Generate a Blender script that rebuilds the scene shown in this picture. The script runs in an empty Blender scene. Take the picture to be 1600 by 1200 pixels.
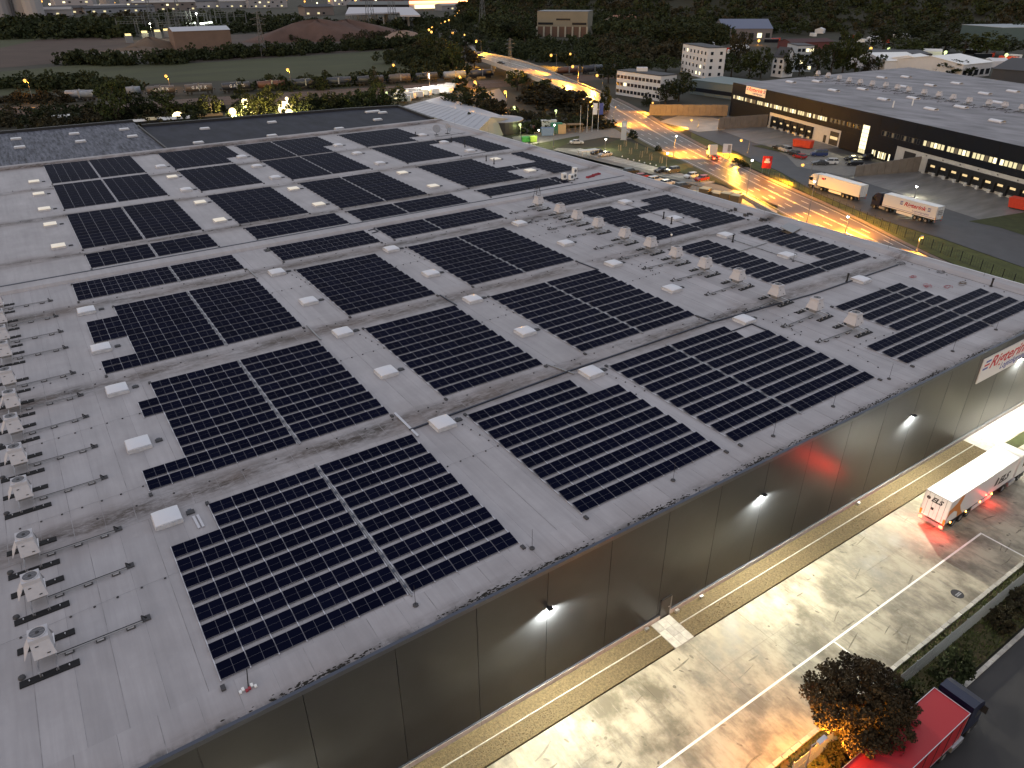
import bpy, math, random
import numpy as np
from mathutils import Matrix, Vector
random.seed(7)
RNG = np.random.default_rng(11)
SC = bpy.context.scene
COL = SC.collection
R = math.radians

# ---------------------------------------------------------------- camera
cam = bpy.data.objects.new('camera', bpy.data.cameras.new('camera'))
COL.objects.link(cam)
cam.data.sensor_width = 36.0
cam.data.lens = 25.325
cam.data.clip_start = 1.0
cam.data.clip_end = 15000.0
_y, _p, _r = 0.58933, 0.51061, -0.00358
_f = Vector((math.cos(_p) * math.sin(_y), math.cos(_p) * math.cos(_y), -math.sin(_p)))
_x = Vector((math.cos(_y), -math.sin(_y), 0.0))
_u = _x.cross(_f)
_c, _s = math.cos(_r), math.sin(_r)
_x, _u = _c * _x + _s * _u, -_s * _x + _c * _u
cam.matrix_world = Matrix(((_x.x, _u.x, -_f.x, -1.547), (_x.y, _u.y, -_f.y, -50.48), (_x.z, _u.z, -_f.z, 48.386), (0, 0, 0, 1)))
SC.camera = cam

# ---------------------------------------------------------------- sky, sun, exposure
SUN_EL, SUN_AZ = R(4.0), R(250.0)
world = bpy.data.worlds.new('World')
SC.world = world
world.use_nodes = True
wn = world.node_tree
bg = wn.nodes['Background']
sky = wn.nodes.new('ShaderNodeTexSky')
sky.sky_type = 'NISHITA'
sky.sun_disc = False
sky.sun_elevation = SUN_EL
sky.sun_rotation = SUN_AZ
sky.air_density = 1.0
sky.dust_density = 1.5
sky.ozone_density = 1.0
# thin even dusk cloud over the clear sky, the same in every direction
cl = wn.nodes.new('ShaderNodeMix')
cl.data_type = 'RGBA'
cl.inputs[0].default_value = 0.55
cl.inputs[7].default_value = (2.75, 2.62, 2.85, 1)
wn.links.new(sky.outputs[0], cl.inputs[6])
wn.links.new(cl.outputs[2], bg.inputs[0])
bg.inputs[1].default_value = 0.15
sun = bpy.data.objects.new('sun', bpy.data.lights.new('sun', 'SUN'))
COL.objects.link(sun)
sun.data.energy = 0.02
sun.data.color = (1.0, 0.8, 0.65)
sun.data.angle = R(30.0)
sun.rotation_euler = (R(90) - SUN_EL, 0.0, math.pi - SUN_AZ)
SC.view_settings.view_transform = 'Standard'
SC.view_settings.look = 'None'
SC.view_settings.exposure = 1.15
SC.view_settings.gamma = 1.0
SC.view_settings.use_curve_mapping = False

# ---------------------------------------------------------------- materials
MATS = {}

def node(nt, t, **kw):
    n = nt.nodes.new(t)
    for k, v in kw.items():
        setattr(n, k, v)
    return n

def mat(name, col, rough=0.7, metal=0.0, spec=0.5, ior=1.45, noise=0.0, scale=1.0, bump=0.0, bscale=None, rnd=0.0, stretch=None, col2=None, emit=None, estr=0.0, coat=0.0, alpha=None):
    """principled material, colour broken up by world-space noise"""
    if name in MATS:
        return MATS[name]
    m = bpy.data.materials.new(name)
    m.use_nodes = True
    nt = m.node_tree
    b = nt.nodes['Principled BSDF']
    b.inputs['Base Color'].default_value = (*col, 1)
    b.inputs['Roughness'].default_value = rough
    b.inputs['Metallic'].default_value = metal
    b.inputs['Specular IOR Level'].default_value = spec
    b.inputs['IOR'].default_value = ior
    b.inputs['Coat Weight'].default_value = coat
    L = nt.links.new
    csock = None
    geo = None
    if noise > 0 or bump > 0:
        geo = node(nt, 'ShaderNodeNewGeometry')
        vec = geo.outputs['Position']
        if stretch:
            mp = node(nt, 'ShaderNodeMapping')
            mp.inputs['Rotation'].default_value = (0, 0, stretch[3] if len(stretch) > 3 else 0)
            mp.inputs['Scale'].default_value = stretch[:3]
            L(vec, mp.inputs[0])
            vec = mp.outputs[0]
    if noise > 0:
        n = node(nt, 'ShaderNodeTexNoise')
        n.inputs['Scale'].default_value = scale
        n.inputs['Detail'].default_value = 6
        n.inputs['Roughness'].default_value = 0.62
        L(vec, n.inputs['Vector'])
        rp = node(nt, 'ShaderNodeValToRGB')
        rp.color_ramp.elements[0].position = 0.3
        rp.color_ramp.elements[1].position = 0.7
        c2 = col2 or tuple(c * (1 - noise) for c in col)
        c1 = col if col2 else tuple(min(1, c * (1 + noise * 0.6)) for c in col)
        rp.color_ramp.elements[0].color = (*c2, 1)
        rp.color_ramp.elements[1].color = (*c1, 1)
        L(n.outputs['Fac'], rp.inputs[0])
        csock = rp.outputs[0]
    if rnd > 0:
        oi = node(nt, 'ShaderNodeObjectInfo')
        mr = node(nt, 'ShaderNodeMapRange')
        mr.inputs[3].default_value = 1 - rnd
        mr.inputs[4].default_value = 1 + rnd
        L(oi.outputs['Random'], mr.inputs[0])
        hs = node(nt, 'ShaderNodeHueSaturation')
        if csock:
            L(csock, hs.inputs['Color'])
        else:
            hs.inputs['Color'].default_value = (*col, 1)
        L(mr.outputs[0], hs.inputs['Value'])
        csock = hs.outputs[0]
    if csock:
        L(csock, b.inputs['Base Color'])
    if bump > 0:
        n2 = node(nt, 'ShaderNodeTexNoise')
        n2.inputs['Scale'].default_value = bscale or scale * 6
        n2.inputs['Detail'].default_value = 4
        L(vec, n2.inputs['Vector'])
        bp = node(nt, 'ShaderNodeBump')
        bp.inputs['Strength'].default_value = bump
        bp.inputs['Distance'].default_value = 0.05
        L(n2.outputs['Fac'], bp.inputs['Height'])
        L(bp.outputs[0], b.inputs['Normal'])
    if emit:
        b.inputs['Emission Color'].default_value = (*emit, 1)
        b.inputs['Emission Strength'].default_value = estr
    MATS[name] = m
    return m

def glow(name, col, s):
    return mat(name, (0.02, 0.02, 0.02), 0.5, emit=col, estr=s)

# ---------------------------------------------------------------- mesh helpers
class MB:
    def __init__(self):
        self.v, self.f, self.m = [], [], []

    def add(self, vs, fs, m):
        o = len(self.v)
        self.v += [tuple(p) for p in vs]
        for f in fs:
            self.f.append(tuple(i + o for i in f))
            self.m.append(m)
        return self

    def box(self, x0, y0, z0, x1, y1, z1, m):
        vs = [(x0, y0, z0), (x1, y0, z0), (x1, y1, z0), (x0, y1, z0), (x0, y0, z1), (x1, y0, z1), (x1, y1, z1), (x0, y1, z1)]
        return self.add(vs, [(0, 3, 2, 1), (4, 5, 6, 7), (0, 1, 5, 4), (1, 2, 6, 5), (2, 3, 7, 6), (3, 0, 4, 7)], m)

    def prism(self, poly, z0, z1, m):
        n = len(poly)
        a = sum(poly[i][0] * poly[(i + 1) % n][1] - poly[(i + 1) % n][0] * poly[i][1] for i in range(n))
        if a < 0:
            poly = poly[::-1]
        vs = [(p[0], p[1], z0) for p in poly] + [(p[0], p[1], z1) for p in poly]
        fs = [tuple(range(n))[::-1], tuple(range(n, 2 * n))] + [(i, (i + 1) % n, n + (i + 1) % n, n + i) for i in range(n)]
        return self.add(vs, fs, m)

    def extr(self, poly, ax, a, b, m):
        """polygon in the plane across axis ax ('x': (y,z), 'y': (x,z)) pulled from a to b"""
        n = len(poly)
        if ax == 'y':
            vs = [(p[0], a, p[1]) for p in poly] + [(p[0], b, p[1]) for p in poly]
        else:
            vs = [(a, p[0], p[1]) for p in poly] + [(b, p[0], p[1]) for p in poly]
        fs = [tuple(range(n)), tuple(range(n, 2 * n))[::-1]] + [(i, n + i, n + (i + 1) % n, (i + 1) % n) for i in range(n)]
        return self.add(vs, fs, m)

    def cyl(self, p, q, r0, r1, n, m, caps=True):
        p, q = Vector(p), Vector(q)
        d = (q - p).normalized()
        a = d.orthogonal().normalized()
        b = d.cross(a)
        vs = []
        for c, r in ((p, r0), (q, r1)):
            for i in range(n):
                t = 2 * math.pi * i / n
                vs.append(c + r * (math.cos(t) * a + math.sin(t) * b))
        fs = [(i, (i + 1) % n, n + (i + 1) % n, n + i) for i in range(n)]
        if caps:
            fs += [tuple(range(n))[::-1], tuple(range(n, 2 * n))]
        return self.add(vs, fs, m)

    def lathe(self, prof, n, c, m):
        vs, fs = [], []
        for r, z in prof:
            for i in range(n):
                t = 2 * math.pi * i / n
                vs.append((c[0] + r * math.cos(t), c[1] + r * math.sin(t), c[2] + z))
        k = len(prof)
        for j in range(k - 1):
            for i in range(n):
                fs.append((j * n + i, j * n + (i + 1) % n, (j + 1) * n + (i + 1) % n, (j + 1) * n + i))
        fs += [tuple(range(n))[::-1], tuple(range((k - 1) * n, k * n))]
        return self.add(vs, fs, m)

    def ball(self, c, r, m, n=8):
        return self.lathe([(r * math.sin(math.pi * j / 6) + 1e-4, -r * math.cos(math.pi * j / 6)) for j in range(7)], n, c, m)

    def mesh(self, name, smooth=False):
        me = bpy.data.meshes.new(name)
        me.from_pydata(self.v, [], self.f)
        ms = []
        for m in self.m:
            if m not in ms:
                ms.append(m)
        for m in ms:
            me.materials.append(m)
        me.polygons.foreach_set('material_index', [ms.index(m) for m in self.m])
        if smooth:
            me.polygons.foreach_set('use_smooth', [True] * len(self.f))
        me.update()
        return me

    def ob(self, name, parent=None, loc=(0, 0, 0), rz=0.0, smooth=False, **props):
        return link(name, self.mesh(name, smooth), parent, loc, rz, **props)

def link(name, me, parent=None, loc=(0, 0, 0), rz=0.0, **props):
    o = bpy.data.objects.new(name, me)
    COL.objects.link(o)
    o.location = loc
    o.rotation_euler = (0, 0, rz)
    o.parent = parent
    for k, v in props.items():
        o[k] = v
    return o

def thing(name, label, cat, loc=(0, 0, 0), rz=0.0, group=None):
    o = link(name, None, None, loc, rz, label=label, category=cat)
    if group:
        o['group'] = group
    return o

def tag(o, label, cat, group=None):
    o['label'] = label
    o['category'] = cat
    if group:
        o['group'] = group
    return o

def struct(o):
    o['kind'] = 'structure'
    return o

def copy_tree(o, loc=None, rz=None, label=None, scale=None, parent=None):
    c = o.copy()
    COL.objects.link(c)
    if parent is not None:
        c.parent = parent
    if loc is not None:
        c.location = loc
    if rz is not None:
        c.rotation_euler = (0, 0, rz)
    if scale is not None:
        c.scale = scale
    if label:
        c['label'] = label
    for ch in KIDS.get(o.name, []) or list(o.children):
        copy_tree(ch, parent=c)
    return c
KIDS = {}

def sheet(name, poly, z, m, **kw):
    me = bpy.data.meshes.new(name)
    me.from_pydata([(p[0], p[1], z) for p in poly], [], [tuple(range(len(poly)))])
    me.materials.append(m)
    me.update()
    if me.polygons[0].normal.z < 0:
        me.flip_normals()
    return link(name, me, **kw)

def strip(name, left, right, z, m, **kw):
    """ribbon between two polylines of equal length; points may carry their own height"""
    vs = [(p[0], p[1], p[2] if len(p) > 2 else z) for p in left] + [(p[0], p[1], p[2] if len(p) > 2 else z) for p in right]
    n = len(left)
    me = bpy.data.meshes.new(name)
    me.from_pydata(vs, [], [(i, n + i, n + i + 1, i + 1) for i in range(n - 1)])
    me.materials.append(m)
    me.update()
    if me.polygons[0].normal.z < 0:
        me.flip_normals()
    return link(name, me, **kw)

def text_geo(txt, size, shear=0.0, bold=0.0, ext=0.004, squeeze=1.0):
    cu = bpy.data.curves.new('lettering', 'FONT')
    cu.body = txt
    cu.size = size
    cu.shear = shear
    cu.offset = bold
    cu.extrude = ext
    cu.resolution_u = 3
    o = bpy.data.objects.new('lettering', cu)
    COL.objects.link(o)
    dg = bpy.context.evaluated_depsgraph_get()
    me = bpy.data.meshes.new_from_object(o.evaluated_get(dg))
    bpy.data.objects.remove(o)
    bpy.data.curves.remove(cu)
    vs = [(v.co.x * squeeze, v.co.y, v.co.z) for v in me.vertices]
    fs = [tuple(p.vertices) for p in me.polygons]
    bpy.data.meshes.remove(me)
    w = max(v[0] for v in vs) - min(v[0] for v in vs)
    return vs, fs, w

def lettering(txt, size, org, right, up, m, parent, width=None, shear=0.0, bold=0.0, name='lettering'):
    """writing laid out from org along right / up, fitted to a width"""
    vs, fs, w = text_geo(txt, size, shear, bold)
    k = width / w if width else 1.0
    o, r, u = Vector(org), Vector(right), Vector(up)
    n = r.cross(u)
    mb = MB()
    mb.add([o + r * (v[0] * k) + u * v[1] + n * (v[2] + 0.006) for v in vs], fs, m)
    return mb.ob(name, parent)

def nth(i):
    i += 1
    return '%d%s' % (i, 'th' if 10 < i % 100 < 14 else {1: 'st', 2: 'nd', 3: 'rd'}.get(i % 10, 'th'))

def ordinal(i):
    return ['first', 'second', 'third', 'fourth', 'fifth', 'sixth', 'seventh', 'eighth', 'ninth', 'tenth', 'eleventh', 'twelfth', 'thirteenth', 'fourteenth', 'fifteenth', 'sixteenth'][i]

def lamp_light(kind, energy, col, parent, loc, radius=0.15, spot=None, rot=None, blend=0.4):
    l = bpy.data.lights.new('lamp_light', kind)
    l.energy = energy
    l.color = col
    l.shadow_soft_size = radius
    if spot:
        l.spot_size = spot
        l.spot_blend = blend
    o = bpy.data.objects.new('lamp_light', l)
    COL.objects.link(o)
    o.location = loc
    if rot:
        o.rotation_euler = rot
    o.parent = parent
    return o

# ---------------------------------------------------------------- the shared palette
M_white = mat('white_paint', (0.75, 0.75, 0.73), 0.45, noise=0.08, scale=0.8)
M_black = mat('black_rubber', (0.012, 0.012, 0.013), 0.7)
M_dark = mat('dark_metal', (0.03, 0.03, 0.033), 0.5, 0.3)
M_grey = mat('grey_metal', (0.28, 0.28, 0.29), 0.45, 0.6)
M_alu = mat('aluminium', (0.62, 0.62, 0.64), 0.35, 0.9)
M_conc = mat('pale_concrete', (0.36, 0.34, 0.32), 0.85, noise=0.25, scale=1.2, bump=0.2)
M_glass = mat('dark_glass', (0.01, 0.012, 0.015), 0.05, spec=0.8)
SODIUM = (1.0, 0.38, 0.035)
M_sodium = glow('sodium_lamp', (1.0, 0.46, 0.09), 0.95)
M_led = glow('white_lamp', (1.0, 0.98, 0.85), 12.0)
M_greenl = glow('green_white_lamp', (0.8, 1.0, 0.4), 0.8)
M_red = glow('red_tail_light', (1.0, 0.05, 0.02), 12.0)
M_amber = glow('amber_marker', (1.0, 0.4, 0.05), 14.0)
M_head = glow('head_light', (1.0, 0.95, 0.8), 60.0)

# ================================================================ MAIN WAREHOUSE
RZ = 12.46
def roof_material(name, base, dirt, rnd):
    m = bpy.data.materials.new(name)
    m.use_nodes = True
    nt = m.node_tree
    L = nt.links.new
    b = nt.nodes['Principled BSDF']
    b.inputs['Roughness'].default_value = 0.62
    b.inputs['Specular IOR Level'].default_value = 0.35
    geo = node(nt, 'ShaderNodeNewGeometry')
    sep = node(nt, 'ShaderNodeSeparateXYZ')
    L(geo.outputs['Position'], sep.inputs[0])
    def math_(op, a, v=None, **kw):
        n = node(nt, 'ShaderNodeMath', operation=op)
        for i, s in enumerate((a, v)):
            if s is None:
                continue
            if isinstance(s, (int, float)):
                n.inputs[i].default_value = s
            else:
                L(s, n.inputs[i])
        return n.outputs[0]
    def noise(scale, detail=5, stretch=None, rough=0.6):
        v = geo.outputs['Position']
        if stretch:
            mp = node(nt, 'ShaderNodeMapping')
            mp.inputs['Scale'].default_value = stretch
            L(v, mp.inputs[0])
            v = mp.outputs[0]
        n = node(nt, 'ShaderNodeTexNoise')
        n.inputs['Scale'].default_value = scale
        n.inputs['Detail'].default_value = detail
        n.inputs['Roughness'].default_value = rough
        L(v, n.inputs['Vector'])
        return n.outputs['Fac']
    def ramp(s, a, c):
        n = node(nt, 'ShaderNodeMapRange')
        n.clamp = True
        n.inputs[1].default_value = a
        n.inputs[2].default_value = c
        L(s, n.inputs[0])
        return n.outputs[0]
    def mix(f, a, c):
        n = node(nt, 'ShaderNodeMix', data_type='RGBA')
        if isinstance(f, float):
            n.inputs[0].default_value = f
        else:
            L(f, n.inputs[0])
        for i, s in ((6, a), (7, c)):
            if isinstance(s, tuple):
                n.inputs[i].default_value = (*s, 1)
            else:
                L(s, n.inputs[i])
        return n.outputs[2]
    col = mix(ramp(noise(0.22, 6), 0.3, 0.72), tuple(c * 0.84 for c in base), tuple(min(1, c * 1.1) for c in base))
    # weathering streaks running with the fall of the roof
    st = ramp(noise(1.0, 4, (1.3, 0.1, 1)), 0.42, 0.8)
    col = mix(math_('MULTIPLY', st, 0.55), col, tuple(c * 0.66 for c in base))
    st2 = ramp(noise(1.0, 3, (3.4, 0.16, 1)), 0.46, 0.72)
    col = mix(math_('MULTIPLY', st2, 0.25), col, tuple(c * 0.7 for c in base))
    # pale scuffs
    sc = ramp(noise(0.6, 8, (1, 1, 1), 0.75), 0.6, 0.78)
    col = mix(math_('MULTIPLY', sc, 0.3), col, tuple(min(1, c * 1.25) for c in base))
    # silt left standing along the gutters of the roof, one gutter every 23.7 m
    y0 = math_('ADD', sep.outputs['Y'], math_('MULTIPLY', math_('SUBTRACT', noise(0.12, 3), 0.5), 1.6))
    w = math_('ABSOLUTE', math_('SUBTRACT', math_('PINGPONG', math_('ADD', y0, 21.3), 11.85), 0.0))
    near = math_('SUBTRACT', 1.0, ramp(w, 0.2, 2.0))
    patch = ramp(noise(0.3, 6, (0.4, 1.2, 1), 0.7), 0.36, 0.54)
    fine = ramp(noise(2.2, 6, (0.5, 1.3, 1), 0.75), 0.34, 0.56)
    col = mix(math_('MULTIPLY', math_('MULTIPLY', near, patch), math_('ADD', math_('MULTIPLY', fine, 0.8), 0.25)), col, dirt)
    broad = math_('SUBTRACT', 1.0, ramp(w, 0.2, 4.0))
    col = mix(math_('MULTIPLY', math_('MULTIPLY', broad, ramp(noise(0.15, 4), 0.35, 0.65)), 0.5), col, (0.2, 0.155, 0.135))
    # grime along the front gutter
    eg = math_('SUBTRACT', 1.0, ramp(math_('ADD', sep.outputs['Y'], math_('MULTIPLY', noise(0.8, 5), 1.2)), -20.0, -19.2))
    col = mix(math_('MULTIPLY', eg, ramp(noise(0.35, 6, (1, 0.3, 1), 0.7), 0.48, 0.6)), col, (0.03, 0.027, 0.025))
    if rnd:
        oi = node(nt, 'ShaderNodeObjectInfo')
        mr = node(nt, 'ShaderNodeMapRange')
        mr.inputs[3].default_value = 1 - rnd
        mr.inputs[4].default_value = 1 + rnd
        L(oi.outputs['Random'], mr.inputs[0])
        hs = node(nt, 'ShaderNodeHueSaturation')
        L(col, hs.inputs['Color'])
        L(mr.outputs[0], hs.inputs['Value'])
        col = hs.outputs[0]
    L(col, b.inputs['Base Color'])
    L(math_('ADD', math_('MULTIPLY', noise(0.25, 4), 0.3), 0.42), b.inputs['Roughness'])
    bp = node(nt, 'ShaderNodeBump')
    bp.inputs['Strength'].default_value = 0.25
    bp.inputs['Distance'].default_value = 0.03
    L(noise(1.6, 5), bp.inputs['Height'])
    L(bp.outputs[0], b.inputs['Normal'])
    return m

M_roof = roof_material('roof_membrane', (0.375, 0.36, 0.372), (0.04, 0.031, 0.026), 0.06)
M_wallpanel = mat('bronze_cladding', (0.031, 0.034, 0.041), 0.3, 0.35, noise=0.12, scale=0.5, bump=0.05, bscale=1.2, rnd=0.06)
M_trim = mat('blue_grey_trim', (0.075, 0.085, 0.11), 0.4, 0.5)
M_plinth = mat('plinth_concrete', (0.36, 0.33, 0.32), 0.8, noise=0.2, scale=2)

wh = thing('main_warehouse', 'long dark clad warehouse with a pale flat roof carrying the solar arrays', 'warehouse')
mb = MB()
mb.box(-62, -20.3, 0, 105, 147.3, RZ - 0.35, M_wallpanel)
mb.ob('wall', wh)
# roof membrane: sheets welded side by side, each a strip about two metres wide
M_lap = mat('membrane_lap', (0.27, 0.258, 0.265), 0.7, noise=0.4, scale=0.8)
SH = MB().box(0, 0, -0.3, 2.12, 1, 0, M_roof).box(0.0, 0.0005, 0.0, 0.045, 0.9995, 0.0035, M_lap).mesh('membrane_sheet')
bounds = [(-20.36, -17.6), (-17.6, 0.9), (0.9, 30.0), (30.0, 60.2)]
k = 0
for bi, (ya, yb) in enumerate(bounds):
    x = -33.0 + (0.7 if bi % 2 else 0)
    while x < 101.9:
        o = link('membrane_sheet', SH, wh, (x, ya, RZ - 0.004 * (k % 2) - 0.008 * (bi % 2)))
        o.scale = (min(1.0, (102.3 - x) / 2.12), yb - ya, 1)
        x += 2.1
        k += 1
mb = MB()
mb.box(-62, -20.36, RZ - 0.34, -33.01, 60.2, RZ - 0.006, M_roof)
mb.box(-62, 62.9, RZ - 0.34, 102.3, 144.7, RZ, M_roof)
mb.ob('roof_deck', wh)
# fire wall band between the two halves
mb = MB()
mb.extr([(60.2, RZ - 0.2), (60.21, RZ + 0.02), (60.5, RZ + 0.38), (62.6, RZ + 0.42), (62.6, RZ - 0.2)], 'x', -62, 102.3, M_roof)
mb.box(-62, 62.6, RZ - 0.2, 102.3, 62.86, RZ + 0.5, M_trim)
mb.ob('fire_wall', wh)
# parapets
mb = MB()
mb.extr([(144.7, RZ - 0.2), (144.71, RZ + 0.02), (145.4, RZ + 0.5), (147.0, RZ + 0.55), (147.0, RZ - 0.2)], 'x', -62, 105.0, M_roof)
mb.extr([(102.3, RZ - 0.2), (102.31, RZ + 0.01), (103.3, RZ + 0.38), (104.8, RZ + 0.44), (104.8, RZ - 0.2)], 'y', -20.36, 144.69, M_roof)
mb.box(104.8, -20.36, RZ - 0.5, 105.02, 144.69, RZ + 0.5, M_alu)
mb.ob('parapet', wh)
MB().box(-62, -20.62, RZ - 0.3, 105.02, -20.37, RZ + 0.05, M_trim).ob('roof_edge_trim', wh)
# cladding, plinth
SEAM = 5.934
xs = [3.709 + SEAM * i for i in range(-8, 18)]
for i in range(len(xs) - 1):
    a, b = xs[i] + 0.02, min(xs[i + 1] - 0.02, 105.0)
    MB().box(a, -20.5, 0.62, b, -20.31, RZ - 0.3, M_wallpanel).ob('wall_panel', wh)
    segs = [(a, b)]
    if a < 34.3 < b:
        segs = [(a, 33.72), (34.92, b)]
    for s0, s1 in segs:
        MB().box(s0, -20.62, -0.2, s1, -20.31, 0.5, M_plinth).box(s0 - 0.02, -20.58, 0.5, s1 + 0.02, -20.31, 0.6, M_trim).ob('plinth', wh)
d = MB().box(33.78, -20.56, 0.02, 34.86, -20.5, 2.2, mat('door_paint', (0.05, 0.052, 0.055), 0.4)).ob('door', wh)
MB().box(34.66, -20.62, 1.0, 34.8, -20.56, 1.06, M_alu).ob('handle', d)
MB().box(33.66, -20.6, 0.0, 33.77, -20.5, 2.3, M_dark).box(34.87, -20.6, 0, 34.98, -20.5, 2.3, M_grey).box(33.66, -20.6, 2.21, 34.98, -20.5, 2.3, M_dark).ob('door_frame', wh)

# moss and blown debris lying along the gutter
vs, fs = [], []
for i in range(1500):
    cx = RNG.choice([5, 16.5, 22, 33, 44, 52, 57, 63, 71, 80, 92]) + RNG.normal(0, 1.9)
    cy = -20.32 + abs(RNG.normal(0, 0.2))
    r = RNG.uniform(0.015, 0.09)
    n = 5
    o = len(vs)
    for j in range(n):
        t = 2 * math.pi * j / n + RNG.uniform(0, 0.8)
        vs.append((cx + r * 1.8 * math.cos(t), cy + r * math.sin(t) * 0.8, RZ + 0.002))
    vs.append((cx, cy, RZ + 0.02 + r * 0.3))
    fs += [(o + j, o + (j + 1) % n, o + n) for j in range(n)]
me = bpy.data.meshes.new('roof_debris')
me.from_pydata(vs, [], fs)
me.materials.append(mat('moss_debris', (0.02, 0.018, 0.014), 0.95))
link('roof_debris', me, kind='stuff')

# ---------------------------------------------------------------- solar arrays
M_cell = mat('solar_cell', (0.0035, 0.0045, 0.0145), 0.16, spec=0.06, ior=1.18, rnd=0.15)
M_pframe = mat('panel_frame', (0.15, 0.15, 0.175), 0.45, 0.4)
M_pframe2 = mat('far_panel_frame', (0.1, 0.1, 0.115), 0.5, 0.3)
M_pline = mat('panel_busbar', (0.16, 0.16, 0.19), 0.45, 0.2)
PW, PD, TILT = 1.722, 1.2, R(8.0)
CT, ST = math.cos(TILT), math.sin(TILT)
def tilt(x, y, z):
    return (x, y * CT - z * ST, 0.09 + y * ST + z * CT)
def panel_geo(mb, x0, detail=True):
    def bx(a, b, c, d, z0, z1, m, top_only=False):
        vs = [tilt(x0 + p[0], p[1], p[2]) for p in ((a, b, z0), (c, b, z0), (c, d, z0), (a, d, z0), (a, b, z1), (c, b, z1), (c, d, z1), (a, d, z1))]
        fs = [(4, 5, 6, 7), (0, 1, 5, 4), (1, 2, 6, 5), (2, 3, 7, 6), (3, 0, 4, 7)]
        mb.add(vs, fs[:1] if top_only else fs, m)
    bx(0, 0, PW, PD, -0.035, 0.0, M_pframe if detail else M_pframe2)
    if detail:
        f, g, h = 0.02, 0.011, 0.006
        for (a, c) in ((f, PW / 2 - g), (PW / 2 + g, PW - f)):
            for (b, d) in ((f, PD / 2 - h), (PD / 2 + h, PD - f)):
                bx(a, b, c, d, 0, 0.003, M_cell, True)
    else:
        bx(0.022, 0.022, PW - 0.022, PD - 0.022, 0, 0.003, M_cell, True)
mbp = MB()
panel_geo(mbp, 0)
PANEL = mbp.mesh('solar_panel')
LP = 1.742
ROWMESH = {}
def row_mesh(n):
    if n not in ROWMESH:
        m_ = MB()
        for i in range(n):
            panel_geo(m_, i * LP, False)
        ROWMESH[n] = m_.mesh('panel_row')
    return ROWMESH[n]
M_rail = mat('rail_aluminium', (0.55, 0.55, 0.58), 0.4, 0.7)
RAIL = MB().box(-0.035, 0, 0.015, 0.035, 1, 0.075, M_rail).mesh('mounting_rail')
M_ballast = mat('ballast_block', (0.06, 0.06, 0.065), 0.9)
def array(label, u0, vtop, rows, pitch=1.766, aisle=None, north=False):
    n = len(rows)
    root = thing('solar_array', label, 'solar array', (u0, vtop, RZ), 0, 'solar arrays on the warehouse roof')
    def ux(c, right=False):
        return c * LP + (0.33 if aisle is not None and (c > aisle or (c == aisle and not right)) else 0)
    used = {}
    for r, spans in enumerate(rows):
        y = -r * pitch - 0.14 - PD * CT
        if isinstance(spans[0], int):
            spans = [spans]
        for a, b in spans:
            cuts = [(a, b)] if aisle is None or not (a < aisle < b) else [(a, aisle), (aisle, b)]
            for c0, c1 in cuts:
                if north:
                    link('panel_row', row_mesh(c1 - c0), root, (ux(c0), y, 0))
                else:
                    for c in range(c0, c1):
                        o = link('solar_panel', PANEL, root, (ux(c) + random.gauss(0, 0.002), y + random.gauss(0, 0.004), 0))
                        o.rotation_euler = (random.gauss(0, 0.004), random.gauss(0, 0.003), random.gauss(0, 0.001))
                for c in range(c0, c1 + 1):
                    xx = ux(c, c == c1) - 0.01
                    used.setdefault(round(xx, 2), []).append(r)
    for xx, rr in used.items():
        rr = sorted(set(rr))
        runs, s = [], rr[0]
        for i, r in enumerate(rr):
            if i + 1 == len(rr) or rr[i + 1] != r + 1:
                runs.append((s, r))
                if i + 1 < len(rr):
                    s = rr[i + 1]
        for s, e in runs:
            y1, y0 = -s * pitch + 0.12, -e * pitch - 0.14 - PD * CT - 0.1
            o = link('mounting_rail', RAIL, root, (xx, y0, 0))
            o.scale = (1, y1 - y0, 1)
    if aisle is not None and not north:
        tr = MB()
        x = aisle * LP + 0.155
        tr.box(x - 0.05, -n * pitch + 0.1, 0.02, x + 0.05, 0.5, 0.09, M_grey)
        for k in range(n * 2):
            yy = 0.2 - k * pitch * 0.5
            tr.box(x - 0.09, yy - 0.12, 0.09, x + 0.09, yy + 0.12 + 0.1 * (k % 2), 0.11, M_trim if k % 2 else M_grey)
        tr.ob('cable_tray', root)
    bb = MB()
    lo = rows[-1]
    lo = lo if isinstance(lo[0], int) else lo[0]
    hi = rows[0]
    hi = hi if isinstance(hi[0], int) else hi[0]
    for c, yy in ((ux(lo[0]), -n * pitch - 0.1), (ux(lo[1], True), -n * pitch - 0.05), (ux(hi[0]), 0.35)):
        bb.box(c - 0.16, yy - 0.3, 0, c + 0.1, yy + 0.1, 0.14, M_ballast)
    bb.ob('ballast', root)
    return root
Z2, Z5 = (0, 12), (2, 12)
array('nearest solar array, ten rows, its upper left corner missing, closest to the camera', 0, 0, [Z5] * 2 + [Z2] * 8, aisle=7)
array('solar array behind the nearest one, ragged left side stepping around two skylights', 0, 23.56, [Z5] * 2 + [(1, 12)] * 2 + [Z5] * 5 + [Z2] * 2, aisle=7)
array('solar array with three steps cut in its left side, third back along the left column', 0, 47.5, [Z5] * 2 + [Z2] * 4 + [Z5] * 3 + [Z2] * 2, aisle=7)
array('four row strip of panels at the left end, just before the roof fire wall', 0, 59.1, [Z2] * 4, aisle=7)
array('solar array by the front gutter with a two row notch at its upper right', 27.1, 0.05, [(0, 7)] * 2 + [(0, 9)] * 8)
array('narrow seven panel wide array in the middle of the near half, second from the gutter', 27.0, 23.5, [(0, 7)] * 11)
array('narrow seven panel wide array in the middle of the near half, third from the gutter', 27.0, 47.4, [(0, 7)] * 11)
array('short four row strip, second from the left, just before the roof fire wall', 26.8, 59.2, [(0, 9)] * 4)
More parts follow.
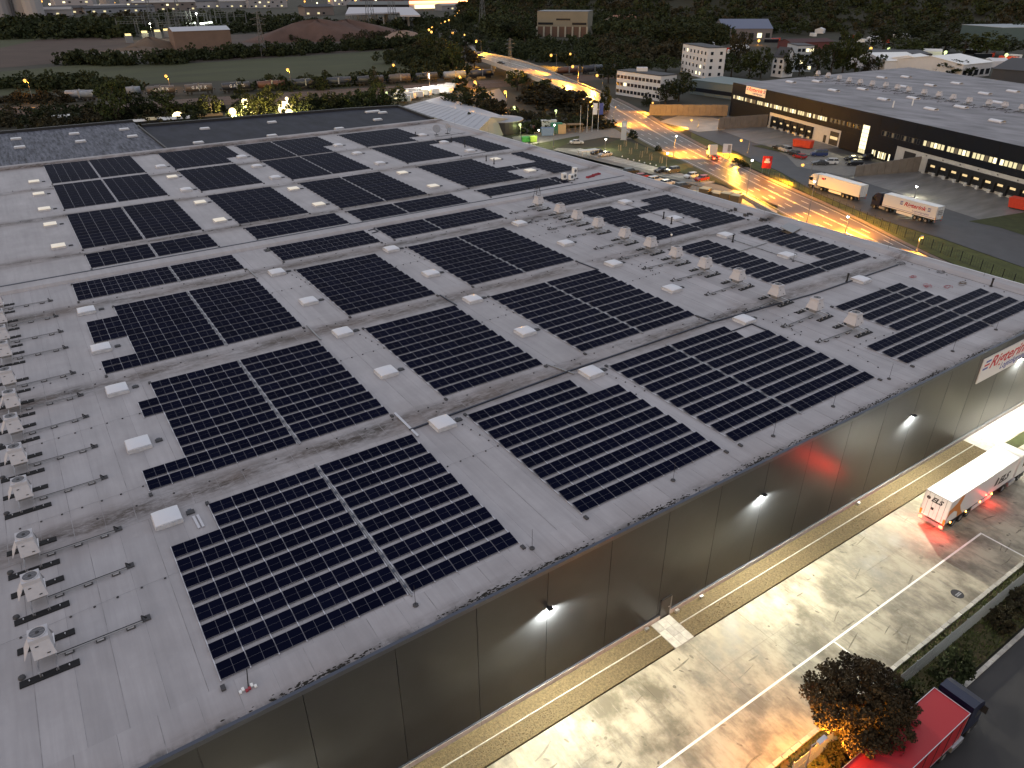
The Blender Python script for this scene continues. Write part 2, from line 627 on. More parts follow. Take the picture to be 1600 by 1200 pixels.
array('wide ten row array by the front gutter with a small notch at its upper right', 44.6, 0.1, [(0, 10)] * 2 + [(0, 12)] * 8, aisle=5)
array('plain rectangular array right of the middle, between the wide gutter array and the hoods', 44.5, 23.5, [(0, 10)] * 11, aisle=5)
array('plain rectangular array left of the upper extractor hoods, second from the fire wall', 44.6, 47.5, [(0, 10)] * 11, aisle=5)
array('long four row strip left of the extractor hoods, just before the fire wall', 44.7, 59.3, [(0, 12)] * 4, aisle=5)
array('array at the right end above the sign, four short rows above four long ones', 71.4, -3.6, [(4, 12)] * 4 + [(4, 16)] + [(0, 16)] * 3, aisle=10)
array('u shaped array right of the extractor hoods, open towards the top', 71.4, 23.9, [[(4, 8), (12, 16)]] * 9 + [(4, 16)] * 2, aisle=10)
array('array right of the hoods that frames a skylight like a ring', 71.4, 47.4, [[(4, 8), (12, 16)]] * 2 + [(4, 16)] * 2 + [[(4, 8), (12, 16)]] * 5 + [(4, 16)] * 2, aisle=10)
array('long four row strip right of the hoods, just before the fire wall', 71.4, 59.4, [(4, 16)] * 4, aisle=10)
N = dict(north=True)
array('four row strip at the left end, just beyond the fire wall', -0.45, 71.7, [Z5] * 4, aisle=7, **N)
array('big two part array at the left, second strip beyond the fire wall', -0.45, 97.2, [Z5] * 12, 1.87, aisle=7, **N)
array('two part array at the left, third beyond the fire wall', -0.45, 122.4, [Z5] * 11, 1.9, aisle=7, **N)
array('two part array at the far left corner by the dark annexe roof', -0.45, 144.4, [Z5] * 11, 1.8, aisle=7, **N)
array('four row strip second from the left, just beyond the fire wall', 26.7, 71.5, [(0, 9)] * 4, **N)
array('seven panel wide array second from the left, second beyond the fire wall', 26.7, 96.5, [(0, 7)] * 12, 1.85, **N)
array('seven panel wide array second from the left, third beyond the fire wall', 26.7, 121.6, [(0, 7)] * 11, 1.9, **N)
array('notched array second from the left along the far parapet', 26.7, 143.5, [(0, 9)] * 8 + [(0, 7)] * 3, 1.78, **N)
array('long four row strip in the middle, just beyond the fire wall', 44.6, 71.3, [(0, 12)] * 4, aisle=5, **N)
array('large array in the middle, second beyond the fire wall', 44.6, 96.0, [(0, 10)] * 12, 1.86, aisle=5, **N)
array('large array in the middle, third beyond the fire wall', 44.6, 120.5, [(0, 10)] * 11, 1.87, aisle=5, **N)
array('notched array in the middle along the far parapet', 44.6, 142.2, [(0, 12)] * 7 + [(0, 10)] * 4, 1.85, aisle=5, **N)
array('three row strip at the right, just beyond the fire wall beside the roof units', 71.2, 70.8, [(0, 11)] * 3, aisle=10, **N)
array('array at the far right with a bridge of panels linking its two sides', 71.2, 95.7, [[(0, 8), (14, 16)]] * 6 + [(0, 16)] * 2 + [[(0, 8), (12, 16)]] * 4, 1.84, aisle=10, **N)
array('array at the far right, joined along its far edge and open towards the camera', 71.2, 120.0, [(0, 16)] * 2 + [[(0, 8), (12, 16)]] * 9, 1.79, aisle=10, **N)
array('array at the far right corner below the two dishes, notched at its right', 71.2, 141.2, [(0, 10)] * 8 + [(0, 8)] * 3, 1.7, aisle=10, **N)

# ---------------------------------------------------------------- skylights
M_dome = mat('opal_dome', (0.62, 0.63, 0.67), 0.3, spec=0.5)
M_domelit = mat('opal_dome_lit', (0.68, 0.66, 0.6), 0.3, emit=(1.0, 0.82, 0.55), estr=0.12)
M_curb = mat('skylight_curb', (0.5, 0.5, 0.52), 0.5, noise=0.2, scale=2)
def skylight_mesh(md, flat):
    c = MB()
    c.extr([(-1.02, 0.0), (-0.86, 0.32), (0.86, 0.32), (1.02, 0.0)], 'y', -0.9, 0.9, M_curb)
    c.box(-0.98, -1.02, 0.0, 0.98, -0.9, 0.3, M_curb)
    c.box(-0.98, 0.9, 0.0, 0.98, 1.02, 0.3, M_curb)
    d = MB()
    n = 6
    vs, fs = [], []
    for j in range(n + 1):
        for i in range(n + 1):
            x, y = -0.95 + 1.9 * i / n, -0.95 + 1.9 * j / n
            z = 0.37 + flat * (max(0, 1 - (x / 0.97) ** 2) * max(0, 1 - (y / 0.97) ** 2)) ** 0.45
            vs.append((x, y, z))
    for j in range(n):
        for i in range(n):
            a = j * (n + 1) + i
            fs.append((a, a + 1, a + n + 2, a + n + 1))
    d.add(vs, fs, md)
    d.box(-0.95, -0.95, 0.31, 0.95, 0.95, 0.372, md)
    return c.mesh('curb'), d.mesh('dome', True)
SK = {False: skylight_mesh(M_dome, 0.22), True: skylight_mesh(M_domelit, 0.12)}
UX = [(0.45, 'first line from the left'), (24.45, 'second line from the left'), (42.15, 'middle line'), (65.9, 'line left of the hoods'), (89.5, 'line at the right')]
VS = [0.0, 12.1, 23.9, 35.2, 47.9]
VN = [78.4, 92.2, 103.6, 116.4, 128.2]
for ui, (ux_, un) in enumerate(UX):
    for vi, vy in enumerate(VS + VN):
        nm = 'near' if vi < 5 else 'far'
        lab = 'white skylight in the %s, %s back on the %s half' % (un, ordinal(vi % 5), nm)
        t = thing('skylight', lab, 'skylight', (ux_ - (0.35 if vi > 4 and ui == 0 else 0), vy, RZ + 0.004), 0, 'skylights on the warehouse roof')
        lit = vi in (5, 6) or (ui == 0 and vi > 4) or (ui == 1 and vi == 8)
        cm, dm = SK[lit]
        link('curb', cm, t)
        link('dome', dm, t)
        MB().box(1.35, -0.35, 0, 1.95, 0.1, 0.12, M_ballast).box(1.5, 0.1, 0, 1.8, 0.3, 0.09, M_trim).ob('motor_box', t)

# ---------------------------------------------------------------- hooded roof units, twelve left and twelve right
M_hood = mat('hood_sheet', (0.48, 0.475, 0.5), 0.5, noise=0.06, scale=3)
M_matb = mat('rubber_mat', (0.008, 0.008, 0.01), 0.8)
M_fan = mat('fan_grille', (0.13, 0.13, 0.14), 0.5, 0.5)
def hood_unit(side):
    """side +1: pipe runs right; the hood is four flared sheets round a square collar"""
    t = thing('roof_unit', 'x', 'ventilation unit', (0, 0, RZ + 0.004), 0, 'x')
    top, zt, zb = 0.55, 2.25, 0.95
    if side > 0:
        flares = [((-0.5, -0.5), (0.5, -0.5), (0.06, -0.42), 0.42), ((-0.5, 0.5), (-0.5, -0.5), (-0.55, 0), 0.42), ((0.5, -0.5), (0.5, 0.5), (0.04, 0), 0.42), ((0.5, 0.5), (-0.5, 0.5), (0, 0.5), 0.42)]
    else:
        flares = [((-0.5, -0.5), (0.5, -0.5), (0, -0.3), 0.4), ((-0.5, 0.5), (-0.5, -0.5), (-0.3, 0), 0.4), ((0.5, -0.5), (0.5, 0.5), (0.3, 0), 0.4), ((0.5, 0.5), (-0.5, 0.5), (0, 0.3), 0.4)]
    for a, b, off, e in flares:
        A, B, O = Vector((*a, 0)), Vector((*b, 0)), Vector((*off, 0))
        d = (B - A).normalized()
        h = MB()
        zc = zt - 0.28
        p = [A * 1.06 + Vector((0, 0, zc)), B * 1.06 + Vector((0, 0, zc)), B * 1.06 + O + d * (0.1 if side > 0 else 0.24) + Vector((0, 0, zb)), A * 1.06 + O - d * (0.1 if side > 0 else 0.24) + Vector((0, 0, zb))]
        n_ = (p[1] - p[0]).cross(p[3] - p[0]).normalized() * 0.03
        h.add(p + [v + n_ for v in p], [(0, 1, 2, 3), (7, 6, 5, 4), (0, 4, 5, 1), (1, 5, 6, 2), (2, 6, 7, 3), (3, 7, 4, 0)], M_hood)
        if off[1] < 0:
            for fx, fy in ((0.3, 0.25), (0.7, 0.8)):
                q0 = p[0].lerp(p[1], fx).lerp(p[3].lerp(p[2], fx), fy)
                h.box(q0.x - 0.09, q0.y - 0.045, q0.z - 0.02, q0.x + 0.09, q0.y, q0.z + 0.03, M_dark)
        h.ob('hood_panel', t)
    c = MB()
    c.box(-0.56, -0.56, zt - 0.3, 0.56, 0.56, zt - 0.02, M_hood)
    c.lathe([(0.5, zt - 0.02), (0.5, zt + 0.06), (0.46, zt + 0.06), (0.45, zt + 0.0)], 18, (0, 0, 0), M_hood)
    c.ob('collar', t)
    f = MB()
    f.lathe([(0.44, zt + 0.0), (0.44, zt + 0.035)], 18, (0, 0, 0), M_fan)
    f.lathe([(0.12, zt + 0.035), (0.1, zt + 0.07)], 10, (0, 0, 0), M_dark)
    for k in range(6):
        a = k * math.pi / 3
        f.box(-0.01 + 0.27 * math.cos(a) - 0.14, 0.27 * math.sin(a) - 0.012, zt + 0.036, 0.27 * math.cos(a) + 0.14, 0.27 * math.sin(a) + 0.012, zt + 0.05, M_grey)
    f.ob('fan', t)
    b = MB()
    b.box(-0.5, -0.48, 0.5, 0.5, 0.48, zt - 0.3, M_grey)
    b.ob('casing', t)
    fr = MB()
    for x in (-0.5, 0.5):
        fr.box(x - 0.04, -1.6, 0.38, x + 0.04, 1.6, 0.48, M_alu)
        for y in (-1.5, 1.5):
            fr.box(x - 0.035, y - 0.035, 0.06, x + 0.035, y + 0.035, 0.38, M_alu)
    fr.ob('stand', t)
    for y in (-1.5, 1.45):
        m_ = MB()
        m_.box(-1.65 if side > 0 else -1.3, y - 0.28, 0, 1.65 if side > 0 else 1.5, y + 0.28, 0.07, M_matb)
        for x in (-1.1, -0.4, 0.4, 1.1):
            m_.box(x - 0.03, y - 0.06, 0.07, x + 0.03, y + 0.06, 0.16, M_alu)
        m_.ob('rubber_mat', t)
    pp = MB()
    x0, x1 = (0.4, 5.6) if side > 0 else (-0.4, -5.9)
    pp.cyl((x0, -0.35, 0.2), (x1, -0.35, 0.2), 0.05, 0.05, 6, M_grey)
    pp.cyl((x0, -0.22, 0.2), (x1, -0.22, 0.2), 0.03, 0.03, 6, M_dark)
    for f_ in (0.15, 0.5, 0.85):
        xx = x0 + (x1 - x0) * f_
        pp.box(xx - 0.28, -0.5, 0.02, xx + 0.28, -0.12, 0.1, M_ballast)
        pp.box(xx - 0.2, -0.46, 0.1, xx + 0.2, -0.16, 0.115, M_curb)
    pp.cyl((x1, -0.35, 0.2), (x1, -0.05, 0.45), 0.05, 0.05, 6, M_dark)
    pp.cyl((x1, -0.05, 0.45), (x1 + 0.25 * side, 0.0, 0.1), 0.05, 0.05, 6, M_dark)
    pp.box(x1 - 0.05, -0.25, 0, x1 + 0.45 * side + 0.05, 0.25, 0.09, M_ballast)
    pp.ob('pipe_run', t)
    dr = MB()
    dr.lathe([(0.22, 0), (0.2, 0.12), (0.12, 0.16)], 10, (-1.5 if side > 0 else 1.5, -0.9, 0), M_ballast)
    dr.ob('drain_pot', t)
    return t
ly = [-9.6, -3.95, 0.95, 8.6, 14.2, 20.0, 25.2, 30.7, 38.1, 43.1, 48.5, 54.7]
ry = [54.2, 47.8, 43.0, 37.6, 31.0, 25.3, 19.9, 14.3, 8.5, 2.0, -3.5, -8.8]
lu = hood_unit(1)
for i, y in enumerate(ly):
    o = lu if i == 0 else copy_tree(lu)
    o.location = (-8.35 + random.gauss(0, 0.06), y, RZ + 0.004)
    o.rotation_euler = (0, 0, random.gauss(0, 0.02))
    o.scale = (0.95, 0.96, 0.95)
    o['group'] = 'hooded units along the left of the roof'
    o['label'] = 'white hooded heat pump with round fan at the left roof edge, %s from the camera' % ordinal(i)
ru = hood_unit(-1)
for i, y in enumerate(ry):
    o = ru if i == 0 else copy_tree(ru)
    o.location = (74.35 + random.gauss(0, 0.08), y, RZ + 0.004)
    o.rotation_euler = (0, 0, random.gauss(0, 0.04))
    o['group'] = 'hooded units right of the middle'
    o['label'] = 'pale flared extractor hood across the right roof, %s below the fire wall' % ordinal(i)

# ---------------------------------------------------------------- lines, trays and small things on the roof
def conductor(label, pts, step=1.25):
    t = thing('lightning_conductor', label, 'lightning conductor', (0, 0, 0), 0, 'lightning conductors on the roof')
    w, h = MB(), MB()
    for a, b in zip(pts[:-1], pts[1:]):
        A, B = Vector((*a, RZ + 0.1)), Vector((*b, RZ + 0.1))
        w.cyl(A, B, 0.008, 0.008, 4, M_grey)
        n = max(1, int((B - A).length / step))
        for i in range(n + 1):
            p = A.lerp(B, i / n)
            h.lathe([(0.085, 0.0), (0.07, 0.07), (0.025, 0.1)], 7, (p.x, p.y, RZ), M_ballast)
    w.ob('wire', t)
    h.ob('holder', t)
conductor('row of small black wire holders before the leftmost hooded units', [(-11.2, -20), (-11.0, 58)], 2.2)
conductor('dotted line of black wire holders beside the first left hooded unit', [(-11, -7), (-4, -6.6), (2, -6.4)], 1.3)
conductor('dotted line of black wire holders from the left units to the notched array', [(-9, 5.1), (-2, 5.4), (3.0, 5.8)], 1.3)
conductor('dotted line of black wire holders left of the second array', [(-8, 17.3), (0, 17.9), (3, 18)], 1.3)
conductor('dotted line of black wire holders left of the third array', [(-8, 29.3), (-2, 29.8), (3, 30.6)], 1.3)
for j, (x0, x1) in enumerate([(21.6, 26.8), (39.6, 44.3), (62.6, 69)]):
    for i, y in enumerate([-6, 17.5, 41.0]):
        conductor('dotted wire line in the %s gap between arrays, %s from the front gutter' % (ordinal(j), ordinal(i)), [(x0, y), (x1, y + 0.2), (x1 - 0.8, y + 5), (x1 - 2.0, y + 9.5)], 1.15)
for i, y in enumerate([3.4, 27.0, 51.2]):
    conductor('long wire on black holders down the %s gutter from the front' % ordinal(i), [(-4, y - 0.3), (21, y), (40, y + 0.1), (70, y)], 2.6)
for i, y in enumerate([-16, -6.3, 17.6, 41]):
    conductor('dotted wire line beside the extractor hoods, %s from the front gutter' % ordinal(i), [(68.2, y), (69.2, y + 4.2), (73, y + 4.5), (77.5, y + 4.0)], 1.2)
for i, y in enumerate([75, 99, 124]):
    conductor('long wire on black holders across the far half, %s beyond the fire wall' % ordinal(i), [(-4, y - 1.5), (22, y - 1.2), (60, y - 1.3), (99, y)], 3.0)
conductor('wire on holders along the right parapet', [(101.4, -18), (101.2, 60)], 2.5)
conductor('dotted wires at the far right corner near the dishes', [(86, 141), (92, 140.5), (98, 133), (99.5, 124)], 1.6)

M_tray = mat('dark_blue_tray', (0.035, 0.04, 0.06), 0.5, 0.4)
def tray(label, pts, w=0.11, m=M_tray):
    mb = MB()
    for a, b in zip(pts[:-1], pts[1:]):
        A, B = Vector(a), Vector(b)
        d = (B - A).normalized()
        n = Vector((-d.y, d.x)) * w
        P_ = [A - n, B - n, B + n, A + n]
        mb.add([(p.x, p.y, RZ + 0.02) for p in P_] + [(p.x, p.y, RZ + 0.13) for p in P_], [(4, 5, 6, 7), (0, 1, 5, 4), (1, 2, 6, 5), (2, 3, 7, 6), (3, 0, 4, 7)], m)
    o = mb.ob('cable_duct')
    tag(o, label, 'cable duct', 'cable ducts on the roof')
tray('long dark cable duct crossing the roof between the front arrays and the next ones', [(21.5, 0.85), (41, 1.7), (62, 1.9), (80.5, 0.6), (99.5, 0.7)], 0.09)
tray('pale cable duct running up the right side of the left column of arrays', [(21.65, -0.5), (21.65, 4.3)], 0.12, M_rail)
tray('cable duct in the gap before the second array of the left column', [(21.7, 23.7), (21.75, 28.4)], 0.08, M_grey)
tray('cable duct stepping over the gutter beside the third array of the left column', [(21.6, 47.5), (21.5, 52.4)], 0.08, M_grey)
tray('cable duct stepping over the gutter beside the middle front array', [(40.6, 0.9), (39.5, 4.3)], 0.08, M_grey)
tray('cable duct stepping over the gutter beside the middle second array', [(39.6, 23.6), (39.5, 27.8)], 0.08)
tray('cable duct stepping over the gutter below the plain rectangular array', [(62.6, 1.7), (62.2, 4.4)], 0.08)
tray('cable duct stepping over the gutter above the plain rectangular array', [(62.7, 23.4), (62.3, 27.8)], 0.08)
tray('short dark duct above the notch of the wide gutter array', [(62.1, -1.2), (65.9, -1.2), (65.9, -3.6)], 0.06)
tray('duct along the right side of the strip before the fire wall', [(43.3, 59), (44.4, 59.2), (44.4, 57.6), (43.2, 57.4)], 0.06)
tray('duct on the inner side of the u shaped array', [(85.5, 17.6), (92.0, 17.8)], 0.09, M_grey)
tray('duct beside the far right linked array', [(86, 100.5), (92, 100.7)], 0.08, M_grey)
tray('duct beside the twin vents at the far right corner', [(91.6, 124.8), (101, 125.2)], 0.06, M_grey)

def vent_pipe(label, x, y, h=1.05):
    mb = MB()
    mb.lathe([(0.2, 0), (0.16, 0.15), (0.11, 0.16), (0.11, h), (0.15, h), (0.15, h + 0.14), (0.02, h + 0.2)], 10, (0, 0, 0), M_black)
    o = mb.ob('vent_pipe', None, (x, y, RZ + 0.004))
    tag(o, label, 'vent pipe', 'black vent pipes on the roof')
vent_pipe('black vent pipe beside the skylight left of the right end array', 87.7, 0.9)
vent_pipe('taller black vent pipe inside the ring shaped array', 88.2, 36.6)
vent_pipe('black vent pipe nearer the skylight inside the ring shaped array', 87.1, 33.6)
vent_pipe('black vent pipe beside the skylight inside the u shaped array', 88.1, 21.2)
vent_pipe('black vent pipe left of the skylight by the dishes', 87.6, 128.2)
vent_pipe('black vent pipe right of a skylight in the far right array', 91.6, 116.2)
vent_pipe('black vent pipe standing in the open middle of the far right array', 91.2, 108.8, 1.7)
vent_pipe('first of two black vent pipes left of a skylight beyond the fire wall', 87.2, 92.5)
vent_pipe('second of two black vent pipes left of a skylight beyond the fire wall', 87.0, 88.9)
vent_pipe('black vent pipe near the right parapet beside coiled hoses', 102.0, -11.0, 1.0)

def lightning_rod(label, x, y, h=1.8):
    mb = MB()
    mb.lathe([(0.2, 0), (0.2, 0.08), (0.03, 0.1)], 8, (0, 0, 0), M_ballast)
    mb.cyl((0, 0, 0.1), (0, 0, h), 0.018, 0.012, 5, M_dark)
    o = mb.ob('lightning_rod', None, (x, y, RZ + 0.004))
    tag(o, label, 'lightning rod', 'thin lightning rods on the roof')
for i, x in enumerate([12.2, 21.7, 36, 48.2, 57.2, 66.8, 78.5, 88.3]):
    lightning_rod('thin rod between the arrays and the front gutter, %s from the left' % ordinal(i), x, -18.4 + 0.15 * (i % 3))
for i, y in enumerate([-9, 5, 28, 44, 62, 80, 99, 118, 136]):
    lightning_rod('thin rod on the right parapet, %s from the front' % ordinal(i), 103.9, y, 2.3)
for i, (x, y) in enumerate([(31.5, 17.5), (53.5, 14.1), (52.0, 41), (79.0, 37.0), (81.0, 14.0), (88.5, 10.5)]):
    lightning_rod('thin rod inside the panel field, %s from the left' % ordinal(i), x, y - 0.3, 2.0)

# satellite dishes
for i, x in enumerate((93.2, 96.6)):
    t = thing('satellite_dish', ('left' if i == 0 else 'right') + ' one of two round dishes at the far right roof corner', 'satellite dish', (x, 127.0, RZ + 0.004), R(-10 if i == 0 else 25), 'satellite dishes')
    m_ = MB()
    m_.lathe([(1.1, 0.32), (0.85, 0.16), (0.5, 0.05), (0.02, 0.0)], 16, (0, 0, 0), M_grey)
    d = m_.ob('dish', t, (0, 0, 1.5))
    d.rotation_euler = (R(62), 0, 0)
    MB().cyl((0, 0.1, 0), (0, 0.1, 1.5), 0.06, 0.06, 8, M_dark).box(-0.5, -0.4, 0, 0.5, 0.6, 0.08, M_ballast).ob('stand', t)
    MB().cyl((0, 0, 0.02), (0, 0, 0.9), 0.025, 0.02, 5, M_dark).ob('feed_arm', d)
# cooling units beside the far strip
for i, (x, y, h) in enumerate([(90.9, 68.3, 1.4), (92.0, 67.3, 1.2), (93.3, 67.9, 2.3)]):
    t = thing('cooling_unit', ['squat cooling unit at the left', 'small cooling unit in the middle', 'tall cooling unit at the right'][i] + ' of three beside the fire wall', 'cooling unit', (x, y, RZ + 0.004), 0, 'cooling units beyond the fire wall')
    MB().box(-0.45, -0.35, 0.15, 0.45, 0.35, h, M_white).ob('casing', t)
    f = MB()
    for z in ([0.75] if h < 2 else [0.75, 1.7]):
        f.cyl((0.0, -0.35, z), (0, -0.38, z), 0.3, 0.3, 14, M_fan)
    f.ob('fan', t)
    MB().box(-0.7, -0.5, 0, -0.45, 0.5, 0.14, M_ballast).box(0.45, -0.5, 0, 0.7, 0.5, 0.14, M_ballast).ob('feet', t)
# aerial frame at the fire wall
t = thing('aerial_mast', 'spindly aerial frame standing before the fire wall at the first extractor hood', 'aerial', (78.2, 59.9, RZ + 0.004))
m_ = MB()
for a in range(5):
    an = a * 1.256
    m_.cyl((0.9 * math.cos(an), 0.9 * math.sin(an), 0), (0.25 * math.cos(an + 0.5), 0.25 * math.sin(an + 0.5), 2.4), 0.035, 0.03, 5, M_dark)
m_.ob('legs', t)
m_ = MB()
for z in (0.9, 1.7, 2.4):
    m_.cyl((-0.9, 0, z), (0.9, 0.1, z + 0.15), 0.025, 0.025, 5, M_dark)
    m_.cyl((0, -0.7, z), (0.1, 0.7, z + 0.1), 0.025, 0.025, 5, M_dark)
m_.ob('crossbars', t)
MB().box(-0.6, -0.9, 0, 0.7, -0.4, 0.25, M_black).ob('ballast', t)
# white pole with globe between the hoods
o = MB().cyl((0, 0, 0), (0, 0, 2.3), 0.03, 0.03, 6, M_grey).ball((0, 0, 2.4), 0.17, M_white).box(-0.25, -0.25, 0, 0.25, 0.25, 0.1, M_ballast).ob('sensor_pole', None, (77.3, 24.0, RZ + 0.004))
tag(o, 'thin pole with a white globe between two extractor hoods', 'weather sensor')
# red ladder parts and tape, hoses
M_redp = mat('red_plastic', (0.3, 0.03, 0.045), 0.6)
for i, (x, y) in enumerate([(96.9, 67.0), (99.2, 67.8)]):
    m_ = MB()
    for k in range(5):
        m_.box(-1.0, -0.3 + k * 0.14, 0.02 + 0.05 * k, 1.0, -0.22 + k * 0.14, 0.1 + 0.05 * k, M_redp)
    m_.box(-1.0, -0.35, 0, -0.9, 0.45, 0.3, M_redp).box(0.9, -0.35, 0, 1.0, 0.45, 0.3, M_redp)
    o = m_.ob('red_grating', None, (x, y, RZ + 0.01), R(12))
    tag(o, ('left' if i == 0 else 'right') + ' heap of red plastic grating beside the fire wall', 'grating', 'red gratings')
def coil(name, label, cat, x, y, r, m, n=3, group=None):
    mb = MB()
    for k in range(n):
        ph, rr = random.random() * 6, r * random.uniform(0.6, 1.1)
        ox, oy = random.uniform(-.5, .5) * r, random.uniform(-.5, .5) * r
        pts = [(ox + rr * math.cos(ph + a * 0.6) * random.uniform(0.85, 1.1), oy + 0.6 * rr * math.sin(ph + a * 0.6), 0.05 + 0.03 * k) for a in range(10)]
        for a, b in zip(pts[:-1], pts[1:]):
            mb.cyl(a, b, 0.02, 0.02, 4, m)
    o = mb.ob(name, None, (x, y, RZ + 0.006))
    tag(o, label, cat, group)
coil('red_tape', 'tangle of red barrier tape left of the long rows', 'barrier tape', 96.6, -3.2, 0.6, M_redp, 4, 'red tape on the roof')
coil('red_tape', 'second tangle of red tape, nearer the front gutter', 'barrier tape', 95.0, -6.2, 0.6, M_redp, 4, 'red tape on the roof')
coil('red_tape', 'looser red tape closest to the long rows', 'barrier tape', 96.8, -7.7, 0.65, M_redp, 3, 'red tape on the roof')
coil('hose', 'dark hose coils by the parapet at the end of the long duct', 'hose', 100.5, 0.6, 0.8, M_black, 4)
coil('hose', 'dark hose loop right of the coils by the parapet', 'hose', 101.6, -4.5, 0.7, M_black, 3)
coil('hose', 'brown scrap heap of twigs near the red tape', 'scrap', 99.8, -8.3, 0.7, mat('brown_scrap', (0.12, 0.08, 0.04), 0.9), 5)
# striped tape and rod at the near left corner
t = thing('marker_rod', 'dark rod with red and white tape on the roof corner below the nearest array', 'marker', *[(1.2, -18.6, RZ + 0.004)])
MB().cyl((0, 0, 0.02), (0.25, 0.9, 0.5), 0.035, 0.03, 6, M_black).ob('rod', t)
m_ = MB()
for k in range(6):
    m_.box(-0.55 + 0.17 * k, -0.22 + 0.1 * math.sin(k * 2), 0.02, -0.4 + 0.17 * k, -0.02 + 0.14 * math.sin(k * 2), 0.12, M_redp if k in (2, 3) else M_white)
m_.ob('barrier_tape', t)
for dx, zz in ((0, 0), (0.3, 0)):
    o = MB().box(-0.09, -0.85, 0, 0.09, 0.85, 0.08, M_rail).ob('spare_rail', None, (2.2 + dx, -1.6, RZ + 0.006), R(2))
    tag(o, ('left' if dx == 0 else 'right') + ' one of two loose bright rails left of the nearest array', 'rail', 'loose rails')
o = MB().box(-0.9, -0.6, 0, 0.9, 0.6, 0.05, M_ballast).box(-0.5, -0.5, 0.05, 0.6, 0.4, 0.1, M_dark).ob('rubber_mat', None, (26.9, 60.6 - 2.0, RZ + 0.006))
tag(o, 'dark flat mat lying before the fire wall left of the second strip', 'mat')
# pallet heap on the right parapet
t = thing('pallet_heap', 'brown heap of boards and a dark plate on the right parapet', 'heap of boards', (100.2, 19.7, RZ + 0.006), R(14))
m_ = MB()
for k in range(5):
    m_.box(-1.8, -0.9 + k * 0.38, 0.05 + 0.02 * (k % 2), 1.8, -0.6 + k * 0.38, 0.2 + 0.03 * (k % 3), mat('weathered_board', (0.16, 0.12, 0.08), 0.85, noise=0.3, scale=3))
m_.ob('board', t)
MB().extr([(-1.0, 0.25), (1.2, 0.75), (1.2, 0.85), (-1.0, 0.35)], 'x', -1.6, 1.9, M_grey).ob('plate', t)
for i, (x, y) in enumerate([(101.3, 33), (101.7, 29.5), (101.5, 26.0)]):
    m_ = MB()
    for k in range(9):
        a = random.uniform(-1, 1)
        m_.box(a, random.uniform(-.4, .4), 0, a + 0.12, random.uniform(-.4, .4) + 0.3, random.uniform(0.15, 0.5), M_ballast)
    o = m_.ob('roof_clutter', None, (x, y, RZ + 0.006))
    tag(o, 'small dark clutter by the right parapet, %s from the fire wall' % ordinal(i), 'clutter', 'clutter by the parapet')

# ---------------------------------------------------------------- dark annexe behind
M_annex = mat('annexe_bitumen', (0.026, 0.029, 0.042), 0.65, spec=0.12, noise=0.45, scale=0.35, bump=0.15, bscale=1.0, stretch=(1.2, 0.35, 1))
M_annex2 = mat('annexe_bitumen_wet', (0.17, 0.18, 0.22), 0.6, spec=0.12, noise=0.7, scale=0.9, bump=0.2, stretch=(2.2, 0.25, 1, R(20)), col2=(0.012, 0.014, 0.021))
ax = thing('annexe', 'dark blue flat roofed annexe behind the far parapet', 'annexe')
AZ = 10.6
pl = [(-70, 147.4), (31, 147.4), (31.43, 209.10), (-3.58, 209.47), (-70, 214)]
pr_ = [(31.4, 147.4), (104, 147.4), (109.17, 159.00), (111.86, 188.81), (94.33, 192.60), (32.16, 198.37)]
MB().prism(pl, 0, AZ - 0.02, M_annex2).ob('left_roof', ax)
MB().prism(pr_, 0, AZ, M_annex).ob('right_roof', ax)
m_ = MB()
for pts in (pl[2:], pr_[2:]):
    for a, b in zip(pts[:-1], pts[1:]):
        A, B = Vector(a), Vector(b)
        n = (B - A).normalized()
        n = Vector((-n.y, n.x)) * 0.45
        m_.prism([A - n, B - n, B + n, A + n], AZ - 0.6, AZ + 0.7, M_dark)
A, B = Vector((31.2, 147.4)), Vector((31.06, 199.15))
m_.prism([(31.0, 147.4), (31.4, 147.4), (B.x + 0.4, B.y), (B.x, B.y)], AZ - 0.2, AZ + 0.5, M_dark)
m_.ob('parapet', ax)
sk = [(-0.24, 196.52), (-0.07, 182.61), (13.94, 195.89), (14.06, 182.18), (26.86, 195.48), (26.95, 182.14), (46.60, 182.98), (39.94, 162.04), (66.30, 182.53), (59.37, 160.72), (79.03, 160.35), (94.82, 168.24), (98.92, 183.65), (101.21, 183.67), (101.99, 179.90)]
FL = MB().box(-1.3, -0.8, 0, 1.3, 0.8, 0.35, M_curb).box(-1.2, -0.7, 0.35, 1.2, 0.7, 0.5, M_dome).mesh('flat_skylight')
for i, (x, y) in enumerate(sk):
    o = link('flat_skylight', FL, None, (x, y, AZ + 0.004))
    tag(o, 'small pale skylight on the dark annexe roof, %s in order from the left' % ordinal(i), 'skylight', 'skylights on the annexe roof')

